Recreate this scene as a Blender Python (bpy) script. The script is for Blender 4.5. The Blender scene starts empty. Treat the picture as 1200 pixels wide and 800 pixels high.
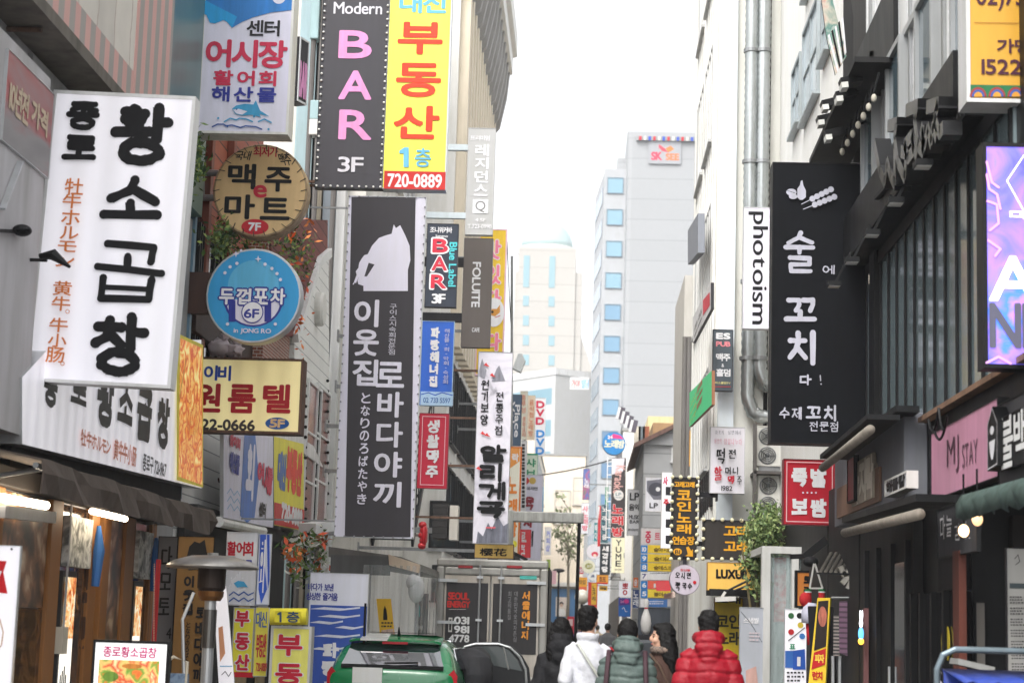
import bpy, bmesh, math, random
from mathutils import Vector, Matrix, Euler
import numpy as np
R = math.radians
sc = bpy.context.scene
col = sc.collection
# ---------------------------------------------------------------- camera
F = 2170.0
EYE = Vector((0, 0, 1.6))
CROT = Matrix.Rotation(R(2.37), 3, 'Z') @ Matrix.Rotation(R(90 + 8.67), 3, 'X') @ Matrix.Rotation(R(1.72), 3, 'Z')
cam = bpy.data.cameras.new('camera')
cam.sensor_width = 36
cam.lens = 36 * F / 1200
cam.clip_end = 3000
cam.dof.use_dof = True
cam.dof.focus_distance = 25
cam.dof.aperture_fstop = 2.8
camo = bpy.data.objects.new('camera', cam)
col.objects.link(camo)
camo.matrix_world = Matrix.Translation(EYE) @ CROT.to_4x4()
sc.camera = camo
# ---------------------------------------------------------------- light
w = bpy.data.worlds.new('World')
sc.world = w
w.use_nodes = True
nt = w.node_tree
bg = nt.nodes['Background']
sky = nt.nodes.new('ShaderNodeTexSky')
sky.sky_type = 'NISHITA'
sky.sun_disc = False
SUN_EL, SUN_AZ = 52, 205
sky.sun_elevation = R(SUN_EL)
sky.sun_rotation = R(SUN_AZ)
sky.air_density = 1.0
sky.dust_density = 3.0
hs = nt.nodes.new('ShaderNodeHueSaturation')
hs.inputs['Saturation'].default_value = 0.12
nt.links.new(sky.outputs[0], hs.inputs['Color'])
nt.links.new(hs.outputs[0], bg.inputs[0])
bg.inputs[1].default_value = 0.15
sl = bpy.data.lights.new('sun', 'SUN')
sl.energy = 0.95
sl.angle = R(25)
sl.color = (1, .96, .9)
so = bpy.data.objects.new('sun', sl)
col.objects.link(so)
sd = Vector((math.sin(R(SUN_AZ)) * math.cos(R(SUN_EL)), math.cos(R(SUN_AZ)) * math.cos(R(SUN_EL)), math.sin(R(SUN_EL))))
so.rotation_euler = (-sd).to_track_quat('-Z', 'Y').to_euler()
sc.view_settings.view_transform = 'Standard'
sc.view_settings.look = 'None'
sc.view_settings.exposure = 1.32
sc.view_settings.gamma = 1
sc.view_settings.use_curve_mapping = False
sc.cycles.max_bounces = 6
sc.cycles.volume_bounces = 1
sc.cycles.transparent_max_bounces = 12
sc.cycles.use_denoising = True

# ---------------------------------------------------------------- pixel -> world
def ray(px, py):
    return CROT @ Vector(((px - 600) / F, -(py - 400) / F, -1))
def onY(px, py, d):
    r = ray(px, py); return EYE + r * (d / r.y)
def onX(px, py, c):
    r = ray(px, py); return EYE + r * (c / r.x)
def XZ(px, py, d):
    p = onY(px, py, d); return p.x, p.z

# ---------------------------------------------------------------- materials
def lin(c):
    return tuple(((v / 255 + .055) / 1.055) ** 2.4 if v > 10 else v / 255 / 12.92 for v in c)
_m = {}
def mat(c, rough=.6, metal=0, var=.12, scale=3.0, bump=0.0, bscale=40, spec=.4, coat=0, key=''):
    """c: sRGB 0-255. Two noises vary the tone so that nothing is one flat value."""
    k = (tuple(c), rough, metal, var, scale, bump, bscale, spec, coat, key)
    if k in _m: return _m[k]
    m = bpy.data.materials.new('paint'); m.use_nodes = True
    n = m.node_tree; b = n.nodes['Principled BSDF']; L = n.links.new
    base = lin(c)
    b.inputs['Roughness'].default_value = rough
    b.inputs['Metallic'].default_value = metal
    b.inputs['Specular IOR Level'].default_value = spec
    b.inputs['Coat Weight'].default_value = coat
    b.inputs['Base Color'].default_value = (*base, 1)
    if var > 0 or bump > 0:
        tc = n.nodes.new('ShaderNodeTexCoord')
    if var > 0:
        mp = n.nodes.new('ShaderNodeMapping'); mp.inputs['Scale'].default_value = (1, 1, .35)
        L(tc.outputs['Object'], mp.inputs[0])
        nz = n.nodes.new('ShaderNodeTexNoise'); nz.inputs['Scale'].default_value = scale
        nz.inputs['Detail'].default_value = 8; nz.inputs['Roughness'].default_value = .65
        L(mp.outputs[0], nz.inputs['Vector'])
        m2 = n.nodes.new('ShaderNodeMapping'); m2.inputs['Scale'].default_value = (1, 1, .07); L(tc.outputs['Object'], m2.inputs[0])   # rain streaks
        n2 = n.nodes.new('ShaderNodeTexNoise'); n2.inputs['Scale'].default_value = scale * 3.5; n2.inputs['Detail'].default_value = 5; L(m2.outputs[0], n2.inputs['Vector'])
        mx = n.nodes.new('ShaderNodeMix'); mx.inputs[0].default_value = .42; L(nz.outputs['Fac'], mx.inputs[2]); L(n2.outputs['Fac'], mx.inputs[3])
        cr = n.nodes.new('ShaderNodeValToRGB')
        cr.color_ramp.elements[0].position = .34; cr.color_ramp.elements[1].position = .62
        cr.color_ramp.elements[0].color = (*[v * (1 - var * 1.3) * (.98 if i < 2 else .93) for i, v in enumerate(base)], 1)
        cr.color_ramp.elements[1].color = (*[min(.9, v * (1 + var * .35)) for v in base], 1)
        L(mx.outputs[0], cr.inputs[0]); L(cr.outputs[0], b.inputs['Base Color'])
        mr = n.nodes.new('ShaderNodeMapRange'); mr.inputs['To Min'].default_value = max(.03, rough - .1); mr.inputs['To Max'].default_value = min(1, rough + .12)
        L(nz.outputs['Fac'], mr.inputs['Value']); L(mr.outputs[0], b.inputs['Roughness'])
    if bump > 0:
        nb = n.nodes.new('ShaderNodeTexNoise'); nb.inputs['Scale'].default_value = bscale; nb.inputs['Detail'].default_value = 5
        L(tc.outputs['Object'], nb.inputs['Vector'])
        bp = n.nodes.new('ShaderNodeBump'); bp.inputs['Strength'].default_value = bump; bp.inputs['Distance'].default_value = .02
        L(nb.outputs['Fac'], bp.inputs['Height']); L(bp.outputs[0], b.inputs['Normal'])
    _m[k] = m
    return m
def flat(c, rough=.5): return mat(c, rough, var=.12, scale=4, spec=.25)
def litface(c, e=.25):
    """translucent face of a light box with its tubes on"""
    m = mat(c, .35, var=.05, scale=1.5, key='lit%g' % e); b = m.node_tree.nodes['Principled BSDF']
    b.inputs['Emission Color'].default_value = (*lin(c), 1); n = m.node_tree; tc = n.nodes.new('ShaderNodeTexCoord'); sp = n.nodes.new('ShaderNodeSeparateXYZ'); n.links.new(tc.outputs['Object'], sp.inputs[0])
    f = [n.nodes.new('ShaderNodeMath') for _ in range(3)]; f[0].operation = 'MULTIPLY'; f[0].inputs[1].default_value = 21; f[1].operation = 'SINE'; f[2].operation = 'MULTIPLY_ADD'; f[2].inputs[1].default_value = .16 * e; f[2].inputs[2].default_value = e
    n.links.new(sp.outputs[0], f[0].inputs[0]); n.links.new(f[0].outputs[0], f[1].inputs[0]); n.links.new(f[1].outputs[0], f[2].inputs[0]); n.links.new(f[2].outputs[0], b.inputs['Emission Strength'])
    return m
def glow(c, e):
    k = ('glow', tuple(c), e)
    if k in _m: return _m[k]
    m = bpy.data.materials.new('lit'); m.use_nodes = True; b = m.node_tree.nodes['Principled BSDF']
    b.inputs['Base Color'].default_value = (*lin(c), 1); b.inputs['Emission Color'].default_value = (*lin(c), 1)
    b.inputs['Emission Strength'].default_value = e
    _m[k] = m; return m
def glass(c=(40, 50, 55), rough=.05, ior=1.5):
    """window pane seen from a bright street: dark glossy"""
    k = ('glass', tuple(c), rough, ior)
    if k in _m: return _m[k]
    m = bpy.data.materials.new('glazing'); m.use_nodes = True; n = m.node_tree; b = n.nodes['Principled BSDF']
    b.inputs['Base Color'].default_value = (*lin(c), 1); b.inputs['Roughness'].default_value = rough
    b.inputs['Specular IOR Level'].default_value = .8; b.inputs['IOR'].default_value = ior
    tc = n.nodes.new('ShaderNodeTexCoord'); nz = n.nodes.new('ShaderNodeTexNoise'); nz.inputs['Scale'].default_value = .7
    bp = n.nodes.new('ShaderNodeBump'); bp.inputs['Strength'].default_value = .06
    n.links.new(tc.outputs['Object'], nz.inputs['Vector']); n.links.new(nz.outputs['Fac'], bp.inputs['Height']); n.links.new(bp.outputs[0], b.inputs['Normal'])
    _m[k] = m; return m
def clearfilm(c=(225, 228, 230), a=.35, rough=.15):
    k = ('film', tuple(c), a)
    if k in _m: return _m[k]
    m = bpy.data.materials.new('clear_film'); m.use_nodes = True; n = m.node_tree; b = n.nodes['Principled BSDF']
    b.inputs['Base Color'].default_value = (*lin(c), 1); b.inputs['Roughness'].default_value = rough; b.inputs['Alpha'].default_value = a
    tc = n.nodes.new('ShaderNodeTexCoord'); nz = n.nodes.new('ShaderNodeTexNoise'); nz.inputs['Scale'].default_value = 4
    mp = n.nodes.new('ShaderNodeMapping'); mp.inputs['Scale'].default_value = (3, 3, .4)
    bp = n.nodes.new('ShaderNodeBump'); bp.inputs['Strength'].default_value = .8; bp.inputs['Distance'].default_value = .05
    n.links.new(tc.outputs['Object'], mp.inputs[0]); n.links.new(mp.outputs[0], nz.inputs['Vector'])
    n.links.new(nz.outputs['Fac'], bp.inputs['Height']); n.links.new(bp.outputs[0], b.inputs['Normal'])
    _m[k] = m; return m
def blotch(cols, scale=5, rough=.5, emit=0, kind='noise', stretch=(1, 1, 1), detail=6):
    """printed picture / mixed matter: noise through a many-stop ramp"""
    k = ('blotch', tuple(map(tuple, cols)), scale, rough, emit, kind, stretch)
    if k in _m: return _m[k]
    m = bpy.data.materials.new('print'); m.use_nodes = True; n = m.node_tree; b = n.nodes['Principled BSDF']; L = n.links.new
    tc = n.nodes.new('ShaderNodeTexCoord'); mp = n.nodes.new('ShaderNodeMapping'); mp.inputs['Scale'].default_value = stretch
    L(tc.outputs['Object'], mp.inputs[0])
    nz = n.nodes.new('ShaderNodeTexNoise'); nz.inputs['Scale'].default_value = scale; nz.inputs['Detail'].default_value = detail; nz.inputs['Distortion'].default_value = 1.2
    L(mp.outputs[0], nz.inputs['Vector']); out = nz.outputs['Fac']
    if kind == 'cells':
        vo = n.nodes.new('ShaderNodeTexVoronoi'); vo.inputs['Scale'].default_value = scale
        L(mp.outputs[0], vo.inputs['Vector'])
        mx = n.nodes.new('ShaderNodeMath'); mx.operation = 'MULTIPLY_ADD'; mx.inputs[1].default_value = .5
        L(vo.outputs['Distance'], mx.inputs[0])
        m2 = n.nodes.new('ShaderNodeMath'); m2.operation = 'MULTIPLY'; m2.inputs[1].default_value = .6
        L(nz.outputs['Fac'], m2.inputs[0]); L(m2.outputs[0], mx.inputs[2]); out = mx.outputs[0]
    cr = n.nodes.new('ShaderNodeValToRGB'); e = cr.color_ramp.elements
    while len(e) < len(cols): e.new(.5)
    for i, c in enumerate(cols):
        e[i].position = .25 + .5 * i / (len(cols) - 1); e[i].color = (*lin(c), 1)
    L(out, cr.inputs[0]); L(cr.outputs[0], b.inputs['Base Color']); b.inputs['Roughness'].default_value = rough
    if emit: L(cr.outputs[0], b.inputs['Emission Color']); b.inputs['Emission Strength'].default_value = emit
    _m[k] = m; return m
def lined(c1, c2, step, axis=2, width=.12, rough=.7, bump=.5, jitter=.02, var=.12):
    """a surface with joints every `step` metres along axis (boards, panels, shingles)"""
    k = ('lined', tuple(c1), tuple(c2), step, axis, width, var)
    if k in _m: return _m[k]
    m = bpy.data.materials.new('boards'); m.use_nodes = True; n = m.node_tree; b = n.nodes['Principled BSDF']; L = n.links.new
    tc = n.nodes.new('ShaderNodeTexCoord'); sp = n.nodes.new('ShaderNodeSeparateXYZ'); L(tc.outputs['Object'], sp.inputs[0])
    nz = n.nodes.new('ShaderNodeTexNoise'); nz.inputs['Scale'].default_value = 2.5; nz.inputs['Detail'].default_value = 8; L(tc.outputs['Object'], nz.inputs['Vector'])
    src = sp.outputs[axis] if axis < 3 else None
    if axis == 3:   # along x+y
        ad = n.nodes.new('ShaderNodeMath'); L(sp.outputs[0], ad.inputs[0]); L(sp.outputs[1], ad.inputs[1]); src = ad.outputs[0]
    dv = n.nodes.new('ShaderNodeMath'); dv.operation = 'DIVIDE'; dv.inputs[1].default_value = step; L(src, dv.inputs[0])
    ja = n.nodes.new('ShaderNodeMath'); ja.operation = 'MULTIPLY_ADD'; ja.inputs[1].default_value = jitter; L(nz.outputs['Fac'], ja.inputs[0]); L(dv.outputs[0], ja.inputs[2])
    fr = n.nodes.new('ShaderNodeMath'); fr.operation = 'FRACT'; L(ja.outputs[0], fr.inputs[0])
    lt = n.nodes.new('ShaderNodeMath'); lt.operation = 'LESS_THAN'; lt.inputs[1].default_value = width; L(fr.outputs[0], lt.inputs[0])
    fl = n.nodes.new('ShaderNodeMath'); fl.operation = 'FLOOR'; L(ja.outputs[0], fl.inputs[0])
    wn = n.nodes.new('ShaderNodeTexWhiteNoise'); wn.noise_dimensions = '1D'; L(fl.outputs[0], wn.inputs['W'])
    ad2 = n.nodes.new('ShaderNodeMath'); ad2.operation = 'MULTIPLY_ADD'; ad2.inputs[1].default_value = .5; L(wn.outputs[0], ad2.inputs[0]); L(nz.outputs['Fac'], ad2.inputs[2])
    cr = n.nodes.new('ShaderNodeValToRGB'); cr.color_ramp.elements[0].position = .35; cr.color_ramp.elements[1].position = 1
    base = lin(c1); cr.color_ramp.elements[0].color = (*[v * (1 - var) for v in base], 1); cr.color_ramp.elements[1].color = (*[min(.9, v * (1 + var)) for v in base], 1)
    L(ad2.outputs[0], cr.inputs[0])
    mx = n.nodes.new('ShaderNodeMix'); mx.data_type = 'RGBA'; L(lt.outputs[0], mx.inputs[0]); L(cr.outputs[0], mx.inputs[6]); mx.inputs[7].default_value = (*lin(c2), 1)
    L(mx.outputs[2], b.inputs['Base Color']); b.inputs['Roughness'].default_value = rough
    bp = n.nodes.new('ShaderNodeBump'); bp.inputs['Strength'].default_value = bump; bp.inputs['Distance'].default_value = .02; bp.invert = True
    L(lt.outputs[0], bp.inputs['Height']); L(bp.outputs[0], b.inputs['Normal'])
    _m[k] = m; return m
def brick(c1, c2, mortar, scale=4.0):
    m = bpy.data.materials.new('brickwork'); m.use_nodes = True; n = m.node_tree; b = n.nodes['Principled BSDF']; L = n.links.new
    tc = n.nodes.new('ShaderNodeTexCoord'); sp = n.nodes.new('ShaderNodeSeparateXYZ'); cb = n.nodes.new('ShaderNodeCombineXYZ'); ad = n.nodes.new('ShaderNodeMath')
    L(tc.outputs['Object'], sp.inputs[0]); L(sp.outputs[0], ad.inputs[0]); L(sp.outputs[1], ad.inputs[1]); L(ad.outputs[0], cb.inputs[0]); L(sp.outputs[2], cb.inputs[1])
    br = n.nodes.new('ShaderNodeTexBrick'); L(cb.outputs[0], br.inputs['Vector']); br.inputs['Scale'].default_value = scale
    br.inputs['Color1'].default_value = (*lin(c1), 1); br.inputs['Color2'].default_value = (*lin(c2), 1); br.inputs['Mortar'].default_value = (*lin(mortar), 1)
    br.inputs['Mortar Size'].default_value = .03
    L(br.outputs['Color'], b.inputs['Base Color']); b.inputs['Roughness'].default_value = .85
    bp = n.nodes.new('ShaderNodeBump'); bp.inputs['Strength'].default_value = .5; bp.invert = True; L(br.outputs['Fac'], bp.inputs['Height']); L(bp.outputs[0], b.inputs['Normal'])
    return m

WHITE = mat((232, 231, 235), .45, var=.09); LAV = mat((222, 219, 236), .45, var=.09, bump=.06, bscale=2.5); BLACK = flat((11, 11, 13)); INK = flat((13, 13, 17))
CHAR = flat((38, 37, 42)); RED = flat((200, 32, 48)); ORANGE = flat((222, 120, 50)); BLUE = flat((40, 80, 190)); YEL = flat((246, 232, 70)); PINK = flat((226, 150, 200))
STEEL = mat((150, 152, 154), .4, .7, var=.2); DKSTEEL = mat((40, 42, 46), .5, .4, var=.2); ALU = mat((200, 202, 205), .35, .6, var=.12); RUST = mat((110, 84, 70), .8, .2, var=.4, scale=8)
DARK = mat((13, 13, 14), .7, var=.3, spec=.2); PALE = mat((214, 212, 208), .6, var=.12)

# ---------------------------------------------------------------- mesh building
class B:
    def __init__(s): s.v = []; s.f = []; s.m = []; s.mats = []
    def mi(s, m):
        if m not in s.mats: s.mats.append(m)
        return s.mats.index(m)
    def add(s, vs, fs, m):
        o = len(s.v); s.v += [tuple(v) for v in vs]; i = s.mi(m)
        for f in fs: s.f.append([o + k for k in f]); s.m.append(i)
        return s
    def box(s, x0, x1, y0, y1, z0, z1, m):
        x0, x1 = sorted((x0, x1)); y0, y1 = sorted((y0, y1)); z0, z1 = sorted((z0, z1))
        vs = [(x, y, z) for z in (z0, z1) for y in (y0, y1) for x in (x0, x1)]
        return s.add(vs, [(0, 2, 3, 1), (4, 5, 7, 6), (0, 1, 5, 4), (2, 6, 7, 3), (0, 4, 6, 2), (1, 3, 7, 5)], m)
    def obox(s, a, b, w, h, m):
        """bar from a to b, w sideways, h up"""
        a = Vector(a); b = Vector(b); d = (b - a).normalized(); up = Vector((0, 0, 1)) if abs(d.z) < .95 else Vector((0, 1, 0))
        r = d.cross(up).normalized() * w / 2; u = r.cross(d).normalized() * h / 2
        vs = [p + i * r + j * u for p in (a, b) for i, j in ((-1, -1), (1, -1), (1, 1), (-1, 1))]
        return s.add(vs, [(3, 2, 1, 0), (4, 5, 6, 7), (0, 1, 5, 4), (1, 2, 6, 5), (2, 3, 7, 6), (3, 0, 4, 7)], m)
    def tube(s, path, r, m, n=10, cap=True, sq=1.0):
        """r: one radius or one per point (or (rx, ry) pairs: rx sideways)"""
        P = [Vector(p) for p in path]; k = len(P)
        rs = r if isinstance(r, (list, tuple)) else [r] * k
        vs = []; fs = []; prev = None
        for i, p in enumerate(P):
            t = (P[min(i + 1, k - 1)] - P[max(i - 1, 0)]).normalized()
            if prev is None:
                ref = Vector((0, 1, 0)) if abs(t.z) > .7 else Vector((0, 0, 1))
                a = t.cross(ref).normalized()
            else:
                a = (prev - t * prev.dot(t)).normalized()
            prev = a; b = t.cross(a)
            rx, ry = rs[i] if isinstance(rs[i], (list, tuple)) else (rs[i], rs[i])
            for j in range(n):
                q = 2 * math.pi * j / n
                vs.append(p + a * math.cos(q) * rx + b * math.sin(q) * ry)
        for i in range(k - 1):
            for j in range(n):
                fs.append((i * n + j, i * n + (j + 1) % n, (i + 1) * n + (j + 1) % n, (i + 1) * n + j))
        if cap: fs += [tuple(range(n))[::-1], tuple((k - 1) * n + j for j in range(n))]
        return s.add(vs, fs, m)
    def lathe(s, prof, m, c=(0, 0, 0), n=24, ax='z'):
        vs = []; fs = []; k = len(prof)
        for r, h in prof:
            for j in range(n):
                q = 2 * math.pi * j / n; a, b = r * math.cos(q), r * math.sin(q)
                vs.append((c[0] + a, c[1] + b, c[2] + h) if ax == 'z' else ((c[0] + a, c[1] + h, c[2] + b) if ax == 'y' else (c[0] + h, c[1] + a, c[2] + b)))
        for i in range(k - 1):
            for j in range(n):
                fs.append((i * n + j, i * n + (j + 1) % n, (i + 1) * n + (j + 1) % n, (i + 1) * n + j))
        fs += [tuple(range(n))[::-1], tuple((k - 1) * n + j for j in range(n))]
        return s.add(vs, fs, m)
    def ell(s, c, r, m, n=16, k=10):
        vs = []; fs = []
        for i in range(k + 1):
            t = math.pi * i / k
            for j in range(n):
                q = 2 * math.pi * j / n
                vs.append((c[0] + r[0] * math.sin(t) * math.cos(q), c[1] + r[1] * math.sin(t) * math.sin(q), c[2] - r[2] * math.cos(t)))
        for i in range(k):
            for j in range(n):
                fs.append((i * n + j, i * n + (j + 1) % n, (i + 1) * n + (j + 1) % n, (i + 1) * n + j))
        return s.add(vs, fs, m)
    def prism(s, pts, d, m, m2=None):
        """polygon pts (3D) extruded by vector d"""
        d = Vector(d); k = len(pts); P = [Vector(p) for p in pts]
        s.add(P, [tuple(range(k))], m); s.add([p + d for p in P], [tuple(range(k))[::-1]], m2 or m)
        return s.add(P + [p + d for p in P], [(i, (i + 1) % k, k + (i + 1) % k, k + i) for i in range(k)], m2 or m)
    def build(s, name, parent=None, world=False, smooth=False, bevel=0, loc=None):
        vs = s.v
        if world:
            L = (parent.location if parent is not None else Vector(loc or (0, 0, 0)))
            vs = [(v[0] - L.x, v[1] - L.y, v[2] - L.z) for v in vs] if hasattr(L, 'x') else vs
        me = bpy.data.meshes.new(name); me.from_pydata(vs, [], s.f)
        for m in s.mats: me.materials.append(m)
        me.polygons.foreach_set('material_index', s.m)
        if smooth: me.polygons.foreach_set('use_smooth', [True] * len(s.f))
        me.update()
        o = bpy.data.objects.new(name, me); col.objects.link(o)
        if parent is not None: o.parent = parent
        if loc is not None: o.location = loc
        bm = bmesh.new(); bm.from_mesh(me); bmesh.ops.recalc_face_normals(bm, faces=bm.faces); bm.to_mesh(me); bm.free()
        if bevel:
            bv = o.modifiers.new('bevel', 'BEVEL'); bv.width = bevel; bv.segments = 2; bv.limit_method = 'ANGLE'
        return o
def tag(o, label, cat, group=None):
    o['label'] = label; o['category'] = cat
    if group: o['group'] = group
    return o
def thing(name, label, cat, loc=(0, 0, 0), rot=0, group=None):
    o = bpy.data.objects.new(name, None); col.objects.link(o); o.empty_display_size = .1
    o.location = loc; o.rotation_euler = (0, 0, rot)
    return tag(o, label, cat, group)

# ---------------------------------------------------------------- lettering
_fc = bpy.data.curves.new('glyph_source', 'FONT'); _fc.resolution_u = 4; _fo = bpy.data.objects.new('glyph_source', _fc)
_gl = {}
def glyph(ch):
    if ch not in _gl:
        _fc.body = ch
        me = bpy.data.meshes.new_from_object(_fo)
        v = [(a.co.x, a.co.y) for a in me.vertices]; f = [tuple(p.vertices) for p in me.polygons]
        bpy.data.meshes.remove(me); _gl[ch] = (v, f)
    return _gl[ch]
JC = {
 'ㄱ': [[(0, .1), (.95, .1), (.9, .5), (.7, 1)]], 'ㄴ': [[(.08, 0), (.08, .9), (1, .85)]], 'ㄷ': [[(.95, .08), (.08, .08), (.08, .92), (1, .9)]],
 'ㄹ': [[(.02, .05), (.95, .05), (.95, .48), (.06, .5), (.06, .95), (1, .92)]], 'ㅁ': [[(.05, .05), (.95, .05), (.93, .95), (.07, .95), (.05, .05)]],
 'ㅂ': [[(.05, -.08), (.07, 1), (.93, 1), (.95, -.08)], [(.07, .4), (.93, .4)]], 'ㅅ': [[(.52, 0), (.42, .5), (0, 1)], [(.45, .42), (1, 1)]],
 'ㅇ': ['o'], 'ㅈ': [[(.05, .08), (.95, .08)], [(.52, .1), (.42, .55), (0, 1)], [(.47, .5), (1, 1)]],
 'ㅊ': [[(.5, -.12), (.52, .06)], [(.05, .22), (.95, .22)], [(.52, .25), (.42, .6), (0, 1)], [(.47, .55), (1, 1)]],
 'ㅋ': [[(0, .1), (.95, .1), (.88, .5), (.6, 1)], [(.05, .5), (.88, .48)]], 'ㅌ': [[(.95, .05), (.08, .05), (.08, .95), (1, .93)], [(.08, .5), (.9, .5)]],
 'ㅍ': [[(0, .08), (1, .08)], [(0, .95), (1, .92)], [(.3, .1), (.32, .92)], [(.7, .1), (.68, .92)]], 'ㅎ': [[(.48, -.1), (.55, .04)], [(.02, .22), (.98, .2)], 'h'],
}
JV = {  # (kind, strokes): r = beside, b = beneath
 'ㅏ': ('r', [[(.3, -.05), (.3, 1.05)], [(.3, .45), (1, .43)]]), 'ㅑ': ('r', [[(.3, -.05), (.3, 1.05)], [(.3, .32), (1, .3)], [(.3, .62), (1, .6)]]),
 'ㅓ': ('r', [[(.75, -.05), (.75, 1.05)], [(0, .48), (.75, .45)]]), 'ㅕ': ('r', [[(.75, -.05), (.75, 1.05)], [(0, .32), (.75, .3)], [(0, .62), (.75, .6)]]),
 'ㅣ': ('r', [[(.5, -.05), (.5, 1.05)]]), 'ㅐ': ('r', [[(.2, 0), (.2, 1)], [(.85, -.05), (.85, 1.05)], [(.2, .5), (.85, .5)]]), 'ㅔ': ('r', [[(.5, 0), (.5, 1)], [(1, -.05), (1, 1.05)], [(0, .5), (.5, .48)]]),
 'ㅗ': ('b', [[(.5, 0), (.5, .6)], [(0, .65), (1, .6)]]), 'ㅛ': ('b', [[(.33, 0), (.33, .6)], [(.67, 0), (.67, .6)], [(0, .65), (1, .62)]]),
 'ㅜ': ('b', [[(0, .25), (1, .2)], [(.5, .25), (.5, 1)]]), 'ㅠ': ('b', [[(0, .25), (1, .2)], [(.33, .25), (.3, 1)], [(.67, .25), (.67, 1)]]), 'ㅡ': ('b', [[(0, .5), (1, .45)]]),
}
LS = ['ㄱ', 'ㄱㄱ', 'ㄴ', 'ㄷ', 'ㄷㄷ', 'ㄹ', 'ㅁ', 'ㅂ', 'ㅂㅂ', 'ㅅ', 'ㅅㅅ', 'ㅇ', 'ㅈ', 'ㅈㅈ', 'ㅊ', 'ㅋ', 'ㅌ', 'ㅍ', 'ㅎ']
VS = ['ㅏ', 'ㅐ', 'ㅑ', 'ㅒ', 'ㅓ', 'ㅔ', 'ㅕ', 'ㅖ', 'ㅗ', 'ㅗㅏ', 'ㅗㅐ', 'ㅗㅣ', 'ㅛ', 'ㅜ', 'ㅜㅓ', 'ㅜㅔ', 'ㅜㅣ', 'ㅠ', 'ㅡ', 'ㅡㅣ', 'ㅣ']
TS = ['', 'ㄱ', 'ㄱㄱ', 'ㄱㅅ', 'ㄴ', 'ㄴㅈ', 'ㄴㅎ', 'ㄷ', 'ㄹ', 'ㄹㄱ', 'ㄹㅁ', 'ㄹㅂ', 'ㄹㅅ', 'ㄹㅌ', 'ㄹㅍ', 'ㄹㅎ', 'ㅁ', 'ㅂ', 'ㅂㅅ', 'ㅅ', 'ㅅㅅ', 'ㅇ', 'ㅈ', 'ㅊ', 'ㅋ', 'ㅌ', 'ㅍ', 'ㅎ']
def put(strokes, x0, y0, x1, y1):
    out = []
    for s in strokes:
        if s == 'o' or s == 'h':
            a, b = (0, 1) if s == 'o' else (.38, 1.0)
            cx, cy, rx, ry = .5, (a + b) / 2, .47 if s == 'o' else .4, (b - a) / 2
            s = [(cx + rx * math.sin(2 * math.pi * i / 10), cy - ry * math.cos(2 * math.pi * i / 10)) for i in range(11)]
        out.append([(x0 + (x1 - x0) * x, y0 + (y1 - y0) * y) for x, y in s])
    return out
def cons(t, x0, y0, x1, y1):
    if len(t) == 1: return put(JC[t], x0, y0, x1, y1)
    m = (x0 + x1) / 2; g = (x1 - x0) * .06
    return put(JC[t[0]], x0, y0, m - g, y1) + put(JC[t[1]], m + g, y0, x1, y1)
def hangul(ch):
    i = ord(ch) - 0xAC00
    if not 0 <= i < 11172: return None
    l, v, t = LS[i // 588], VS[(i % 588) // 28], TS[i % 28]
    if v == 'ㅖ': v = 'ㅔ'
    bot = .55 if t else 1.0
    out = []
    has_r = JV[v[-1]][0] == 'r'; has_b = JV[v[0]][0] == 'b'
    cw = (.58 if has_r else .86); cx0 = .04 if has_r else .1
    if has_b:
        ch_ = bot * (.52 if t else .5)
        out += cons(l, cx0 + .08 * has_r, .04, cx0 + cw - .1 * has_r, ch_)
        out += put(JV[v[0]][1], 0 if not has_r else -.02, ch_ + .06, 1 if not has_r else cw + .04, bot - .02)
        if has_r: out += put(JV[v[-1]][1], .7, 0, 1, bot)
    else:
        out += cons(l, cx0, .08, cx0 + cw - .06, bot - .06 if t else .86)
        out += put(JV[v][1], .62, 0, 1, bot)
    if t: out += cons(t, .14, .64, .9, 1.0)
    return out

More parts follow.
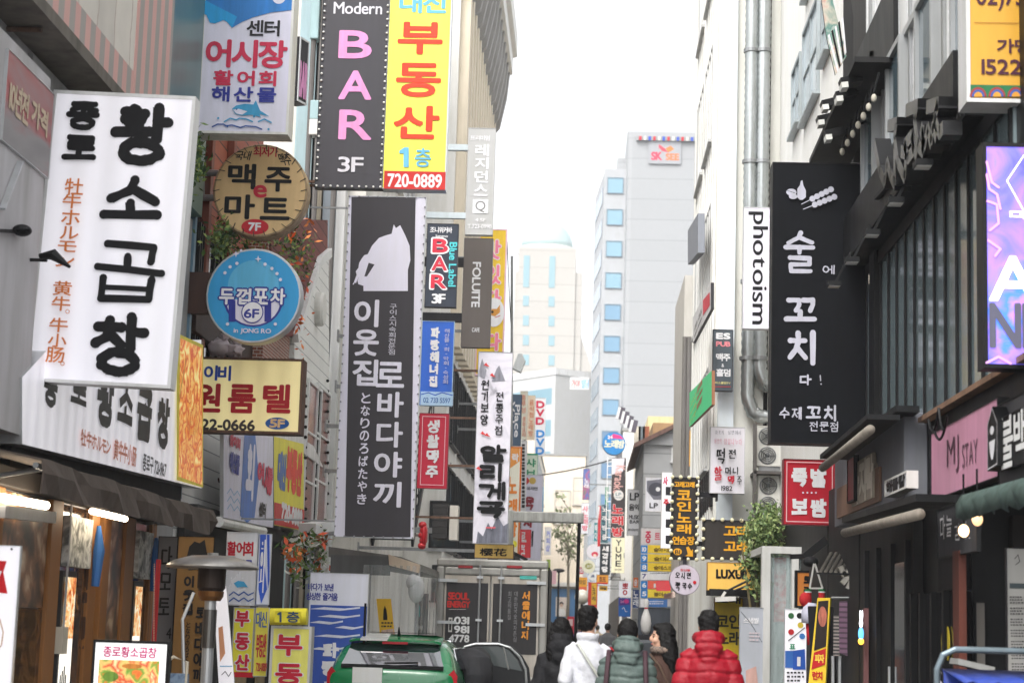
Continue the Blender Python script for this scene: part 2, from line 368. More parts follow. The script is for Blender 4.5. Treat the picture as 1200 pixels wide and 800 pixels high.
class Sign:
    """A sign board whose face is laid out in its own plane; px boxes of the photograph are cast onto that plane to size it."""
    def __init__(s, name, label, cat, box, d=None, X=None, rot=None, th=.22, face=WHITE, side=ALU, group=None, frame=.02, shape='box', framemat=None, seed=1, pts=None):
        x0, y0, x1, y1 = box; s.box = box
        rot = rot if rot is not None else (0 if X is None else (90 if X < 0 else -90))
        a = R(rot); s.n = Vector((math.sin(a), -math.cos(a), 0)); s.u = Vector((math.cos(a), math.sin(a), 0))
        xm, ym = (x0 + x1) / 2, (y0 + y1) / 2
        s.p0 = onY(xm, ym, d) if X is None else onX(xm, ym, X)
        U0, U1 = s.L(x0, ym)[0], s.L(x1, ym)[0]; V0, V1 = s.L(xm, y0)[1], s.L(xm, y1)[1]
        sh = Vector((0, 0, 0)) + s.u * (U0 + U1) / 2; sh.z = (V0 + V1) / 2
        s.p0 = s.p0 + sh
        s.W, s.H, s.th = U1 - U0, V0 - V1, th
        s.parts = {}; s.z = 0.004; s.rng = random.Random(seed)
        b = B(); w, h = s.W / 2, s.H / 2
        if shape == 'disc':
            n = 40; r = h
            b.lathe([(.001, -th), (r * .97, -th), (r, -th + .01), (r, -.012), (r * .985, 0)], side, n=n, ax='y')
            b.add([(r * .955 * math.cos(2 * math.pi * j / n), .003, r * .955 * math.sin(2 * math.pi * j / n)) for j in range(n)], [tuple(range(n))], face)
            b.v = [(x, -y, z) for x, y, z in b.v]   # the profile runs towards the viewer
        elif pts is not None:
            P = [s.L(*p) for p in pts]
            b.prism([(p[0], 0, p[1]) for p in P], (0, th, 0), face, side)
        else:
            b.box(-w, w, .006, th, -h, h, side)
            f = frame
            b.add([(-w + f, 0.002, -h + f), (w - f, 0.002, -h + f), (w - f, 0.002, h - f), (-w + f, 0.002, h - f)], [(0, 1, 2, 3)], face)
            fm = framemat or side
            b.box(-w, w, -.006, .006, h - f, h, fm); b.box(-w, w, -.006, .006, -h, -h + f, fm)
            b.box(-w, -w + f, -.006, .006, -h + f, h - f, fm); b.box(w - f, w, -.006, .006, -h + f, h - f, fm)
        s.o = b.build(name, None)
        s.o.location = s.p0; s.o.rotation_euler = (0, 0, a)
        tag(s.o, label, cat, group)
    def L(s, px, py):
        r = ray(px, py); t = (s.p0 - EYE).dot(s.n) / r.dot(s.n); q = EYE + r * t - s.p0
        return q.dot(s.u), q.z
    def rectL(s, box):
        x0, y0, x1, y1 = box; xm, ym = (x0 + x1) / 2, (y0 + y1) / 2
        return s.L(x0, ym)[0], s.L(xm, y1)[1], s.L(x1, ym)[0], s.L(xm, y0)[1]
    def bm(s, part): return s.parts.setdefault(part, B())
    def nz(s, st=.0007): s.z += st; return -s.z
    def rect(s, box, m, part='lettering'):
        a, b, c, d = s.rectL(box); y = s.nz(); s.bm(part).add([(a, y, b), (c, y, b), (c, y, d), (a, y, d)], [(0, 1, 2, 3)], m); return s
    def poly(s, pts, m, part='lettering'):
        y = s.nz(); P = [s.L(*p) for p in pts]; s.bm(part).add([(p[0], y, p[1]) for p in P], [tuple(range(len(P)))], m); return s
    def disc(s, cx, cy, r, m, part='lettering', n=28, ry=None):
        a, b, c, d = s.rectL((cx - r, cy - (ry or r), cx + r, cy + (ry or r))); y = s.nz()
        s.bm(part).add([((a + c) / 2 + (c - a) / 2 * math.cos(2 * math.pi * j / n), y, (b + d) / 2 + (d - b) / 2 * math.sin(2 * math.pi * j / n)) for j in range(n)], [tuple(range(n))], m); return s
    def line(s, pts, wpx, m, part='lettering'):
        P = [s.L(*p) for p in pts]; k = abs(s.L(s.box[0] + 1, s.box[1])[0] - s.L(s.box[0], s.box[1])[0]) if abs(s.u.x) > .5 else s.p0.y / F
        s.ribbon(P, wpx * k / 2, m, part, 0, round_=True); return s
    def ribbon(s, P, hw, m, part, jit=0, round_=False, taper=0):
        b = s.bm(part)
        for i in range(len(P) - 1):
            a = Vector(P[i]); c = Vector(P[i + 1]); t = c - a
            if t.length < 1e-6: continue
            t.normalize(); nn = Vector((-t.y, t.x)); y = s.nz(.00011)
            e = hw * .35 if not round_ else 0
            f0 = 1 - taper * i / max(1, len(P) - 1); f1 = 1 - taper * (i + 1) / max(1, len(P) - 1)
            q = [1 + s.rng.uniform(-jit, jit) for _ in range(4)]
            A = a - t * e * (i == 0); C = c + t * e * (i == len(P) - 2)
            if jit:
                k0 = s.rng.uniform(-jit, jit) * hw; k1 = s.rng.uniform(-jit, jit) * hw
                mid = (A + C) / 2
                pts = [A + nn * hw * q[0] * f0 + t * k0, A - nn * hw * q[1] * f0 - t * k0, mid - nn * hw * (1 + s.rng.uniform(-jit, jit)) * (f0 + f1) / 2, C - nn * hw * q[2] * f1 + t * k1, C + nn * hw * q[3] * f1 - t * k1, mid + nn * hw * (1 + s.rng.uniform(-jit, jit)) * (f0 + f1) / 2]
            else:
                pts = [A + nn * hw * f0, A - nn * hw * f0, C - nn * hw * f1, C + nn * hw * f1]
            b.add([(p.x, y, p.y) for p in pts], [tuple(range(len(pts)))], m)
            js = ([a] if i > 0 or round_ else []) + ([c] if round_ and i == len(P) - 2 else [])
            for j in js:
                y = s.nz(.00011); fr = (f0 if j is a else f1) * (1 + s.rng.uniform(-jit, jit) * .5)
                b.add([(j.x + hw * fr * math.cos(2 * math.pi * k / 12), y, j.y + hw * fr * math.sin(2 * math.pi * k / 12)) for k in range(12)], [tuple(range(12))], m)
    def brush(s, txt, box, m, wt=.1, vert=False, jit=.12, slant=0, part='lettering', round_=False, taper=0, gap=.12, ext=None):
        a, b, c, d = s.rectL(box); n = len(txt)
        for i, ch in enumerate(txt):
            if vert: h = (d - b) / n; X0, X1, Y1, Y0 = a, c, d - i * h, d - (i + 1) * h + h * gap
            else: h = (c - a) / n; X0, X1, Y0, Y1 = a + i * h, a + (i + 1) * h - h * gap, b, d
            S = hangul(ch)
            if S is None:
                if ch != ' ': s._glyphs([(ch, X0, Y0, X1, Y1)], m, 0, part)
                continue
            hw = min(X1 - X0, Y1 - Y0) * wt
            for st in S:
                P = []
                for x, y in st:
                    x += s.rng.uniform(-jit, jit) * .12; y += s.rng.uniform(-jit, jit) * .12
                    P.append((X0 + hw + (X1 - X0 - 2 * hw) * x + slant * (Y1 - Y0) * (.5 - y), Y1 - hw - (Y1 - Y0 - 2 * hw) * y))
                s.ribbon(P, hw, m, part, jit, round_, taper)
        return s
    def _put(s, ptsf, m, bold, part, dx=1, dy=1, ext=0):
        b = s.bm(part); dirs = [(0, 0)]
        if bold > 0:
            k = 8
            dirs += [(math.cos(2 * math.pi * j / k) * bold * dx, math.sin(2 * math.pi * j / k) * bold * dy) for j in range(k)]
        for ox, oz in dirs:
            y = s.nz(.00011)
            for v, f in ptsf: b.add([(p[0] + ox, y, p[1] + oz) for p in v], f, m)
        return y
    def _glyphs(s, cells, m, bold, part, dx=1, dy=1, rot=0):
        out = []
        for ch, X0, Y0, X1, Y1 in cells:
            v, f = glyph(ch)
            if not v: continue
            if rot: v = [(y, -x) for x, y in v]
            x0 = min(p[0] for p in v); x1 = max(p[0] for p in v); y0 = min(p[1] for p in v); y1 = max(p[1] for p in v)
            kx = (X1 - X0) / max(1e-6, x1 - x0); ky = (Y1 - Y0) / max(1e-6, y1 - y0)
            out.append(([(X0 + (p[0] - x0) * kx, Y0 + (p[1] - y0) * ky) for p in v], f))
        s._put(out, m, bold, part, dx, dy)
    def text(s, txt, box, m, bold=0, vert=False, rot=0, slant=0, part='lettering', gap=.07, dx=1, dy=1, arc=0):
        """txt filled into px box; bold: extra stroke (px); rot=1 reads downwards; vert stacks upright characters"""
        a, b, c, d = s.rectL(box)
        k = (c - a) / max(1e-6, box[2] - box[0]); bw = bold * k * .74
        if vert:
            cells = []; n = len(txt); h = (d - b) / n
            for i, ch in enumerate(txt):
                if ch == ' ': continue
                v, f = glyph(ch); wd = max(p[0] for p in v) - min(p[0] for p in v); ht = max(p[1] for p in v) - min(p[1] for p in v)
                q = 1 if wd > .45 or ht > .6 else max(.35, wd / .6)
                qh = 1 if ht > .45 else max(.15, ht / .7)
                cx = (a + c) / 2; hw = (c - a) / 2 * q - bw; cy = d - (i + .5) * h; hh = h * .5 * (1 - gap * 1.4) * qh - bw
                cells.append((ch, cx - hw, cy - hh, cx + hw, cy + hh))
            s._glyphs(cells, m, bw, part, dx, dy); return s
        X = 0; V = []
        for ch in txt:
            if ch == ' ': X += .3; continue
            v, f = glyph(ch)
            x0 = min(p[0] for p in v); x1 = max(p[0] for p in v)
            V.append(([(p[0] - x0 + X, p[1]) for p in v], f)); X += x1 - x0 + gap
        allp = [p for v, f in V for p in v]
        x0 = min(p[0] for p in allp); x1 = max(p[0] for p in allp); y0 = min(p[1] for p in allp); y1 = max(p[1] for p in allp)
        a += bw; b += bw; c -= bw; d -= bw
        def mp(p):
            if rot: fx, fy = (p[1] - y0) / (y1 - y0), 1 - (p[0] - x0) / (x1 - x0)
            else: fx, fy = (p[0] - x0) / (x1 - x0), (p[1] - y0) / (y1 - y0)
            if arc:
                t = (fx - .5) * arc; rr = (c - a) / arc + (d - b) * (fy - 1) + 0
                R0 = (c - a) / (2 * math.sin(arc / 2))
                return ((a + c) / 2 + (R0 + (d - b) * (fy - 1)) * math.sin(t), d - R0 + (R0 + (d - b) * (fy - 1)) * math.cos(t))
            return (a + (c - a) * fx + slant * (d - b) * (fy - .5), b + (d - b) * fy)
        s._put([([mp(p) for p in v], f) for v, f in V], m, bw, part, dx, dy); return s
    def bars(s, box, m, rows, vert=False, part='lettering', fill=.55, seed=3):
        """lines of print too small to read"""
        rg = random.Random(seed); x0, y0, x1, y1 = box
        for i in range(rows):
            if vert:
                h = (x1 - x0) / rows; p = y0
                while p < y1:
                    l = rg.uniform(.6, 1.1) * h; s.rect((x0 + i * h + h * .1, p, x0 + i * h + h * fill, min(y1, p + l * .7)), m, part); p += l
            else:
                h = (y1 - y0) / rows; p = x0; e = x1 - rg.random() * (x1 - x0) * .3
                while p < e:
                    l = rg.uniform(.6, 1.2) * h; s.rect((p, y0 + i * h + h * .1, min(x1, p + l * .7), y0 + i * h + h * fill), m, part); p += l
        return s
    def bulbs(s, stepx, m, r=.022, part='bulb_border', sides='lrtb', inset=0):
        b = s.bm(part); w, h = s.W / 2 - inset, s.H / 2 - inset; P = []
        nx = max(2, int(s.W / stepx)); ny = max(2, int(s.H / stepx))
        for i in range(nx + 1):
            if 't' in sides: P.append((-w + 2 * w * i / nx, h))
            if 'b' in sides: P.append((-w + 2 * w * i / nx, -h))
        for i in range(1, ny):
            if 'l' in sides: P.append((-w, -h + 2 * h * i / ny))
            if 'r' in sides: P.append((w, -h + 2 * h * i / ny))
        for x, z in P: b.ell((x, -.012, z), (r, r, r), m, 8, 5)
        return s
    def edge(s, wpx, m, inset=0, part='border'):
        x0, y0, x1, y1 = -s.W / 2 + inset, -s.H / 2 + inset, s.W / 2 - inset, s.H / 2 - inset; q = wpx; y = s.nz(); b = s.bm(part)
        for A in ((x0, y0, x1, y0 + q), (x0, y1 - q, x1, y1), (x0, y0 + q, x0 + q, y1 - q), (x1 - q, y0 + q, x1, y1 - q)):
            b.add([(A[0], y, A[1]), (A[2], y, A[1]), (A[2], y, A[3]), (A[0], y, A[3])], [(0, 1, 2, 3)], m)
        return s
    def arms(s, wallx, fr=(.2, .8), r=.03, m=None, sq=False):
        """brackets that carry the board from the wall at world x = wallx"""
        e = -s.W / 2 if wallx < s.p0.x else s.W / 2; x1 = wallx - s.p0.x
        for q in fr:
            z = -s.H / 2 + s.H * q; b = B()
            b.obox((x1, s.th / 2, z), (e, s.th / 2, z), r * 2, r * 2, m or STEEL)
            b.box(x1 - .015, x1 + .015, s.th / 2 - .1, s.th / 2 + .1, z - .1, z + .1, m or STEEL)
            b.build('bracket', s.o)
        return s
    def done(s):
        for k, b in s.parts.items():
            if b.f: b.build(k, s.o)
        return s.o
# ================================================================= SETTING
rnd = random.Random(7)
def struct(name, b, **k):
    o = b.build(name, **k); o['kind'] = 'structure'; return o
g = B(); g.box(-440, 440, -60, 940, -.3, 0, mat((92, 92, 94), .9, var=.3, scale=.6, bump=.4, bscale=60)); struct('ground', g)
g = B(); g.add([(-2.9, -20, .004), (2.2, -20, .004), (2.2, 119, .004), (-2.2, 119, .004)], [(0, 1, 2, 3)], mat((80, 80, 83), .85, var=.35, scale=.8, bump=.4, bscale=80)); struct('road', g)
pv = lined((150, 146, 140), (96, 94, 90), .4, 1, .05)
g = B(); g.box(-5, -2.95, 5, 119, 0, .1, pv); struct('pavement', g)
g = B(); g.box(2.25, 3.6, 5, 60, 0, .1, pv); struct('pavement', g)

def bld(name, label, x0, x1, y0, y1, h, m, base=0, cat='building', roofm=None, para=.4, group=None):
    t = thing(name, label, cat, ((x0 + x1) / 2, (y0 + y1) / 2, base), group=group)
    b = B(); b.box(x0, x1, y0, y1, base, h, m); b.build('wall', t, world=True)
    if para:
        b = B(); rm = roofm or mat((150, 150, 150), .8)
        b.box(x0 - .06, x1 + .06, y0 - .06, y1 + .06, h + .003, h + para * .3, rm); b.build('roof', t, world=True)
    return t
def win(t, side, plane, u0, u1, z0, z1, fm, pm, nu=1, nz_=1, fr=.06, proud=.05, name='window', sill=True):
    """side W: wall looks to +x; E: looks to -x; S: looks to the camera. u along the wall."""
    b = B(); sg = {'W': 1, 'E': -1, 'S': -1}[side]
    def bx(bb, a0, a1, c0, c1, d0, d1, m):
        d0, d1 = plane + sg * d0, plane + sg * d1
        if side == 'S': bb.box(a0, a1, d0, d1, c0, c1, m)
        else: bb.box(d0, d1, a0, a1, c0, c1, m)
    bx(b, u0 - fr, u1 + fr, z1, z1 + fr, .002, proud, fm); bx(b, u0 - fr, u1 + fr, z0 - fr, z0, .002, proud, fm)
    for i in range(nu + 1):
        u = u0 + (u1 - u0) * i / nu; k = fr if i in (0, nu) else fr * .6
        if i == 0: bx(b, u0 - fr, u0, z0, z1, .002, proud, fm)
        elif i == nu: bx(b, u1, u1 + fr, z0, z1, .002, proud, fm)
        else: bx(b, u - k / 2, u + k / 2, z0, z1, .002, proud * .8, fm)
    for i in range(1, nz_):
        z = z0 + (z1 - z0) * i / nz_; bx(b, u0, u1, z - fr * .3, z + fr * .3, .004, proud * .7, fm)
    o = b.build(name, t, world=True)
    p = B(); bx(p, u0, u1, z0, z1, .002, .014, pm)
    q = p.build('pane', o); L = t.location; q.data.transform(Matrix.Translation(-Vector(L)))
    if sill:
        p = B(); bx(p, u0 - fr * 1.6, u1 + fr * 1.6, z0 - fr - .05, z0 - fr - .002, .002, proud + .06, fm); q = p.build('sill', o); q.data.transform(Matrix.Translation(-Vector(L)))
    return o
def part(name, t, b, **k): return b.build(name, t, world=True, **k)
def sub(name, o, b, t, **k):
    q = b.build(name, o, **k); q.data.transform(Matrix.Translation(-Vector(t.location))); return q

GREYW = mat((168, 168, 170), .75, var=.2, scale=1.2, bump=.15)
WGL = glass((52, 60, 64)); LGL = glass((120, 150, 165), .08); FRW = flat((225, 225, 225)); FRD = flat((40, 41, 44))

# ---- left side: grill restaurant building (nearest)
XL = -5.0
t = bld('restaurant_building', 'grey grill restaurant block with wooden shopfront under a brown awning', -13, XL, 9, 22.5, 6.5, GREYW, para=0)
# ground-floor shopfront on plane x = -5
def onw(px, py, c): p = onX(px, py, c); return p.y, p.z
WOOD = lined((150, 98, 44), (70, 40, 16), .9, 1, .02, .55, .2)
FOOD1 = blotch([(236, 222, 200), (206, 178, 146), (150, 104, 70), (84, 54, 36), (44, 30, 22)], 3.6, .35, kind='cells')
FOOD2 = blotch([(60, 20, 10), (200, 90, 30), (240, 190, 120), (250, 240, 220), (120, 160, 60)], 9, .4, emit=.35)
b = B()
for y0, y1 in ((12.5, 13.2), (15.35, 15.6), (17.04, 17.4), (18.46, 18.75), (18.95, 19.23), (19.87, 20.29), (21.06, 21.3)): b.box(XL + .003, XL + .085, y0, y1, .05, 2.62, WOOD)
b.box(XL + .003, XL + .14, 12, 21.6, 2.623, 2.8, mat((40, 32, 26), .7)); part('shopfront_post', t, b, bevel=.01)
def shopwin(y0, y1, z0, z1, m, nm='shop_window'):
    b = B(); b.box(XL + .004, XL + .05, y0, y1, z0, z1, m); return part(nm, t, b)
shopwin(15.61, 17.03, 1.62, 2.6, FOOD1, 'food_poster'); ROOMGLOW = blotch([(22, 18, 17), (44, 32, 25), (30, 24, 22), (92, 62, 38), (26, 21, 20), (150, 104, 60)], 3.2, .08, emit=.1)  # opaque pane: warm room light behind it painted in, faintly emitting
shopwin(15.61, 17.03, .1, 1.61, ROOMGLOW)
shopwin(13.21, 15.34, .1, 2.6, FOOD1, 'food_poster')
shopwin(17.41, 18.45, .1, 2.6, ROOMGLOW); shopwin(19.24, 19.86, .1, 2.6, FOOD1, 'food_poster'); shopwin(20.3, 21.05, .1, 2.6, ROOMGLOW)
LIT = glow((250, 244, 232), .45)
for y0, y1, z0, z1 in ((17.5, 17.98, .7, 1.98), (20.34, 20.74, .75, 1.95)):
    b = B(); b.box(XL + .055, XL + .09, y0, y1, z0, z1, flat((60, 60, 60))); b.box(XL + .092, XL + .097, y0 + .04, y1 - .04, z0, z0 + .5 * (z1 - z0), LIT); o = part('lit_menu_panel', t, b)
    b = B(); b.box(XL + .098, XL + .102, y0 + .05, y1 - .05, z0 + .5 * (z1 - z0), z1 - .06, FOOD2)
    for i in range(4): b.box(XL + .099, XL + .102, y0 + .08 + .06 * i, y0 + .11 + .06 * i, z0 + .06, z0 + .3 + .04 * (i % 3), flat((90, 90, 90)))
    sub('menu_print', o, b, t)
b = B(); b.box(XL + .06, XL + .12, 17.5, 18.35, 2.02, 2.5, blotch([(60, 62, 60), (120, 122, 118), (220, 220, 214), (90, 90, 86)], 5, .7)); part('hanging_cloth', t, b)
b = B(); b.box(XL + .06, XL + .12, 20.32, 21, 1.98, 2.5, blotch([(60, 62, 60), (120, 122, 118), (220, 220, 214), (90, 90, 86)], 5, .7)); part('hanging_cloth', t, b)
for y in (18.42, 20.95):
    b = B(); b.tube([(XL + .16, y, 2.45), (XL + .17, y + .02, 2.2), (XL + .16, y, 1.85)], [.02, .06, .04], flat((58, 110, 180)), 8); part('blue_umbrella', t, b)
b = B(); b.box(XL + .06, XL + .14, 17.46, 17.62, 1.2, 1.45, flat((214, 206, 190))); b.tube([(XL + .12, 17.52, 1.45), (XL + .12, 17.52, 2.6)], .012, flat((200, 200, 200)), 6); part('door_intercom', t, b)
b = B(); b.tube([onX(2, 583, -4.75), onX(54, 592, -4.75)], .035, glow((255, 240, 214), 9), 12); o = part('tube_lamp', t, b)
b = B(); b.obox(onX(0, 599, -4.78), onX(60, 606, -4.78), .09, .1, ALU); sub('lamp_body', o, b, t)
b = B(); b.tube([(XL + .3, 17.6, 2.55), (XL + .3, 18.9, 2.55)], .03, glow((255, 236, 206), 9), 12); part('tube_lamp', t, b)
# upper wall: grey cladding strips, solid slab with the dark gap under the sign put into its black colour, and sloped eave band
b = B(); b.box(XL + .003, XL + .24, 10.5, 15.55, 3.05, 6.2, mat((186, 184, 186), .6, var=.2, scale=1.5)); part('cladding', t, b)
b = B(); b.box(XL + .003, XL + .1, 15.6, 22.4, 2.805, 3.3, DARK); part('dark_gap_slab', t, b)
b = B(); b.box(XL + .003, XL + .05, 15.6, 22.4, 3.303, 6.45, mat((150, 150, 150), .8, var=.25)); part('upper_wall', t, b)
# upper storey: panel band with striped edge, soffit below it, teal glass past its end
b = B(); b.box(-12, -4.6, 9, 19.3, 6.62, 12, mat((206, 200, 192), .7, var=.1)); o = part('fascia_band', t, b)
STR = lined((206, 160, 152), (160, 154, 148), .34, 1, .5, .7, 0, 0, .04)
b = B(); b.box(-4.598, -4.59, 9, 17.7, 6.62, 6.93, STR); b.box(-4.598, -4.585, 17.7, 19.25, 6.62, 11.9, STR); b.box(-4.598, -4.594, 9, 17.7, 6.935, 11.9, lined((206, 200, 190), (176, 160, 148), .62, 1, .04, .7, 0, .3)); sub('striped_edging', o, b, t)
b = B(); b.box(-5.6, -4.58, 9, 19.3, 6.5, 6.617, mat((104, 98, 90), .8, var=.4, scale=2)); part('soffit', t, b)
b = B()
for y in (11, 13, 15, 17, 19): b.tube([(-5.4, y, 6.47), (-4.7, y, 6.47)], .025, RUST, 6)
part('soffit_rail', t, b)
b = B(); b.box(-12, -4.86, 19.31, 22.5, 6.51, 12, mat((92, 122, 118), .3, var=.2, scale=.8)); part('teal_glazing', t, b)
b = B(); b.box(-12, -4.94, 22.51, 22.62, 3, 12, mat((100, 130, 150), .4)); part('end_trim', t, b)

# faded banner behind the big sign
s = Sign('faded_banner', 'faded red and grey banner under the eave above the grey cladding', 'banner', (4, 80, 62, 190), X=-4.74, th=.03, face=blotch([(150, 84, 84), (176, 96, 96), (150, 146, 146), (128, 126, 126)], .8, .7, stretch=(.3, .3, 1.5)), frame=.005)
s.text('10년전', (10, 100, 34, 140), flat((206, 186, 160)), .6); s.text('가격', (36, 122, 56, 155), flat((206, 186, 160)), .6); s.done()
# wall bracket, cctv and grey pillar seen by the far edge of the photo
t = thing('wall_spotlight', 'black arm spotlight reaching over the white sign with orange characters', 'spotlight', onY(0, 303, 15.5))
b = B(); b.tube([onY(-40, 302, 15.4), onY(55, 305, 15.3)], .015, BLACK, 8); part('arm', t, b)
b = B(); b.tube([onY(46, 300, 15.3), onY(62, 298, 15.3), onY(82, 313, 15.3)], [.02, .05, .012], BLACK, 8); part('lamp_head', t, b)
t = thing('wall_bracket', 'perforated steel bracket bolted on the grey wall by the big sign', 'bracket', onX(8, 240, -4.7))
b = B(); b.obox(onX(3, 245, -4.72), onX(24, 190, -4.72), .05, .02, ALU); part('arm', t, b)
b = B(); b.obox(onX(-6, 270, -4.72), onX(30, 272, -4.72), .03, .03, BLACK); b.ell(onX(26, 270, -4.68), (.08, .08, .05), BLACK); part('clamp', t, b)

# brown awning over the shopfront
t = thing('shop_awning', 'long brown canvas awning with a drooping valance above the wooden shopfront', 'awning', (XL, 18, 2.8))
AWN = mat((88, 77, 70), .85, var=.25, scale=2, bump=.3, bscale=6)
b = B(); n = 24
A0, A1 = onX(48, 560, -4.25), onX(250, 607, -4.25)
vs = []; fs = []
for i in range(n + 1):
    y = A0.y + (A1.y - A0.y) * i / n; wv = .025 * math.sin(i * 1.1) + .015 * math.sin(i * 2.7)
    vs += [(-4.99, y, 2.88), (-4.6, y, 2.84 + wv * .3), (-4.25, y, 2.77 + wv * .4), (-4.23 + wv, y, 2.66), (-4.24 - wv, y, 2.5 + wv * .5)]
for i in range(n):
    for j in range(4): fs.append((i * 5 + j, i * 5 + j + 1, (i + 1) * 5 + j + 1, (i + 1) * 5 + j))
b.add(vs, fs, AWN); o = part('canopy', t, b); sm = o.modifiers.new('thick', 'SOLIDIFY'); sm.thickness = .012
b = B(); b.tube([(-4.3, A0.y, 2.72), (-4.3, A1.y, 2.72)], .025, STEEL); b.tube([(-4.98, A0.y + .3, 2.6), (-4.3, A0.y + .3, 2.72)], .02, STEEL); b.tube([(-4.98, A1.y - .3, 2.6), (-4.3, A1.y - .3, 2.72)], .02, STEEL); part('frame', t, b)

# ---- timber house with vines (next along)
REDW = lined((150, 74, 48), (60, 26, 16), .24, 2, .1, .7, .6, .06, .25)
WCLAP = lined((226, 225, 222), (150, 150, 150), .22, 2, .07, .6, .5, .02, .06)
t = bld('timber_house', 'white boarded pub house with red timber upper floor and brown shingle roof', -13, -5.0, 22.65, 30.6, 4.3, WCLAP, para=0)
b = B(); b.box(-13, -5.03, 22.66, 27.4, 4.303, 9.2, REDW); part('upper_wall', t, b)
b = B()
for px in (236, 262, 318): b.box(-5.028, -4.93, onX(px, 330, -5).y - .09, onX(px, 330, -5).y + .09, 4.31, 8.8, mat((120, 56, 34), .6, var=.2))
b.box(-5.028, -4.9, 22.7, 27.4, 5.1, 5.5, mat((52, 30, 22), .7)); b.box(-5.028, -4.92, 22.7, 27.4, 4.31, 4.45, mat((52, 30, 22), .7)); part('timber_post', t, b, bevel=.01)
for y0, y1 in ((22.85, 23.35), (23.7, 24.7), (25.0, 26.0), (26.3, 27.1)):
    b = B(); P = [(-5.02, y0, 4.5), (-5.02, y1, 4.5), (-5.02, y1, 6.3)] + [(-5.02, (y0 + y1) / 2 + (y1 - y0) / 2 * math.cos(q), 6.3 + .35 * math.sin(q)) for q in [math.pi * k / 8 for k in range(1, 8)]] + [(-5.02, y0, 6.3)]
    b.prism(P, (.03, 0, 0), glass((26, 28, 32))); o = part('arched_window', t, b)
    b = B()
    for k in range(1, 4): y = y0 + (y1 - y0) * k / 4; b.box(-4.988, -4.96, y - .02, y + .02, 4.5, 6.55, BLACK)
    sub('bars', o, b, t)
BRK = brick((140, 82, 62), (110, 60, 46), (170, 160, 150), 5)
b = B(); b.box(-5.025, -4.75, onX(296, 410, -4.9).y, onX(328, 410, -4.9).y, 4.31, 7.2, BRK); part('brick_pier', t, b)
b = B(); b.box(-13, -5.0, 27.41, 30.6, 4.303, 7.3, WCLAP); part('rear_wall', t, b)
SHIN = lined((112, 58, 52), (66, 30, 28), .22, 2, .1, .85, .6, .1, .2)
# brown shingle slope over the gable, seen between the round boards and the white boarding
def face(px): return [onX(*p, -4.72) for p in px]
b = B(); b.prism(face([(318, 256), (384, 258), (384, 296), (372, 306), (344, 394), (318, 396)]), (-.25, 0, 0), SHIN); part('roof', t, b)
b = B(); b.prism(face([(385, 297), (387, 640), (344, 640), (345, 396), (373, 307)]), (-.22, 0, 0), WCLAP); part('gable_wall', t, b)
b = B(); P = face([(384, 296), (372, 306), (344, 396)]); b.obox(P[0] + Vector((.03, 0, 0)), P[1] + Vector((.03, 0, 0)), .1, .16, FRW); b.obox(P[1] + Vector((.03, 0, 0)), P[2] + Vector((.03, 0, 0)), .1, .16, FRW); part('barge_board', t, b)
b = B(); P = face([(371, 362)]); b.lathe([(.28, -.05), (.3, .0), (.3, .1), (.27, .14)], PALE, tuple(P[0]), 24, 'x'); part('round_plaque', t, b)
for (a, c_) in (((360, 447), (367, 625)), ((371, 452), (378, 620))):
    p, q = onX(*a, -4.72), onX(c_[0], c_[1], -4.72)
    win(t, 'W', -4.72, p.y, q.y, q.z, p.z, FRW, blotch([(60, 34, 30), (150, 60, 50), (70, 60, 60), (190, 120, 90)], 2.5, .2), 1, 3)
b = B()
for k in range(16):
    p = onX(358, 452 + 12 * k, -4.68); b.ell(p, (.03, .03, .03), DARK, 8, 5); p = onX(384, 446 + 12 * k, -4.68); b.ell(p, (.03, .03, .03), DARK, 8, 5)
part('string_bulb', t, b)
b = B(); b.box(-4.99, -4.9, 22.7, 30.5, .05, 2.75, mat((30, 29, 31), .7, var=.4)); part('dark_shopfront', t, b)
b = B(); b.box(-4.99, -4.75, 22.7, 30.5, 2.76, 2.95, mat((44, 42, 42), .7)); b.tube([onX(256, 611, -4.7), onX(308, 622, -4.7)], .07, mat((232, 230, 226), .7), 10); part('rolled_blind', t, b)
for y in (26.6, 28.2):
    b = B(); b.box(-4.895, -4.86, y, y + .7, .1, 2.4, mat((196, 170, 128), .6, var=.2)); part('door', t, b)
for px, rr, lb in ((258, .15, 'larger crumpled pale plastic bag on top of the cream lodging sign'), (274, .11, 'smaller crumpled pale plastic bag on top of the cream lodging sign')):
    b = B(); c = onY(px, 418, 23.35); b.ell((c.x, c.y, c.z + rr * .75), (rr, rr * .8, rr * .75), mat((226, 214, 222), .5), 14, 9); rb = random.Random(px); b.v = [(x + rb.gauss(0, .016), y + rb.gauss(0, .016), z + rb.gauss(0, .02)) for x, y, z in b.v]; b.tube([(c.x, c.y, c.z + rr * 1.4), (c.x + .05, c.y, c.z + rr * 1.9)], [.03, .07], mat((226, 214, 222), .5), 7); tag(b.build('plastic_bag', None, smooth=True), lb, 'plastic bag')

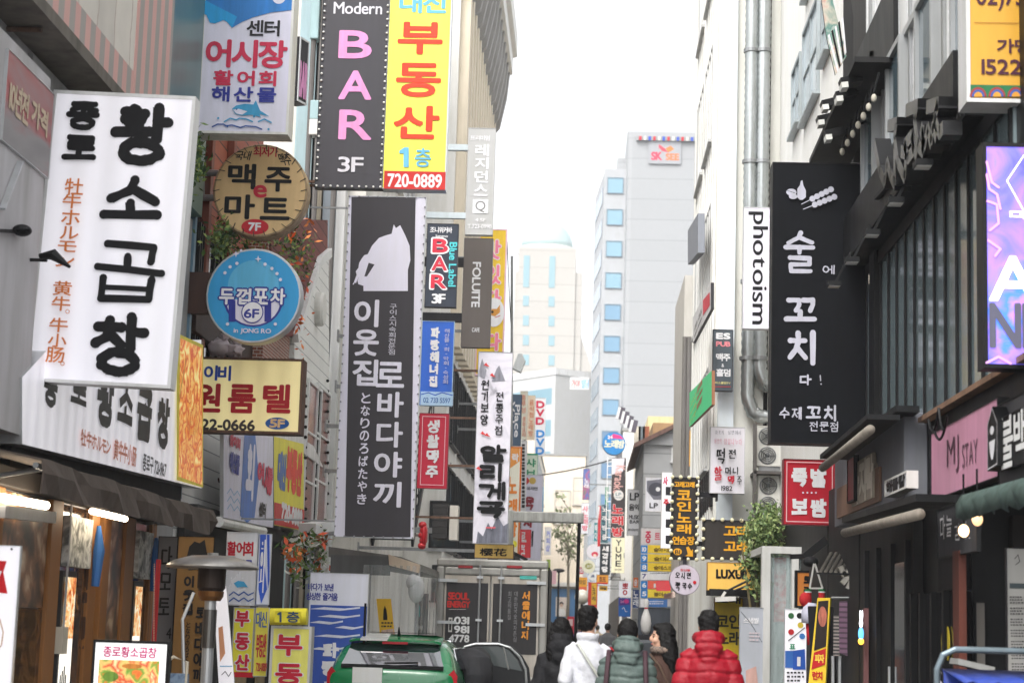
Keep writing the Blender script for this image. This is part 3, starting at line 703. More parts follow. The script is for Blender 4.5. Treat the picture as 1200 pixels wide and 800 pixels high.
def leaves(b, pts, size, mats, rg, flat_=.0):
    for p in pts:
        m = rg.choice(mats); a = Vector((rg.gauss(0, 1), rg.gauss(0, 1), rg.gauss(0, 1))).normalized(); c = a.cross(Vector((rg.gauss(0, 1), rg.gauss(0, 1), rg.gauss(0, 1)))).normalized()
        sz = size * rg.uniform(.6, 1.4); p = Vector(p)
        b.add([p - a * sz, p + c * sz * .45, p + a * sz, p - c * sz * .45], [(0, 1, 2, 3)], m)
LEAF = [mat(c, .6, var=.2) for c in ((74, 104, 46), (98, 124, 56), (52, 82, 40), (132, 146, 70))]
FLW = [mat(c, .6, var=.1) for c in ((226, 110, 40), (236, 140, 70), (214, 84, 40))]
t = thing('flowering_vine', 'artificial ivy with orange flowers trailing down the timber wall behind the round boards', 'vine', onX(300, 300, -4.8))
rg = random.Random(3)
def scat(n, px, dx, X0, X1):
    out = []
    for _ in range(n):
        cx, cy, sx, sy = rg.choice(px); p = onX(cx + rg.gauss(0, sx), cy + rg.gauss(0, sy), rg.uniform(X0, X1)); out.append(p)
    return out
b = B(); leaves(b, scat(2300, [(222, 175, 9, 14), (226, 195, 8, 12), (275, 275, 18, 12), (262, 285, 8, 10), (325, 270, 12, 12), (342, 290, 12, 16), (350, 300, 9, 16), (300, 260, 20, 8), (228, 170, 4, 4)], 0, -4.92, -4.55), .045, LEAF, rg); part('foliage', t, b)
b = B(); leaves(b, scat(85, [(335, 280, 11, 14), (345, 300, 12, 20), (350, 330, 7, 20), (362, 268, 6, 8), (352, 385, 5, 20)], 0, -4.62, -4.4), .055, FLW, rg); part('flower', t, b)
t = thing('hanging_flowers', 'basket of orange and white artificial flowers hanging over the blue banner', 'flowers', onX(358, 640, -4.2))
b = B(); leaves(b, scat(520, [(350, 636, 9, 6), (345, 650, 8, 10), (362, 640, 8, 9), (376, 640, 5, 12), (350, 665, 6, 10), (372, 665, 5, 14)], 0, -4.3, -4.0), .05, LEAF[:2] + [mat((206, 206, 196), .6)], rg); part('foliage', t, b)
b = B(); leaves(b, scat(70, [(352, 640, 10, 9), (372, 650, 8, 12), (346, 655, 6, 10), (378, 630, 4, 4)], 0, -4.15, -3.9), .07, FLW, rg); part('flower', t, b)
b = B(); b.tube([onX(358, 622, -4.15), onX(356, 690, -4.15)], .02, DARK, 6); b.tube([onX(340, 630, -4.72), onX(362, 625, -4.1)], .02, DARK, 6); part('hanger', t, b)

# ---- concrete building with service pipes (behind the BAR boards)
CONC = mat((214, 210, 203), .8, var=.22, scale=.8, bump=.2)
t = bld('concrete_building', 'beige concrete block with service pipes behind the dark BAR board', -13, -4.25, 34, 44, 17, CONC)
b = B()
for px, m, r in ((347, mat((150, 172, 178), .5), .2), (362, mat((168, 158, 140), .7), .12), (380, mat((120, 128, 136), .6), .14), (392, mat((205, 205, 205), .6), .1)):
    p = onY(px, 400, 33.8); b.box(p.x - r, p.x + r, 33.75, 33.998, .1, 16.8, m)
part('pilaster', t, b, bevel=.02)
b = B()
for px, py0, py1, m in ((372, -80, 48, mat((150, 176, 180), .45)), (372, 120, 142, mat((150, 176, 180), .45)), (371, 142, 160, PALE), (352, 250, 330, STEEL)):
    p, q = onY(px - 8, py1, 33.6), onY(px + 8, py0, 33.6); b.box(p.x, q.x, 33.45, 33.74, p.z, q.z, m)
part('duct_box', t, b, bevel=.02)
b = B()
for px in (366, 356, 388):
    p = onY(px, 300, 33.6); b.tube([(p.x, 33.55, .2), (p.x, 33.55, 16)], .05, mat((96, 92, 90), .6), 8)
part('drain_pipe', t, b)
for z in (5, 8, 11, 14):
    for y in (35, 38, 41): win(t, 'W', -4.25, y, y + 2, z, z + 1.6, FRW, WGL, 2, 1)

# ---- building with curved stone cornice
BEIG = mat((222, 210, 190), .75, var=.1)
t = bld('corniced_building', 'pale building with ribbed beige columns under a big curved white cornice', -13, -3.35, 44.1, 58, 18.4, mat((232, 230, 226), .7, var=.1))
b = B()
for i in range(13): b.box(-3.348, -3.1, 44.3 + i * 1.06, 44.75 + i * 1.06, 8.2, 18.4, BEIG)
part('column', t, b)
b = B(); prof = [(-3.4, 16.2), (-3.05, 16.35), (-2.8, 16.8), (-2.62, 17.4), (-2.55, 18.0), (-2.3, 18.05), (-2.3, 18.6), (-2.1, 18.65), (-2.1, 19.3), (-3.4, 19.3)]
prof = [(-3.4 + (x + 3.4) * .68, z + 1.2) for x, z in prof]; b.prism([(x, 43.9, z) for x, z in prof], (0, 14.3, 0), mat((232, 231, 228), .6, var=.06)); part('cornice', t, b)
b = B()
for i in range(14): b.prism([(-3.34, 44.2 + i * 1.05, 17.0), (-3.34, 44.2 + i * 1.05, 18.6), (-2.72, 44.2 + i * 1.05, 19.3), (-2.8, 44.2 + i * 1.05, 18.4), (-3.0, 44.2 + i * 1.05, 17.4)], (0, .25, 0), mat((150, 148, 146), .6)); 
part('cornice_rib', t, b)
for z in (3.4, 6.0):
    for i in range(4): win(t, 'W', -3.35, 45 + i * 3.2, 47.4 + i * 3.2, z, z + 1.9, FRD, WGL, 3, 1)
# its plain south end wall facing the camera carries windows low down
for px0, px1, py0, py1 in ((505, 535, 590, 640), (508, 528, 665, 700)):
    p, q = onY(px0, py1, 44.1), onY(px1, py0, 44.1); win(t, 'S', 44.1, p.x, q.x, p.z, q.z, FRD, WGL, 2, 1)
# ---- far low shops
t = bld('pale_shop_row', 'pale low shop building beyond the corniced building', -12, -3.0, 58.2, 92, 10.5, mat((232, 230, 226), .6, var=.1))
for z in (3.2, 6.2):
    for i in range(8): win(t, 'W', -3.0, 59 + i * 4, 62 + i * 4, z, z + 1.7, FRD, WGL, 3, 1)
t = bld('cream_building', 'cream three storey shop building near the end of the street', -12, -2.5, 93, 116, 11, mat((228, 218, 204), .7, var=.08))
for z in (3.2, 6.2, 8.8):
    for i in range(5): win(t, 'W', -2.5, 94 + i * 4, 97 + i * 4, z, z + 1.5, FRW, LGL, 2, 1)
# street end: cream facade, blue shop, portrait poster
CREAM = mat((226, 214, 198), .7, var=.06)
t = bld('end_building', 'cream building closing the street with a blue shopfront at its foot', -4.6, .05, 120, 134, 12.5, CREAM)
for px0, px1, py0, py1 in ((612, 632, 560, 600), (650, 668, 575, 612), (672, 690, 560, 590)):
    p, q = onY(px0, py1, 120), onY(px1, py0, 120); win(t, 'S', 120, p.x, q.x, p.z, q.z, flat((190, 186, 180)), mat((214, 204, 190), .4), 1, 2)
p, q = onY(640, 745, 119.9), onY(676, 690, 119.9)
b = B(); b.box(p.x, q.x, 119.7, 119.997, .05, q.z, mat((84, 130, 178), .6, var=.08)); part('blue_shopfront', t, b)
p, q = onY(612, 689, 119.8), onY(688, 683, 119.8); b = B(); b.box(p.x, q.x, 119.3, 119.99, q.z - .25, q.z, PALE); part('canopy_slab', t, b)
s = Sign('portrait_poster', 'white poster of a dark haired person on the blue shopfront far down the street', 'poster', (651, 699, 665, 722), d=119.6, th=.05, face=mat((234, 222, 214), .6))
s.disc(658, 707, 2.4, flat((40, 30, 28))); s.disc(658, 708.4, 1.9, flat((224, 190, 168))); s.poly([(653, 721), (655, 713), (661, 713), (664, 721)], flat((242, 240, 238))); s.done()
# street-end white block with slanting window bands, turned on its corner
t = thing('white_office', 'white office block with slanting bands of windows standing behind the street end', 'building', (-2.6, 235, 0), R(38))
b = B(); b.box(-7.1, 7.1, -7.1, 7.1, 0, 32, mat((200, 200, 200), .6, var=.04)); b.build('wall', t)
for k in range(7):
    b = B(); b.box(-7.115, -7.1, -6.4, 6.9, 5 + 3.9 * k, 7 + 3.9 * k, glass((120, 160, 175), .3)); b.build('window', t)
b = B(); b.box(-7.2, 7.2, -7.2, 7.2, 32.003, 32.8, mat((226, 226, 226), .6)); b.build('roof', t)
# domed tower
TW = lined((184, 180, 173), (164, 160, 153), 3.4, 2, .05, .6, 0, 0, .02)
t = thing('domed_tower', 'tall cream office tower with a pale glass dome on top', 'building', (-8.6, 360, 0))
def XD(px, d=360): return onY(px, 500, d).x
def ZD(py, d=360, px=640): return onY(px, py, d).z
b = B(); b.box(XD(602), XD(670), 360, 378, 0, ZD(290), TW); b.box(XD(598), XD(678), 360.5, 380, 0, ZD(318), TW)
b.prism([(XD(678), 361, 0), (XD(678), 361, ZD(392)), (XD(708), 361, ZD(470)), (XD(708), 361, 0)], (0, 14, 0), TW); part('wall', t, b)
b = B(); b.lathe([(5.7, 0), (5.9, .3), (5.9, 1.4)], mat((236, 234, 230), .5), (XD(634), 368, ZD(291)), 32); part('drum', t, b)
b = B(); r0 = 5.3; b.lathe([(r0 * math.cos(q), .2 + 5.6 * math.sin(q)) for q in [math.pi / 2 * k / 9 for k in range(9)]] + [(.5, 5.9), (.5, 7.0), (.15, 7.2), (.05, 11)], glass((176, 200, 200), .4), (XD(634), 368, ZD(291) + 1.4), 32); part('dome', t, b, smooth=True)
for a, c_, y0, y1 in [(614, 621, 300, 337), (644, 651, 300, 337)] + [(613, 620, 347 + 23 * k, 359 + 23 * k) for k in range(6)] + [(643, 650, 347 + 23 * k, 359 + 23 * k) for k in range(6)] + [(672, 677, 412, 424), (672, 678, 450, 462)]:
    b = B(); dd = 360.9 if a > 660 else 359.95; b.box(onY(a, y0, dd).x, onY(c_, y0, dd).x, dd - .04, dd + .02, ZD(y1), ZD(y0), glass((132, 170, 180), .4)); part('window', t, b)
# white slab tower with the butterfly logo
t = thing('white_slab_tower', 'tall white slab office tower with a column of square blue windows', 'building', (8, 205, 0))
SLAB = lined((162, 164, 166), (148, 150, 153), 2.3, 2, .05, .55, 0, 0, .02)
d2 = 200
b = B(); b.box(onY(730, 400, d2).x, onY(838, 400, d2).x, d2, d2 + 25, 0, onY(780, 149, d2).z, SLAB); part('wall', t, b, bevel=.6)
b = B(); b.box(onY(704, 400, d2).x, onY(730, 400, d2).x + .2, d2 + .8, d2 + 22, 0, onY(715, 196, d2).z, mat((176, 178, 182), .5, var=.05)); b.box(onY(719, 400, d2).x, onY(731, 400, d2).x, d2 + 2, d2 + 10, 40, onY(725, 180, d2).z, SLAB); part('stair_wing', t, b)
BGL = [glass((124, 164, 182), .2), glass((104, 146, 174), .2), glass((84, 124, 160), .2)]
for k in range(12):
    y = 207 + 37.2 * k; b = B(); x0, x1 = onY(709 - .8 * k, y, d2).x, onY(728 - .9 * k, y, d2).x
    x0, x1 = onY(708, 400, d2).x + .05, onY(726, 400, d2).x
    b.box(x0, x1, d2 + .72, d2 + .81, onY(715, y + 17, d2).z, onY(715, y, d2).z, BGL[min(2, k // 4)]); o = part('window', t, b)
    b = B(); z0, z1 = onY(715, y + 17, d2).z, onY(715, y, d2).z; q = .09
    for A in ((x0 - q, x1 + q, z1, z1 + q), (x0 - q, x1 + q, z0 - q, z0), (x0 - q, x0, z0, z1), (x1, x1 + q, z0, z1)): b.box(A[0], A[1], d2 + .66, d2 + .8, A[2], A[3], flat((120, 140, 155)))
    sub('frame', o, b, t)
xw = onY(704, 400, d2).x; x2 = onY(694, 400, d2).x; zt = onY(715, 196, d2).z
b = B(); b.prism([(xw, d2 + .8, 0), (x2, d2 + 14, 0), (xw, d2 + 22, 0)], (0, 0, zt - .4), mat((182, 184, 188), .5, var=.05)); part('angled_wing', t, b)
for k in range(13):
    b = B(); y = 213 + 37.2 * k; z0, z1 = onY(704, y + 20, d2).z, onY(704, y, d2).z
    P = [Vector((xw, d2 + .8, z0)).lerp(Vector((x2, d2 + 14, z0)), f) for f in (.12, .9)]; o_ = Vector((-.06, -.05, 0))
    b.prism([P[0] + o_, P[1] + o_, P[1] + o_ + Vector((0, 0, z1 - z0)), P[0] + o_ + Vector((0, 0, z1 - z0))], (.05, .04, 0), glass((150, 168, 182), .2)); part('side_window', t, b)
b = B(); b.box(onY(741, 400, d2 - .3).x, onY(820, 400, d2).x, d2 - .35, d2 - .005, onY(780, 166, d2).z, onY(780, 161, d2).z, STEEL)
for k in range(14): b.box(onY(744 + 5.6 * k, 400, d2).x, onY(747 + 5.6 * k, 400, d2).x, d2 - .5, d2 - .36, onY(780, 166, d2).z, onY(780, 161.5, d2).z, [RED, PALE, BLUE][k % 3])
part('maintenance_rail', t, b)
s = Sign('rooftop_logo', 'pink and orange butterfly logo with letters near the top of the white slab tower', 'logo', (760, 164, 798, 192), d=d2 - .2, th=.05, face=mat((160, 162, 166), .6, var=0), side=mat((160, 162, 166), .6, var=0), frame=.01)
s.text('SK', (763, 178, 776, 188), flat((214, 60, 90)), .8); s.text('SEE', (780, 180, 796, 188), flat((226, 120, 60)), .5)
s.poly([(772, 169), (779, 174), (783, 179), (776, 177), (772, 173)], flat((220, 70, 90))); s.poly([(783, 179), (790, 175), (786, 171), (780, 174)], flat((230, 130, 60))); s.done()
# ================================================================= RIGHT SIDE BUILDINGS
XR = 3.2
BLK = mat((14, 15, 17), .5, var=.3, spec=.25); BLK2 = mat((26, 27, 29), .6, var=.25, spec=.25)
t = bld('glazed_black_building', 'black framed building with tall dark glazing above the pink sign band', XR, 12, 13.3, 21.0, 13, BLK, base=2.9, para=0)
b = B(); b.box(XR, 12, 15.46, 20.99, 0, 2.897, BLK); b.box(5.2, 12, 9, 15.459, 0, 2.897, mat((40, 24, 20), .7, var=.4)); part('ground_floor', t, b)
# tall glazed storey: mullions between sill (z~4.4) and head band
b = B(); b.box(XR - .03, XR - .004, 13.7, 20.9, 3.62, 5.7, glass((112, 128, 132), .12, 2.1)); o = part('glazing', t, b)
b = B()
for i in range(15): y = 13.76 + i * .51; b.box(XR - .05, XR - .031, y - .035, y + .035, 3.62, 5.7, BLK2)
b.box(XR - .06, XR - .031, 13.7, 20.9, 5.6, 5.74, BLK2); sub('mullion', o, b, t)
b = B(); b.box(XR - .3, XR - .004, 14.6, 20.9, 5.76, 6.3, mat((20, 21, 23), .5, var=.2, spec=.25)); part('sign_band', t, b)
for i in range(5):
    y = 14.9 + i * 1.35; b = B(); b.box(XR - .56, XR - .42, y - .08, y + .08, 5.4, 5.45, BLK2); b.box(XR - .55, XR - .43, y - .07, y + .07, 5.392, 5.398, PALE); b.obox((XR - .3, y, 5.8), (XR - .47, y, 5.45), .025, .025, BLK2); part('band_floodlight', t, b)
WPAN = mat((226, 228, 230), .35, var=.06, spec=.6)
b = B(); b.box(XR - .05, XR - .004, 14.4, 20.9, 6.31, 13, mat((240, 241, 242), .25, var=.04, spec=.6)); o = part('white_curtain_wall', t, b)
b = B()
for i in range(8): y = 14.45 + i * .86; b.box(XR - .08, XR - .052, y - .035, y + .035, 6.31, 13, mat((150, 152, 154), .4, .4))
for z in (7.6, 9.3, 11.0): b.box(XR - .1, XR - .053, 14.4, 20.9, z - .035, z + .035, mat((170, 172, 174), .4, .4))
sub('mullion', o, b, t)
for i, (y, z) in enumerate(((14.7, 6.42), (16.42, 6.42), (18.14, 6.42), (19.86, 6.42), (16.42, 8.1), (14.7, 8.1))):
    b = B(); b.box(XR - .11, XR - .06, y, y + .75, z, z + 1.1, glass((86, 104, 112), .08)); q = part('opening_window', t, b)
    b = B(); 
    for A in ((y - .06, y, z - .06, z + 1.16), (y + .75, y + .81, z - .06, z + 1.16), (y, y + .75, z + 1.1, z + 1.16), (y, y + .75, z - .06, z)): b.box(XR - .15, XR - .055, *A, mat((160, 162, 164), .4, .4))
    sub('frame', q, b, t)
b = B(); b.box(XR - .1, XR - .004, 10, 17.35, 3.57, 3.617, mat((140, 108, 86), .8, var=.4)); part('stone_sill', t, b)
# shop floor below: recessed dark shops built as deep boxes
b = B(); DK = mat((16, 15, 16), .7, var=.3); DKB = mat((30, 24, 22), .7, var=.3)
part_ = b
b.box(XR - .06, XR - .004, 15.5, 16.6, 2.0, 2.86, BLK2); part('shop_pier', t, b)
b = B(); b.box(XR + .3, 5.19, 15.3, 15.455, .05, 2.6, DKB); b.box(XR + .5, XR + .56, 13.5, 13.7, .05, 2.2, mat((120, 60, 40), .6)); b.box(4.2, 4.9, 14.2, 15.0, .05, 1.0, mat((70, 46, 34), .6)); part('shop_interior', t, b)
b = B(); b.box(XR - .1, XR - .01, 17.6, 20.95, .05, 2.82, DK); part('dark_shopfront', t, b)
b = B(); b.box(XR - .09, XR - .005, 15.46, 17.58, .1, 1.98, glass((34, 34, 36), .05)); o = part('shop_window', t, b)
b = B()
for y in (15.5, 16.0, 16.55, 17.1, 17.55): b.box(XR - .14, XR - .091, y - .04, y + .04, .1, 1.99, BLK)
sub('mullion', o, b, t)
b = B(); b.box(XR - .105, XR - .092, 15.6, 17.0, .3, 1.02, blotch([(60, 40, 44), (150, 90, 80), (90, 110, 120), (180, 130, 140)], 3, .3)); b.disc = None
sub('window_poster', o, b, t)
b = B(); b.lathe([(.17, 0), (.17, .01)], flat((214, 190, 60)), (XR - .11, 16.05, 1.55), 20, 'x'); b.prism([(XR - .11, 16.55, 1.32), (XR - .11, 16.1, 1.02), (XR - .11, 16.1, 1.06), (XR - .11, 16.2, 1.22)], (-.01, 0, 0), mat((214, 210, 226), .5)); sub('window_sticker', o, b, t)
for y, z in ((14.55, 2.42), (14.05, 2.48)):
    b = B(); b.ell((XR - .25, y, z), (.042, .042, .05), glow((255, 206, 150), 2.2 if y > 14.3 else .6), 12, 8); b.tube([(XR - .25, y, z + .06), (XR - .25, y, 2.86)], .008, BLK, 6); part('hanging_bulb', t, b)
b = B(); b.box(XR - .16, XR - .1, 15.2, 15.45, .05, 2.3, mat((96, 48, 36), .6, var=.3)); part('door_post', t, b)
b = B()
for y in (17.75, 18.6, 18.68, 19.5, 20.3): b.box(XR - .15, XR - .102, y, y + .07, .05, 2.5, BLK2)
b.box(XR - .13, XR - .102, 17.85, 18.55, .1, 2.3, glass((40, 44, 48), .08, 1.8)); b.box(XR - .17, XR - .151, 18.62, 18.65, .9, 1.3, ALU); part('shop_door', t, b)
# pink sign band with thin letters
s = Sign('pink_fascia', 'long pink fascia with thin dark letters above the dark shop window', 'sign', (1091, 486, 1170, 573), X=XR - .1, th=.09, face=mat((206, 146, 172), .5, var=.12), frame=.01, side=BLK2)
s.text('MJ', (1110, 512, 1124, 555), flat((90, 60, 74)), .0); s.text('STAY', (1128, 517, 1146, 545), flat((100, 70, 84)), 0); s.done()
s = Sign('black_fascia', 'black fascia board behind the white raised Korean letters', 'sign', (1170, 450, 1262, 560), X=XR - .1, th=.09, face=mat((58, 58, 62), .6, var=.2), side=BLK2, frame=.01); s.done()
def channel(name, label, txt, box, X, m, side, depth=.12, bold=.8, rot=-90, d=None, vert=False, brush=False, slant=0, cat='sign letters', group=None):
    s = Sign(name, label, cat, box, X=X, d=d, rot=rot if d is None else 0, th=.02, face=side, side=side, frame=.005, group=group)
    old = s.o; nm = old.data
    if brush: s.brush(txt, box, m, .1, jit=.15, part='letters', slant=slant)
    else: s.text(txt, box, m, bold, part='letters', vert=vert, slant=slant)
    fb = s.parts.pop('letters')
    # letters stand proud as solid blocks: front faces plus a side-coloured slab behind each
    b = B(); b.add(fb.v, fb.f, m)
    o = b.build('face', old)
    k = B(); k.add([(x, -.003, z) for x, y, z in fb.v], fb.f, side); so_ = k.build('return', old); so_.modifiers.new('t', 'SOLIDIFY').thickness = depth; so_.modifiers['t'].offset = 0
    so_.location = (0, depth / 2, 0)
    return old, s
o, s = channel('raised_white_letters', 'white raised Korean letters and house badge on the black fascia', '불백당', (1172, 478, 1222, 543), XR - .16, mat((238, 238, 238), .4), BLK, .14, .45)
s = Sign('house_badge', 'white outlined house shaped badge at the end of the pink fascia', 'badge', (1157, 476, 1170, 549), X=XR - .2, th=.12, pts=[(1157, 552), (1157, 497), (1163, 476), (1170, 494), (1170, 545)], face=BLK, side=BLK)
s.line([(1158, 550), (1158, 498), (1163, 478), (1169, 495), (1169, 543), (1158, 550)], 1.2, WHITE); s.poly([(1160, 518), (1167, 514), (1166, 528), (1164.5, 538), (1162.5, 538), (1161, 530)], WHITE); s.disc(1163.5, 504, 2.4, WHITE, ry=5); s.done()
# black script letters along the band: thick bent strokes
t = thing('script_letters', 'large black raised script letters standing along the roof band of the glazed building', 'sign letters', onX(1070, 200, XR - .5))
b = B()
Y = lambda px, py: onX(px, py, XR - .42)
strokes = [[(1034, 170), (1040, 200), (1046, 214), (1049, 190), (1053, 205), (1058, 216), (1058, 176)], [(1050, 148), (1060, 145), (1058, 162), (1062, 190), (1070, 208), (1072, 180), (1066, 178)], [(1078, 160), (1070, 170), (1074, 186), (1081, 176), (1079, 158), (1084, 184)],
           [(1072, 130), (1085, 124), (1082, 140), (1086, 170), (1092, 178), (1092, 150)], [(1090, 150), (1094, 172), (1098, 150), (1102, 168), (1104, 146), (1108, 160)], [(1097, 126), (1110, 122), (1106, 140), (1112, 156), (1116, 150)]]
for st in strokes:
    P = [Y(*p) for p in st]
    for a, c_ in zip(P, P[1:]):
        b.obox(a + (a - c_) * .06, c_ + (c_ - a) * .06, .15, .115, mat((16, 16, 18), .3, var=.2))
part('letter_stroke', t, b); b = B(); b.obox(onX(1028, 232, XR - .32), onX(1118, 132, XR - .32), .06, .04, BLK2); part('rail', t, b)
s = Sign('white_script_note', 'small white handwritten line on the dark band beside the script letters', 'lettering', (1118, 120, 1131, 145), X=XR - .305, th=.004, face=mat((34, 35, 38), .5), side=BLK2, frame=.001)
s.line([(1119, 138), (1121, 130), (1122, 139), (1124, 131), (1126, 136), (1128, 128), (1130, 134)], .8, WHITE); s.done()

# grey box fascia with roller awnings
t = thing('grey_shop_box', 'grey projecting shop box with white roller blinds and a brown panel', 'shop front', (XR, 20, 2.9))
Xf = 2.98
y0, y1 = 17.45, 21.9
p, q = onX(1067, 583, Xf), onX(1067, 484, Xf)
b = B(); b.box(Xf, XR - .002, 17.4, 22.2, p.z, q.z + .05, mat((120, 122, 130), .6, var=.12)); part('box', t, b, bevel=.01)
b = B(); b.box(Xf - .03, Xf - .003, 18.7, 21.8, p.z + .08, q.z - .35, mat((122, 92, 74), .6, var=.2)); o = part('brown_panel', t, b)
b = B(); a1, a2 = onX(964, 548, 2.62), onX(1020, 503, 2.62); b.tube([a1, a2], .045, mat((146, 138, 128), .8, var=.25, scale=6), 14); part('roller_blind', t, b, smooth=True)
b = B(); b.obox(a1 + Vector((.12, 0, .12)), a2 + Vector((.12, 0, .12)), .3, .05, BLK2); b.obox(a1 + Vector((.3, 0, .22)), a2 + Vector((.34, 0, .2)), .22, .06, BLK2); part('blind_cover', t, b)
c1, c2 = onX(990, 624, 2.66), onX(1078, 602, 2.66); b = B(); b.tube([c1, c2], .045, mat((136, 128, 118), .8, var=.25, scale=6), 14); part('roller_blind', t, b, smooth=True)
b = B(); b.obox(c1 + Vector((.14, 0, .13)), c2 + Vector((.14, 0, .13)), .34, .06, BLK); part('blind_cover', t, b)
o, s = channel('cream_brush_letters', 'cream raised brush letters on the brown panel of the grey shop box', '바지락', (999, 537, 1024, 588), Xf - .04, mat((226, 220, 206), .5), mat((170, 160, 146), .6), .18, .6)
s = Sign('red_round_badge', 'dark red oval badge at the end of the cream brush letters', 'badge', (993, 535, 1001, 588), X=Xf - .08, th=.05, face=mat((150, 40, 44), .5), side=BLK); s.done()
s = Sign('small_white_plate', 'small white plate with dark print on the grey shop box', 'sign', (1037, 557, 1063, 577), X=Xf - .1, th=.1, face=WHITE, side=PALE); s.text('해물칼', (1039, 559, 1061, 575), INK, .3); s.done()
# teal scalloped awning
t = thing('teal_awning', 'faded teal canvas valance hanging over the lamp lit shop', 'awning', onX(1160, 580, 2.7))
vs = []; fs = []
A0, A1 = onX(1121, 588, 2.75), onX(1204, 566, 2.75)
for i in range(21):
    f = i / 20; P = A0.lerp(A1, f); wv = .03 * math.sin(i * 1.7); vs += [(XR - .12, P.y, P.z + .12), (2.78, P.y, P.z + .05), (2.74 + wv, P.y, P.z - .02), (2.75 - wv, P.y, P.z - .13 + .02 * math.sin(i * 2.1))]
for i in range(20):
    for j in range(3): fs.append((i * 4 + j, i * 4 + j + 1, (i + 1) * 4 + j + 1, (i + 1) * 4 + j))
b = B(); b.add(vs, fs, mat((70, 88, 82), .9, var=.4, scale=5)); o = part('canopy', t, b, smooth=True); o.modifiers.new('t', 'SOLIDIFY').thickness = .01
s = Sign('chalk_board', 'dark board with white handwritten Korean above the dark shop window', 'sign', (1099, 590, 1145, 650), X=XR - .15, th=.03, face=mat((66, 66, 70), .8, var=.3), side=BLK2, frame=.005)
s.brush('마늘', (1102, 602, 1117, 630), WHITE, .05, jit=.3); s.brush('김치', (1119, 612, 1136, 632), WHITE, .05, jit=.3); s.line([(1137, 630), (1138, 630)], 1.2, WHITE); s.done()

# black timber bar building further along, with lamps under its eave
t = bld('black_timber_building', 'black timber clad building with lamps along its eave behind the tall black sign', XR + .1, 12, 21.1, 23.9, 12, mat((30, 28, 28), .8, var=.3), para=0)
b = B(); b.prism([onX(1000, 190, XR + .02), onX(1000, 20, XR + .02), onX(986, -80, XR + .02), onX(1030, -80, XR + .02), onX(1032, 30, XR + .02)], (.4, 0, 0), lined((34, 31, 30), (14, 13, 13), .3, 1, .1)); part('timber_cladding', t, b)
b = B(); a1, a2 = onX(972, 190, 2.95), onX(1030, 70, 2.95); b.obox(a1, a2, .5, .06, DK); b.obox(a1 + Vector((.2, 0, .5)), a2 + Vector((.2, 0, .5)), .1, .9, BLK); part('eave', t, b)
for k in range(7):
    b = B(); p = onX(987 + 6.2 * k, 176 - 10.5 * k, 2.88); b.ell(p - Vector((0, 0, .02)), (.03, .03, .045), mat((196, 190, 176), .4), 10, 8); b.tube([p + Vector((0, 0, .04)), p + Vector((.05, 0, .25))], .012, BLK, 6)
    part('eave_bulb', t, b)
for px, py in ((975, 122), (970, 140), (979, 157), (992, 112), (998, 96)):
    b = B(); p = onX(px, py, 2.75); b.obox(p - Vector((.12, 0, .03)), p + Vector((.1, 0, .03)), .2, .09, BLK); b.obox(p - Vector((.12, .02, .07)), p - Vector((.05, .02, .06)), .18, .06, mat((226, 226, 222), .4)); b.tube([p, p + Vector((.35, 0, .15))], .015, BLK, 6); part('eave_spotlight', t, b)
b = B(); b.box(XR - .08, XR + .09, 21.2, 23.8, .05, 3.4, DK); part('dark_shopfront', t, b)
b = B(); b.prism([onX(1019, 60, 3.1), onX(1024, 60, 3.1), onX(1024, 500, 3.1), onX(1018, 500, 3.1)], (.1, 0, 0), BLK); part('corner_post', t, b)
s = Sign('striped_side_banner', 'tilted red green and striped banner hanging from the black eave', 'banner', (960, -40, 988, 92), d=23, th=.05, pts=[(958, -40), (966, -40), (992, 66), (979, 88), (968, 40)], face=blotch([(196, 80, 70), (206, 196, 180), (90, 140, 130), (226, 220, 210)], 3, .7), side=BLK)
for k in range(5): s.poly([(970 + 4 * k, 42 - 5 * k), (972 + 4 * k, 40 - 5 * k), (983 + 2.2 * k, 82 - 5 * k), (981 + 2.2 * k, 85 - 5 * k)], WHITE if k % 2 == 0 else BLACK)
s.done()
s = Sign('copper_vertical_board', 'narrow copper coloured vertical board beside the black post', 'sign', (1020, 105, 1029, 238), X=XR - .05, th=.04, face=blotch([(120, 70, 50), (170, 110, 60), (200, 160, 110), (90, 130, 120)], 2, .6), side=BLK, frame=.005)
s.text('막걸리', (1021, 140, 1028, 220), flat((220, 200, 150)), .2, vert=True); s.done()
for i, (py0, py1) in enumerate(((385, 406), (320, 332))):
    s = Sign('window_lamp', ['glowing orange shop window seen past the tall black sign', 'small white lamp glowing in the dark gap beside the tall black sign'][i], 'lamp', ((1019, py0, 1028, py1) if i == 0 else (1018, py0, 1021, py1)), X=XR - .06, th=.03, face=glow((255, 190, 120) if i == 0 else (255, 240, 220), 1.2), side=BLK, frame=.003); s.done()

# white plastered building with tall windows, X = 3.3, d 24 .. 32
t = bld('white_panel_building', 'white plaster building with tall grey windows beyond the black timber eave', XR + .1, 12, 24, 31.9, 16, mat((240, 239, 236), .55, var=.05), para=0)
for px0, px1, py0, py1 in ((931, 939, 75, 180), (944, 960, 28, 150), (966, 974, -10, 100), (946, 953, -70, 20)):
    p, q = onX(px1, py1, XR + .1), onX(px0, py0, XR + .1); win(t, 'E', XR + .1, min(p.y, q.y), max(p.y, q.y), min(p.z, q.z) + .6, max(p.z, q.z) - .2, mat((160, 168, 172), .4, .3), glass((190, 202, 208), .08), 2, 2)
b = B(); b.box(XR - .06, XR + .098, 24.05, 31.8, .05, 3.3, mat((40, 38, 38), .7, var=.3)); part('dark_shopfront', t, b)
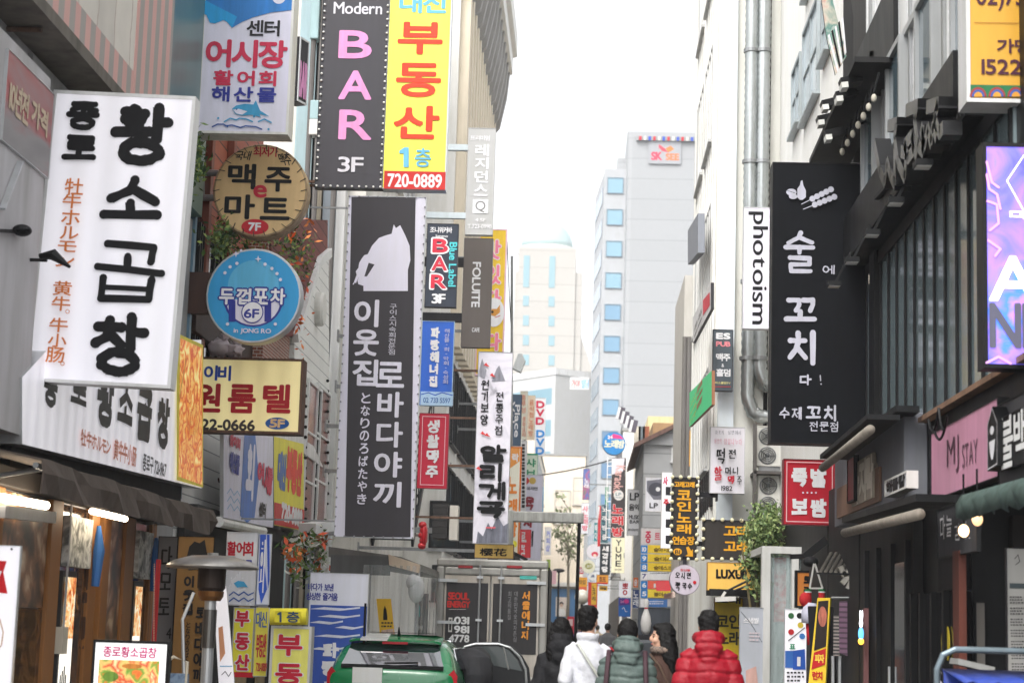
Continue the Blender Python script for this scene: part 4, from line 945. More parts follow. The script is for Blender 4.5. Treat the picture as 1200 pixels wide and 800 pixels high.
# beige building whose end wall faces the camera; flexible ducts; pale pilaster
d3 = 32.0
XB = onY(838, 400, d3).x
t = bld('beige_building', 'beige building with silver flexible ducts and air conditioners on its end wall', XB, 12, d3, 38.5, 17, mat((242, 239, 232), .75, var=.15, scale=.9), para=.4)
a = onY(843, 300, d3).x; c_ = onY(861, 300, d3).x
b = B(); b.box(a, c_, d3 - .12, d3 - .003, 3.0, 16.9, mat((226, 234, 242), .5, var=.06)); part('pilaster', t, b)
for z in (4.5, 7.5, 10.5, 13.5):
    for y in (33, 35.5): win(t, 'E', XB, y, y + 1.9, z, z + 1.7, flat((190, 190, 190)), glass((120, 130, 136), .1), 1, 2)
b = B()
for i in range(12): b.box(XB - .05, XB - .003, 32.2 + i * .53, 32.4 + i * .53, 3.2, 16.8, mat((232, 231, 228), .6))
part('wall_rib', t, b)
DUCT = mat((172, 176, 177), .3, .8, var=.2, scale=6)
for px, pb, rr in ((879, 488, .11), (893, 455, .115)):
    top = onY(px + 3.5, -60, d3 - .25); kn = onY(px - 3, pb - 22, d3 - .25); k2 = onY(px + 3, pb - 5, d3 - .25); k3 = onY(px + 14, pb, d3 - .25); en = onY(px + 60, pb + 2, d3 - .25)
    path = []
    def seg(p, q, n_):
        for i in range(n_): path.append(p.lerp(q, i / n_))
    seg(top, kn, 110); seg(kn, k2, 5); seg(k2, k3, 5); seg(k3, en, 20); path.append(en)
    b = B(); b.tube(path, [rr * (1 + .12 * (i % 2)) for i in range(len(path))], DUCT, 14); o = part('flexible_duct', t, b, smooth=True)
    for yy in (60, 190, 330, 420):
        p = onY(px + 3.5 - yy * .0135 - 1, yy, d3 - .25); b = B(); b.lathe([(rr + .012, -.03), (rr + .03, -.03), (rr + .03, .03), (rr + .012, .03)], STEEL, tuple(p), 16); b.box(p.x - .02, p.x + .02, d3 - .13, d3 - .004, p.z - .03, p.z + .03, STEEL); part('duct_strap', t, b)
p = onY(899, 200, d3 - .06); b = B(); b.tube([(p.x, d3 - .06, 4), (p.x + .03, d3 - .06, 16)], .035, BLK2, 8); part('cable', t, b)
b = B(); b.box(onY(866, 690, d3).x, 3.6, d3 - .06, d3 - .004, .05, 2.9, mat((70, 66, 62), .7)); part('ground_floor', t, b)
# two outdoor air conditioner units on a shelf
def aircon(box, d, label):
    s = Sign('air_conditioner', label, 'air conditioner', box, d=d, th=.32, face=mat((222, 221, 216), .5, var=.1), side=mat((214, 212, 206), .5), frame=.02, group='outdoor air conditioner units')
    cx = -s.W * .16
    for k, zc in enumerate((s.H * .24, -s.H * .24)):
        b = B(); r = s.H * .22
        b.lathe([(r, 0), (r, -.01), (r * .93, -.014), (r * .92, -.004), (.02, -.004)], mat((120, 122, 124), .5), (cx, 0, zc), 24, 'y')
        for q in range(3): rr = r * (.3 + .22 * q); b.lathe([(rr, -.012), (rr + .008, -.018), (rr + .016, -.012)], mat((190, 190, 188), .5), (cx, 0, zc), 24, 'y')
        for q in range(5): a_ = q * 1.257; b.obox((cx, -.01, zc), (cx + r * .9 * math.cos(a_), -.01, zc + r * .9 * math.sin(a_)), .05, .01, mat((90, 92, 94), .5))
        b.build('fan_grille', s.o)
    b = B(); b.box(-s.W / 2 + .05, s.W / 2 - .05, .02, s.th, -s.H / 2 - .08, -s.H / 2 - .002, STEEL); b.build('foot', s.o)
    return s.done()
aircon((887, 499, 923, 546), 31.4, 'upper cream air conditioner unit on the beige end wall')
aircon((888, 557, 924, 604), 31.4, 'lower cream air conditioner unit just above the tree top')
t = thing('equipment_shelf', 'steel rack carrying the two air conditioner units on the beige wall', 'rack', onY(905, 550, 31.6))
b = B()
for y in (551, 608): a = onY(884, y, 31.2); c_ = onY(926, y, 31.2); b.box(a.x, c_.x, 31.2, 31.99, a.z - .05, a.z - .001, mat((96, 92, 90), .7))
for x in (884, 926): a = onY(x, 610, 31.2); c_ = onY(x, 496, 31.2); b.box(a.x - .03, a.x + .03, 31.2, 31.26, a.z, c_.z, mat((96, 92, 90), .7))
part('frame', t, b)

# buildings beyond on this side
d4 = 56.
GREYH = lined((176, 177, 178), (140, 141, 142), .62, 2, .05, .7, .3, .02, .08)
t = bld('grey_house', 'grey panelled house with a small green window and rusty eave', onY(757, 400, d4).x, 8, d4, 66, onY(790, 522, d4).z, GREYH, para=0)
p, q = onY(789, 538, d4), onY(796, 520, d4); win(t, 'S', d4, p.x, q.x, p.z, q.z, FRW, glass((70, 120, 110), .1), 1, 1)
b = B(); h = onY(790, 522, d4).z; xw0 = onY(753, 400, d4).x; xe = onY(800, 400, d4).x
b.prism([(xw0 - .2, d4 - .3, h + .02), (xe, d4 - .3, h + .75), (xe, d4 - .3, h + .62), (xw0 - .2, d4 - .3, h - .12)], (0, 9, 0), mat((128, 100, 92), .7, var=.3)); b.prism([(xw0, d4 - .1, h + .003), (xe, d4 - .1, h + .6), (xe, d4 - .1, h + .003)], (0, 8.6, 0), GREYH); part('roof', t, b)
b = B(); p, q = onY(764, 522, d4 + 2), onY(800, 498, d4 + 2); b.box(p.x, q.x + 3, d4 + 1.5, d4 + 8, p.z, q.z, mat((196, 160, 120), .7, var=.12)); part('penthouse', t, b)
b = B(); b.box(onY(797, 400, 49).x, 8, 47.1, 52, .05, onY(806, 330, 48).z, mat((206, 202, 196), .7, var=.12)); part('side_block', t, b)
b = B()
for px in (801, 806): p = onY(px, 500, 47); b.tube([(p.x, 47.0, .2), (p.x, 47.0, 9)], .06, mat((120, 116, 114), .6), 8)
part('drain_pipe', t, b)
t = bld('corner_shop_building', 'narrow ochre and white shop building behind the round karaoke board', 2.35, 9, 70, 84, onY(745, 487, 70).z, mat((226, 208, 160), .7, var=.1), para=0)
p0 = onY(735, 560, 69.9)
b = B()
for px, m in ((747, mat((214, 206, 190), .7)), (752, mat((110, 120, 126), .7)), (757, mat((156, 92, 66), .7))): p = onY(px, 500, 69.9); b.box(p.x - .12, p.x + .12, 69.7, 69.99, .1, onY(px, 500, 69.9).z, m)
part('pilaster', t, b)
b = B(); b.box(2.36, 5, 69.9, 69.99, .1, 3.2, mat((60, 66, 74), .6, var=.3)); part('shopfront', t, b)
b = B()
for k in range(4): p = onY(726 + 5 * k, 491 + 5 * k, 69); b.obox(p, p + Vector((.1, 0, .45)), .24, .1, mat((90, 84, 96), .5)); b.obox(p + Vector((-.1, 0, 0)), p + Vector((0, 0, .45)), .1, .12, WHITE)
part('raised_letter', t, b)
t = bld('slim_white_building', 'slim white building with dark windows beside the column of small signs', 1.75, 9, 86, 118, onY(735, 505, 86).z, mat((232, 232, 234), .6, var=.05))
for z in (4.5, 7, 9.5):
    for k in range(5): win(t, 'E', 1.75, 87 + 5 * k, 90 + 5 * k, z, z + 1.5, flat((120, 120, 124)), glass((60, 80, 95), .1), 2, 1)
b = B(); b.box(1.7, 1.748, 86.1, 117.8, .1, 3, mat((110, 104, 100), .6, var=.4, scale=.5)); part('shopfront', t, b)
# ================================================================= SIGNS, LEFT SIDE OF THE STREET
def wl(d): return -5.0 if d < 31 else (-4.25 if d < 44 else (-3.35 if d < 58.1 else -3.0))
WBRD = litface((236, 234, 241), .14)  # the banner, menu board and poster using it glow without any tubes
# big white vertical light box
s = Sign('white_vertical_sign', 'big white vertical light box with thick black brush letters and orange characters', 'sign', (46, 109, 215, 451), d=15.9, th=.2, face=WBRD, side=mat((226, 226, 226), .45, var=.15), frame=.03, seed=11)
s.o.rotation_euler = (0, R(1.7), 0)
BI = INK
for ch, bx in (('황', (126, 120, 209, 195)), ('소', (117, 203, 199, 266)), ('창', (108, 367, 187, 441))):
    s.brush(ch, bx, BI, .088, jit=.15, round_=True)
for P in ([(127, 286), (181, 289), (178, 306)], [(151, 300), (151, 313)], [(116, 313), (191, 319)], [(123, 326), (121, 350), (177, 350), (180, 326)], [(122, 337), (178, 338)]): s.ribbon([s.L(*q) for q in P], 4.6 * 15.9 / F * (.72 if P[0] == (122, 337) else 1), BI, 'lettering', .13, True)
s.brush('종로', (72, 119, 112, 198), BI, .095, vert=True, jit=.14, round_=True, gap=.08)
ORC = flat((224, 128, 62))
for ch, cx, cy, h in (('牡', 86, 221, 20), ('牛', 84, 238, 17), ('ホ', 83, 257, 18), ('ル', 82, 275, 15), ('モ', 80, 291, 13), ('ン', 78, 308, 14), ('黄', 76, 340, 17), ('牛', 75, 358, 17), ('牛', 73, 383, 17), ('小', 72, 401, 16), ('肠', 70, 418, 18)):
    s.text(ch, (cx - 11, cy - h / 2, cx + 11, cy + h / 2), ORC, .35)
for cx, cy in ((83, 367), (79, 428)): s.line([(cx + 2.2 * math.cos(q), cy + 2.2 * math.sin(q)) for q in [k * .785 for k in range(9)]], .8, ORC)
s.arms(-5.0, (.12, .5, .9), .04, ALU); s.done()
# facade light box with food picture end
s = Sign('facade_light_box', 'long white light box over the brown awning with black letters cut by the big sign', 'sign', (26, 330, 236, 545), X=-4.74, th=.25, face=WBRD, side=ALU, frame=.03, seed=12,
         pts=[(26, 520), (26, 442), (60, 405), (236, 398), (236, 572)])
for ch, bx in (('종', (50, 432, 70, 478)), ('로', (82, 440, 104, 480)), ('황', (112, 434, 136, 502)), ('소', (136, 446, 158, 505)), ('곱', (158, 450, 180, 518)), ('창', (182, 462, 200, 526))): s.brush(ch, bx, flat((58, 58, 60)), .095, jit=.15)
s.text('牡牛ホルモン', (92, 508, 128, 528), flat((226, 150, 130)), .25); s.text('黄牛牛小肠', (131, 518, 158, 543), flat((226, 150, 130)), .25); s.text('종로구 721-9167', (165, 536, 193, 556), flat((90, 90, 94)), .2)
NOOD = blotch([(250, 226, 160), (240, 180, 80), (222, 110, 40), (244, 196, 110), (206, 70, 36), (240, 160, 70), (250, 226, 150)], 4.5, .45, kind='cells', emit=.18)
s.poly([(205, 390), (236, 404), (236, 571), (205, 562)], flat((246, 226, 80)), 'food_picture'); s.poly([(209, 396), (235, 408), (235, 568), (207, 558)], NOOD, 'food_picture')
for k in range(7): r = 3 + 2 * k; s.line([(222 + .5 * r * math.cos(q * .4 + k), 490 + r * 1.3 * math.sin(q * .4 + k)) for q in range(13)], .9, flat((246, 206, 120)), 'food_picture')
s.line([(214, 420), (208, 455), (206, 470)], 2, flat((130, 180, 70)), 'food_picture'); s.done()
# seafood market sign
s = Sign('seafood_market_sign', 'white seafood board with a blue wave on top and a leaping fish below', 'sign', (236, -70, 343, 157), d=22, th=.35, face=LAV, side=mat((222, 220, 216), .5, var=.2), frame=.03, seed=5)
SKY = flat((48, 160, 222)); DBL = flat((44, 84, 190)); FRB = flat((204, 52, 84)); NVB = flat((52, 60, 150))
s.poly([(239, -66), (342, -66), (344, 12), (318, 15), (296, 21), (284, 26), (272, 33), (266, 26), (262, 24), (252, 28), (246, 27), (242, 18), (238, 17)], mat((46, 130, 208), .4, var=.3, scale=2)); s.disc(327, -3, 8, LAV)
s.poly([(239, 17), (242, 18), (246, 27), (252, 28), (262, 24), (266, 26), (272, 33), (278, 20), (239, 0)], SKY)
s.text('센터', (289, 24, 328, 43), CHAR, .7); s.text('어시장', (241, 47, 337, 80), FRB, 1.6); s.text('활어회', (250, 83, 324, 101), FRB, .9, gap=.22); s.text('해산물', (248, 102, 324, 120), NVB, .9, gap=.22)
FB = flat((70, 160, 206)); F2 = flat((54, 90, 160))
s.poly([(272, 128), (277, 124), (287, 122), (297, 123), (300, 118), (303, 125), (305, 130), (316, 137), (304, 134), (306, 138), (296, 135), (284, 136), (276, 134)], FB); s.poly([(273, 129), (280, 128), (290, 131), (284, 135), (277, 133.5)], LAV); s.disc(277.5, 128.5, .9, F2)
for P in ([(263, 143), (270, 139), (277, 141), (281, 139), (289, 140), (296, 143)], [(303, 143), (310, 140), (318, 144)]): s.line(P, 1.5, FB)
for P in ([(249, 149), (255, 146), (262, 146), (267, 149)], [(264, 148), (272, 147), (282, 150), (288, 148), (300, 149), (307, 152)]): s.line(P, 1.5, F2)
for p in ((256, 139), (298, 137), (315, 152)): s.disc(*p, 1.3, FB)
s.arms(-5.0, (.1, .6), .03, RUST); s.done()
s = Sign('pink_bar_box', 'dark side board with pink letters peeking out behind the seafood board', 'sign', (350, 45, 361, 122), X=-4.6, rot=70, th=.2, face=flat((36, 34, 38)), side=BLACK, framemat=ALU, frame=.03)
s.text('BAR', (350, 72, 360, 116), PINK, .6); s.done()
# BAR + real-estate boards
LED = mat((230, 230, 226), .3)
s = Sign('modern_bar_board', 'charcoal board with big pink letters and a dotted white light border', 'sign', (375, -60, 454, 221), d=27, th=.16, face=mat((58, 56, 62), .5, var=.08), side=DKSTEEL, frame=.01)
s.text('Modern', (391, 3, 448, 17), flat((214, 212, 220)), .35); 
for ch, y0, y1 in (('B', 36, 69), ('A', 83, 117), ('R', 129, 164)): s.text(ch, (397, y0, 436, y1), PINK, 1.6)
s.text('3F', (396, 184, 426, 202), flat((214, 212, 220)), .6); s.bulbs(.11, LED, .018, inset=.03); s.arms(-5, (.03,), .02, RUST); s.done()
s = Sign('yellow_estate_board', 'tall yellow board with red Korean letters over a red telephone strip', 'sign', (453, -60, 527, 222), d=27.0, th=.25, face=mat((244, 240, 92), .4, var=.05), side=ALU, frame=.015)
OR = flat((232, 70, 44)); LB = flat((110, 186, 226))
s.text('대신', (468, -8, 523, 16), LB, 1.2); s.text('부', (466, 26, 519, 64), OR, 1.9); s.text('동', (464, 74, 517, 114), OR, 1.9); s.text('산', (461, 124, 515, 163), OR, 1.9)
s.poly([(468, 180), (468, 177), (474, 173), (479, 173), (479, 196), (473, 196), (473, 180)], LB); s.text('층', (486, 174, 505, 196), LB, .5); s.rect((450, 201, 522, 222), mat((200, 36, 30), .4, var=.1), 'phone_strip'); s.text('720-0889', (454, 204, 518, 220), WHITE, .7); s.arms(-5, (.015,), .02, RUST); s.done()
# two round boards
KEG = mat((224, 190, 138), .5, var=.1)
s = Sign('round_beer_board', 'round tan board with dark letters in a laced weathered rim', 'sign', (250, 169, 360, 278), d=23, th=.28, face=KEG, side=mat((176, 150, 116), .5, .2, var=.5, scale=6), shape='disc')
s.text('국내', (276, 177, 294, 188), INK, .3, slant=.2); s.text('최저가', (297, 172, 326, 184), flat((196, 40, 60)), .4); s.text('맥주', (327, 180, 341, 194), INK, .3, slant=-.3)
s.text('맥', (267, 192, 300, 222), INK, 1.4); s.text('주', (310, 196, 342, 225), INK, 1.4); s.text('마', (263, 228, 299, 257), INK, 1.4); s.text('트', (305, 232, 340, 258), INK, 1.4)
s.text('e', (297, 217, 313, 232), flat((206, 50, 70)), 1.0); s.disc(299, 266, 16, flat((200, 40, 54)), ry=9); s.text('7F', (291, 261, 306, 271), WHITE, .7)
b = s.bm('lacing')
for k in range(26):
    q = k * 2 * math.pi / 26; r = s.H / 2; b.obox((r * .86 * math.cos(q), -.008, r * .86 * math.sin(q)), (r * .99 * math.cos(q + .04), -.012, r * .99 * math.sin(q + .04)), .012, .008, mat((70, 60, 50), .7))
s.done()
t = thing('pipe_bracket', 'grey ladder shaped pipe bracket holding the round tan board', 'bracket', onY(235, 216, 23.1))
b = B(); 
for y in (203, 232): b.tube([onY(196, y - 1, 23.14), onY(256, y, 23.14)], .045, STEEL, 8)
for x in (200, 236): b.tube([onY(x, 203, 23.14), onY(x, 232, 23.14)], .045, STEEL, 8)
part('frame', t, b)
s = Sign('round_blue_board', 'round sky blue board with white letters and star dots', 'sign', (242, 291, 352, 402), d=22.4, th=.24, face=mat((50, 156, 214), .35, var=.05), side=ALU, shape='disc')
CY = flat((90, 190, 230)); s.disc(297, 335, 30, mat((92, 180, 222), .4))
s.poly([(262, 357)] + [(297 + 35 * math.cos(q), 350 + 33 * math.sin(q)) for q in [math.pi * k / 14 for k in range(15)]][::-1], NVB)
s.poly([(297 + 32 * math.cos(q), 351 + 30 * math.sin(q)) for q in [math.pi * k / 14 for k in range(15)]], LAV)
for x in (271, 292, 313): s.poly([(x - 3, 352), (x + 5, 352), (x + 5, 377), (x - 3, 377)], NVB)
for i, ch in enumerate('두껍포차'):
    bx = (256 + i * 20, 337, 275.5 + i * 20, 358); s.text(ch, (bx[0] - 1, bx[1] - 1, bx[2] + 1, bx[3] + 1), NVB, 3.0); s.text(ch, (bx[0] + 1, bx[1] + 1, bx[2] - 1, bx[3] - 1), WHITE, .9)
s.disc(296, 366, 13, NVB); s.disc(296, 366, 11.8, WHITE); s.text('6F', (286, 362, 304, 373), NVB, .6)
s.text('in JONG RO', (274, 385, 318, 392), LAV, .25)
for x, y, r in ((264, 320, 2), (270, 313, 2), (278, 309, 2), (311, 310, 2), (319, 315, 2), (325, 321, 2), (329, 328, 2), (267, 380, 2), (323, 380, 2), (277, 298, 1.5), (283, 294, 1.5)): s.disc(x, y, r, LAV, n=8)
for x, y in ((303, 304), (277, 298)): s.poly([(x - 4, y), (x - 1, y - 1), (x, y - 4), (x + 1, y - 1), (x + 4, y), (x + 1, y + 1), (x, y + 4), (x - 1, y + 1)], LAV)
s.done()
t = thing('timber_bracket', 'dark timber beam carrying the round sky blue board', 'bracket', onY(230, 345, 22.5)); b = B()
p, q = onY(200, 367, 22.5), onY(248, 320, 22.5); b.box(p.x, q.x, 22.45, 22.6, p.z, q.z, mat((62, 40, 32), .7, var=.3)); part('beam', t, b)
# lodging sign
s = Sign('yellow_lodging_sign', 'weathered cream lodging light box with red letters in a rusty frame', 'sign', (214, 419, 354, 507), d=23.2, th=.3, face=litface((236, 222, 164), .12), side=RUST, frame=.03)
s.text('TV', (216, 428, 230, 445), DBL, .6); s.disc(234, 438, 1.3, DBL); s.text('이비', (239, 428, 271, 446), DBL, .9); CR = flat((178, 30, 44))
s.text('원', (226, 449, 259, 483), CR, 1.7); s.text('룸', (267, 450, 300, 484), CR, 1.7); s.text('텔', (308, 450, 341, 484), CR, 1.7); s.text('722-0666', (226, 491, 299, 504), flat((60, 56, 60)), .8)
s.disc(325, 496, 14, flat((44, 96, 170)), ry=7); s.text('5F', (316, 491, 334, 501), KEG, .7); s.arms(-5, (.3, .8)); s.done()
# tall grill-house banner with animal silhouette
s = Sign('tall_grill_banner', 'very tall charcoal banner with a white eared animal silhouette and white margins', 'banner', (400, 230, 492, 630), d=25, th=.12, face=mat((222, 219, 234), .6, var=.06), side=ALU, frame=.006, seed=4)
s.poly([(419.5, 231), (489.5, 231), (473, 629), (397, 629)] if False else [(412, 231), (487, 231), (484, 430), (481, 629), (404, 629), (408, 430)], mat((54, 51, 56), .6, var=.06), 'dark_panel')
s.poly([(426, 341), (478, 341), (478, 316), (481, 305), (480, 288), (475, 276), (469, 264), (464, 267.5), (461.5, 263), (459, 274), (452, 276), (444, 279), (436, 288), (431, 298), (427, 299), (424, 303), (421, 308), (420, 314), (417, 318), (418, 322), (415, 330), (417, 332), (421, 324), (419, 329), (420, 333), (426, 335)], mat((220, 217, 232), .6, var=.04))
s.poly([(427, 324), (432, 308), (439, 310), (430, 324)], mat((54, 51, 56), .6, var=.06)); s.line([(414, 333), (421, 322)], 1.2, LAV)
LV = flat((224, 221, 234))
s.text('이', (415, 351, 444, 383), LV, 1.3); s.text('웃', (414, 386, 444, 417), LV, 1.3); s.text('집', (413, 421, 443, 452), LV, 1.3)
for i, ch in enumerate('로바다야끼'): s.text(ch, ((443 if ch in '바다' else 441) - i * .9, 424 + i * 35, 474 - i * .9, 454 + i * 35), LV, 1.2)
s.text('구이스시숙회전문점', (456, 356, 464, 416), flat((190, 188, 198)), .15, vert=True)
s.text('となりのろばたやき', (421, 459, 432, 592), LV, .4, vert=True, gap=.12)
s.bulbs(.13, mat((150, 148, 156), .6), .013, part='lacing', sides='lrtb', inset=.012); s.arms(-5, (.045, .965), .012); s.done()
# next column of boards
NAVY = flat((56, 62, 74))
s = Sign('slate_bar_board', 'small slate board with red outlined letters and a turquoise side text', 'sign', (499, 262, 536, 360), d=33, th=.14, face=NAVY, side=CHAR, frame=.01)
s.text('조니워커바', (504, 266, 530, 273), WHITE, .2); s.text('Jongno', (510, 275, 525, 279), WHITE, .1)
for i, ch in enumerate('BAR'):
    bx = (506 - i, 279 + i * 21, 526 - i, 297 + i * 21); s.text(ch, (bx[0] - 1, bx[1] - 1, bx[2] + 1, bx[3] + 1), WHITE, 1.9); s.text(ch, (bx[0] + .8, bx[1] + .8, bx[2] - .8, bx[3] - .8), flat((208, 54, 74)), 1.0)
s.text('Blue Label', (526, 284, 535, 336), flat((90, 206, 214)), .3, rot=0 if False else 1); s.text('3F', (506, 344, 522, 356), WHITE, .8, dx=1.3, dy=.6); s.arms(-4.25, (.25, .8), .03); s.done()
s = Sign('grey_residence_board', 'tall grey board with white letters and a boxed letter, standing highest over its neighbours', 'sign', (547, 150, 579, 275), d=36, th=.2, face=mat((178, 178, 178), .5, var=.05), side=mat((190, 190, 190), .5), frame=.01)
s.text('프리미엄', (551, 159, 574, 165), WHITE, .15)
for i, ch in enumerate('레지던스'): s.text(ch, (557 - i * .5, 169 + i * 15.6, 573 - i * .5, 183 + i * 15.6), WHITE, .6)
s.rect((554, 234, 572, 250), WHITE); s.text('Q', (557, 235.5, 569, 249), flat((130, 130, 130)), .2); s.text('4.5F', (557, 256, 569, 260), WHITE, .1); s.text('T.723-0990', (548, 263, 576, 268), WHITE, .1); s.arms(-3.4, (.18, .82), .06, mat((196, 206, 212), .5)); s.done()
s = Sign('brown_cafe_board', 'plain dark brown vertical cafe board with white capitals reading downwards', 'sign', (542, 279, 576, 407), d=38, th=.18, face=mat((104, 96, 92), .5, var=.05), side=mat((84, 78, 76), .5), frame=.008)
s.text('FOLUITE', (553, 307, 563, 360), WHITE, .45, rot=1); s.text('CAFE', (553, 384, 562, 389), WHITE, .15); s.arms(-3.5, (.27, .78), .09, CHAR); s.done()
s = Sign('yellow_pink_board', 'long yellow board with pink bubble letters and a round animal picture', 'sign', (559, 268, 592, 440), d=41, th=.2, face=flat((240, 200, 60)), side=flat((240, 200, 216)), frame=.03)
PK = flat((240, 130, 160))
for i, ch in enumerate('맛있다'): 
    y = 280 + i * 29; s.text(ch, (566, y, 588, y + 25), WHITE, 2.2); s.text(ch, (567, y + 1, 587, y + 24), PK, 1.2)
s.disc(579, 366, 12, WHITE, ry=17); s.poly([(572, 368), (571, 358), (575, 362), (582, 362), (586, 357), (586, 366), (580, 371)], flat((214, 150, 70))); s.disc(577, 365.5, 1.6, INK); s.line([(580, 372), (586, 370)], .8, RED)
s.text('다', (566, 389, 588, 412), WHITE, 2.0); s.text('다', (567, 390, 587, 411), PK, 1.2); s.arms(-3.35, (.3, .8)); s.done()
s = Sign('blue_seafood_board', 'bright blue board with white brush letters and a pale wave strip at its foot', 'sign', (493, 376, 531, 475), d=31, th=.14, face=mat((50, 104, 206), .45, var=.06), side=mat((160, 190, 220), .5), frame=.008)
s.brush('파랑해녀집', (503, 383, 515, 454), WHITE, .1, vert=True, jit=.2, gap=.06); s.text('해산물·회·막회·숙성회', (520, 385, 526, 450), flat((196, 196, 226)), .1, vert=True)
s.rect((493, 459, 531, 475), flat((176, 206, 234))); s.line([(494, 462), (502, 460), (510, 463), (518, 460), (530, 463)], 1.2, DBL); s.text('02 733 5597', (496, 466, 528, 472), flat((60, 100, 170)), .15); s.arms(-4.25, (.2, .8)); s.done()
s = Sign('red_draft_beer_board', 'crimson board with white brush letters inside a thin white rule', 'sign', (490, 484, 525, 572), d=30, th=.14, face=mat((204, 44, 70), .45, var=.06), side=mat((150, 40, 56), .5), frame=.006)
s.brush('생활맥주', (499, 491, 515, 562), WHITE, .085, vert=True, jit=.16, gap=.08); s.edge(.012, flat((236, 190, 200)), .05); s.arms(-4.25, (.2, .8)); s.done()
INKP = blotch([(80, 80, 92), (216, 212, 222), (226, 222, 232), (196, 194, 206), (226, 222, 232)], 1.4, .5)
s = Sign('ink_landscape_board', 'tall pale board with heavy black letters over an ink wash mountain landscape', 'sign', (557, 412, 598, 637), d=34, th=.16, face=INKP, side=STEEL, frame=.008, seed=8)
s.poly([(558, 636), (560, 622), (566, 628), (572, 612), (576, 620), (583, 604), (590, 616), (596, 612), (596, 636)], mat((120, 122, 136), .6, var=.5, scale=5))
s.poly([(576, 447), (582, 432), (585, 428), (592, 446)], mat((150, 150, 162), .6, var=.5, scale=5)); s.poly([(560, 440), (565, 420), (570, 434), (568, 444)], mat((176, 176, 188), .6, var=.5, scale=5))
s.brush('원기보양', (563, 445, 573, 499), INK, .07, vert=True, jit=.2, gap=.08); s.brush('전통주점', (580, 459, 590, 511), INK, .07, vert=True, jit=.2, gap=.08)
s.brush('알리계곡', (560, 521, 593, 608), INK, .105, vert=True, jit=.1, gap=.04, round_=True)
for x, y in ((570, 428), (577, 440), (566, 508), (561, 549), (571, 510)): s.poly([(x - 3, y), (x, y - 3), (x + 1, y - 1), (x + 4, y + 2), (x, y + 1)], flat((214, 60, 60)))
s.line([(570, 618), (580, 618)], 1.6, flat((220, 90, 100))); s.arms(-4.25, (.13, .4, .65, .9), .02, RUST); s.done()
s = Sign('gold_inn_board', 'gold board with two black characters just under the ink landscape board', 'sign', (556, 637, 602, 654), d=35, th=.2, face=mat((206, 172, 96), .4, .2, var=.15), side=RUST, frame=.01)
s.text('樱花', (562, 642, 594, 651), INK, .4); s.arms(-4.25, (.5,)); s.done()
s = Sign('slate_guesthouse_board', 'slate blue board with white sideways capitals beyond the ink landscape board', 'sign', (595, 462, 611, 522), d=48, th=.12, face=flat((82, 100, 122)), side=CHAR, frame=.006)
s.text('Value', (597, 470, 603, 514), WHITE, .3, rot=1); s.text('Place', (603, 474, 609, 512), WHITE, .3, rot=1); s.arms(-3.35, (.3, .8)); s.done()
s = Sign('orange_karaoke_board', 'orange and cream board with orange Korean letters', 'sign', (592, 523, 610, 650), d=46, th=.12, face=flat((250, 240, 224)), side=ORANGE, frame=.04)
s.poly([(593, 524), (609, 524), (609, 540), (593, 552)], flat((240, 160, 80))); s.text('락', (600, 531, 608, 541), WHITE, .5)
for i, ch in enumerate('노래방'): s.text(ch, (594.5, 558 + i * 26, 606, 578 + i * 26), flat((236, 140, 60)), .9)
s.disc(602, 637, 4, YEL); s.arms(-3.35, (.3, .8)); s.done()
s = Sign('cream_text_board', 'narrow cream board with faint orange characters', 'sign', (609, 458, 618, 515), d=56, th=.1, face=flat((250, 238, 222)), side=PALE, frame=.005); s.text('홍루성', (611, 462, 616, 484), flat((230, 140, 110)), .1, vert=True); s.text('중화요리', (612, 488, 616, 512), flat((230, 140, 110)), .1, vert=True); s.arms(-3.35, (.5,)); s.done()
s = Sign('slim_white_board', 'slim white board with tiny dark strokes', 'sign', (610, 516, 617, 600), d=55, th=.1, face=WHITE, side=PALE, frame=.005); s.bars((611, 520, 616, 596), CHAR, 1, True, fill=.8); s.arms(-3.35, (.5,)); s.done()
s = Sign('peach_inn_board', 'peach vertical board with orange characters beside the video room letters', 'sign', (617, 463, 627, 515), d=62, th=.1, face=flat((250, 222, 196)), side=PALE, frame=.005); s.text('음식점노래방', (620, 468, 625, 511), flat((232, 130, 90)), .1, vert=True); s.arms(-3.0, (.5,)); s.done()
s['x'] if False else None
s = Sign('video_room_board', 'white board with red and blue capitals repeated downwards', 'sign', (627, 466, 639, 534), d=66, th=.1, face=WHITE, side=PALE, frame=.005)
s.text('DVD', (628, 469, 638, 498), flat((204, 50, 80)), .8, vert=True); s.text('DVD', (628, 503, 638, 533), flat((60, 140, 214)), .8, vert=True); s.arms(-3.0, (.5,)); s.done()
s = Sign('green_hotpot_board', 'pale green board with green Korean letters', 'sign', (613, 531, 630, 568), d=58.5, th=.1, face=flat((226, 240, 222)), side=flat((70, 160, 120)), frame=.01); s.rect((613, 531, 630, 533), flat((60, 160, 120))); s.text('샤', (616, 537, 628, 547), flat((50, 150, 106)), .5); s.text('브', (616, 550, 628, 561), flat((50, 150, 106)), .5); s.arms(-3.0, (.5,)); s.done()
s = Sign('tall_noodle_board', 'tall pale lilac board with dark red brush letters and a small fruit picture', 'sign', (611, 556, 635, 656), d=57, th=.12, face=LAV, side=PALE, frame=.005)
s.disc(616, 563, 4.2, flat((206, 70, 70))); s.disc(624, 563, 4, flat((214, 180, 90))); s.text('화곡제면', (612, 570, 630, 574), CHAR, .1); s.brush('육', (614, 581, 628, 598), flat((146, 40, 56)), .1, jit=.2); s.brush('시', (613, 604, 627, 618), flat((146, 40, 56)), .1, jit=.2); s.brush('리', (616, 622, 628, 640), CHAR, .08, jit=.2); s.arms(-3.35, (.5,)); s.done()
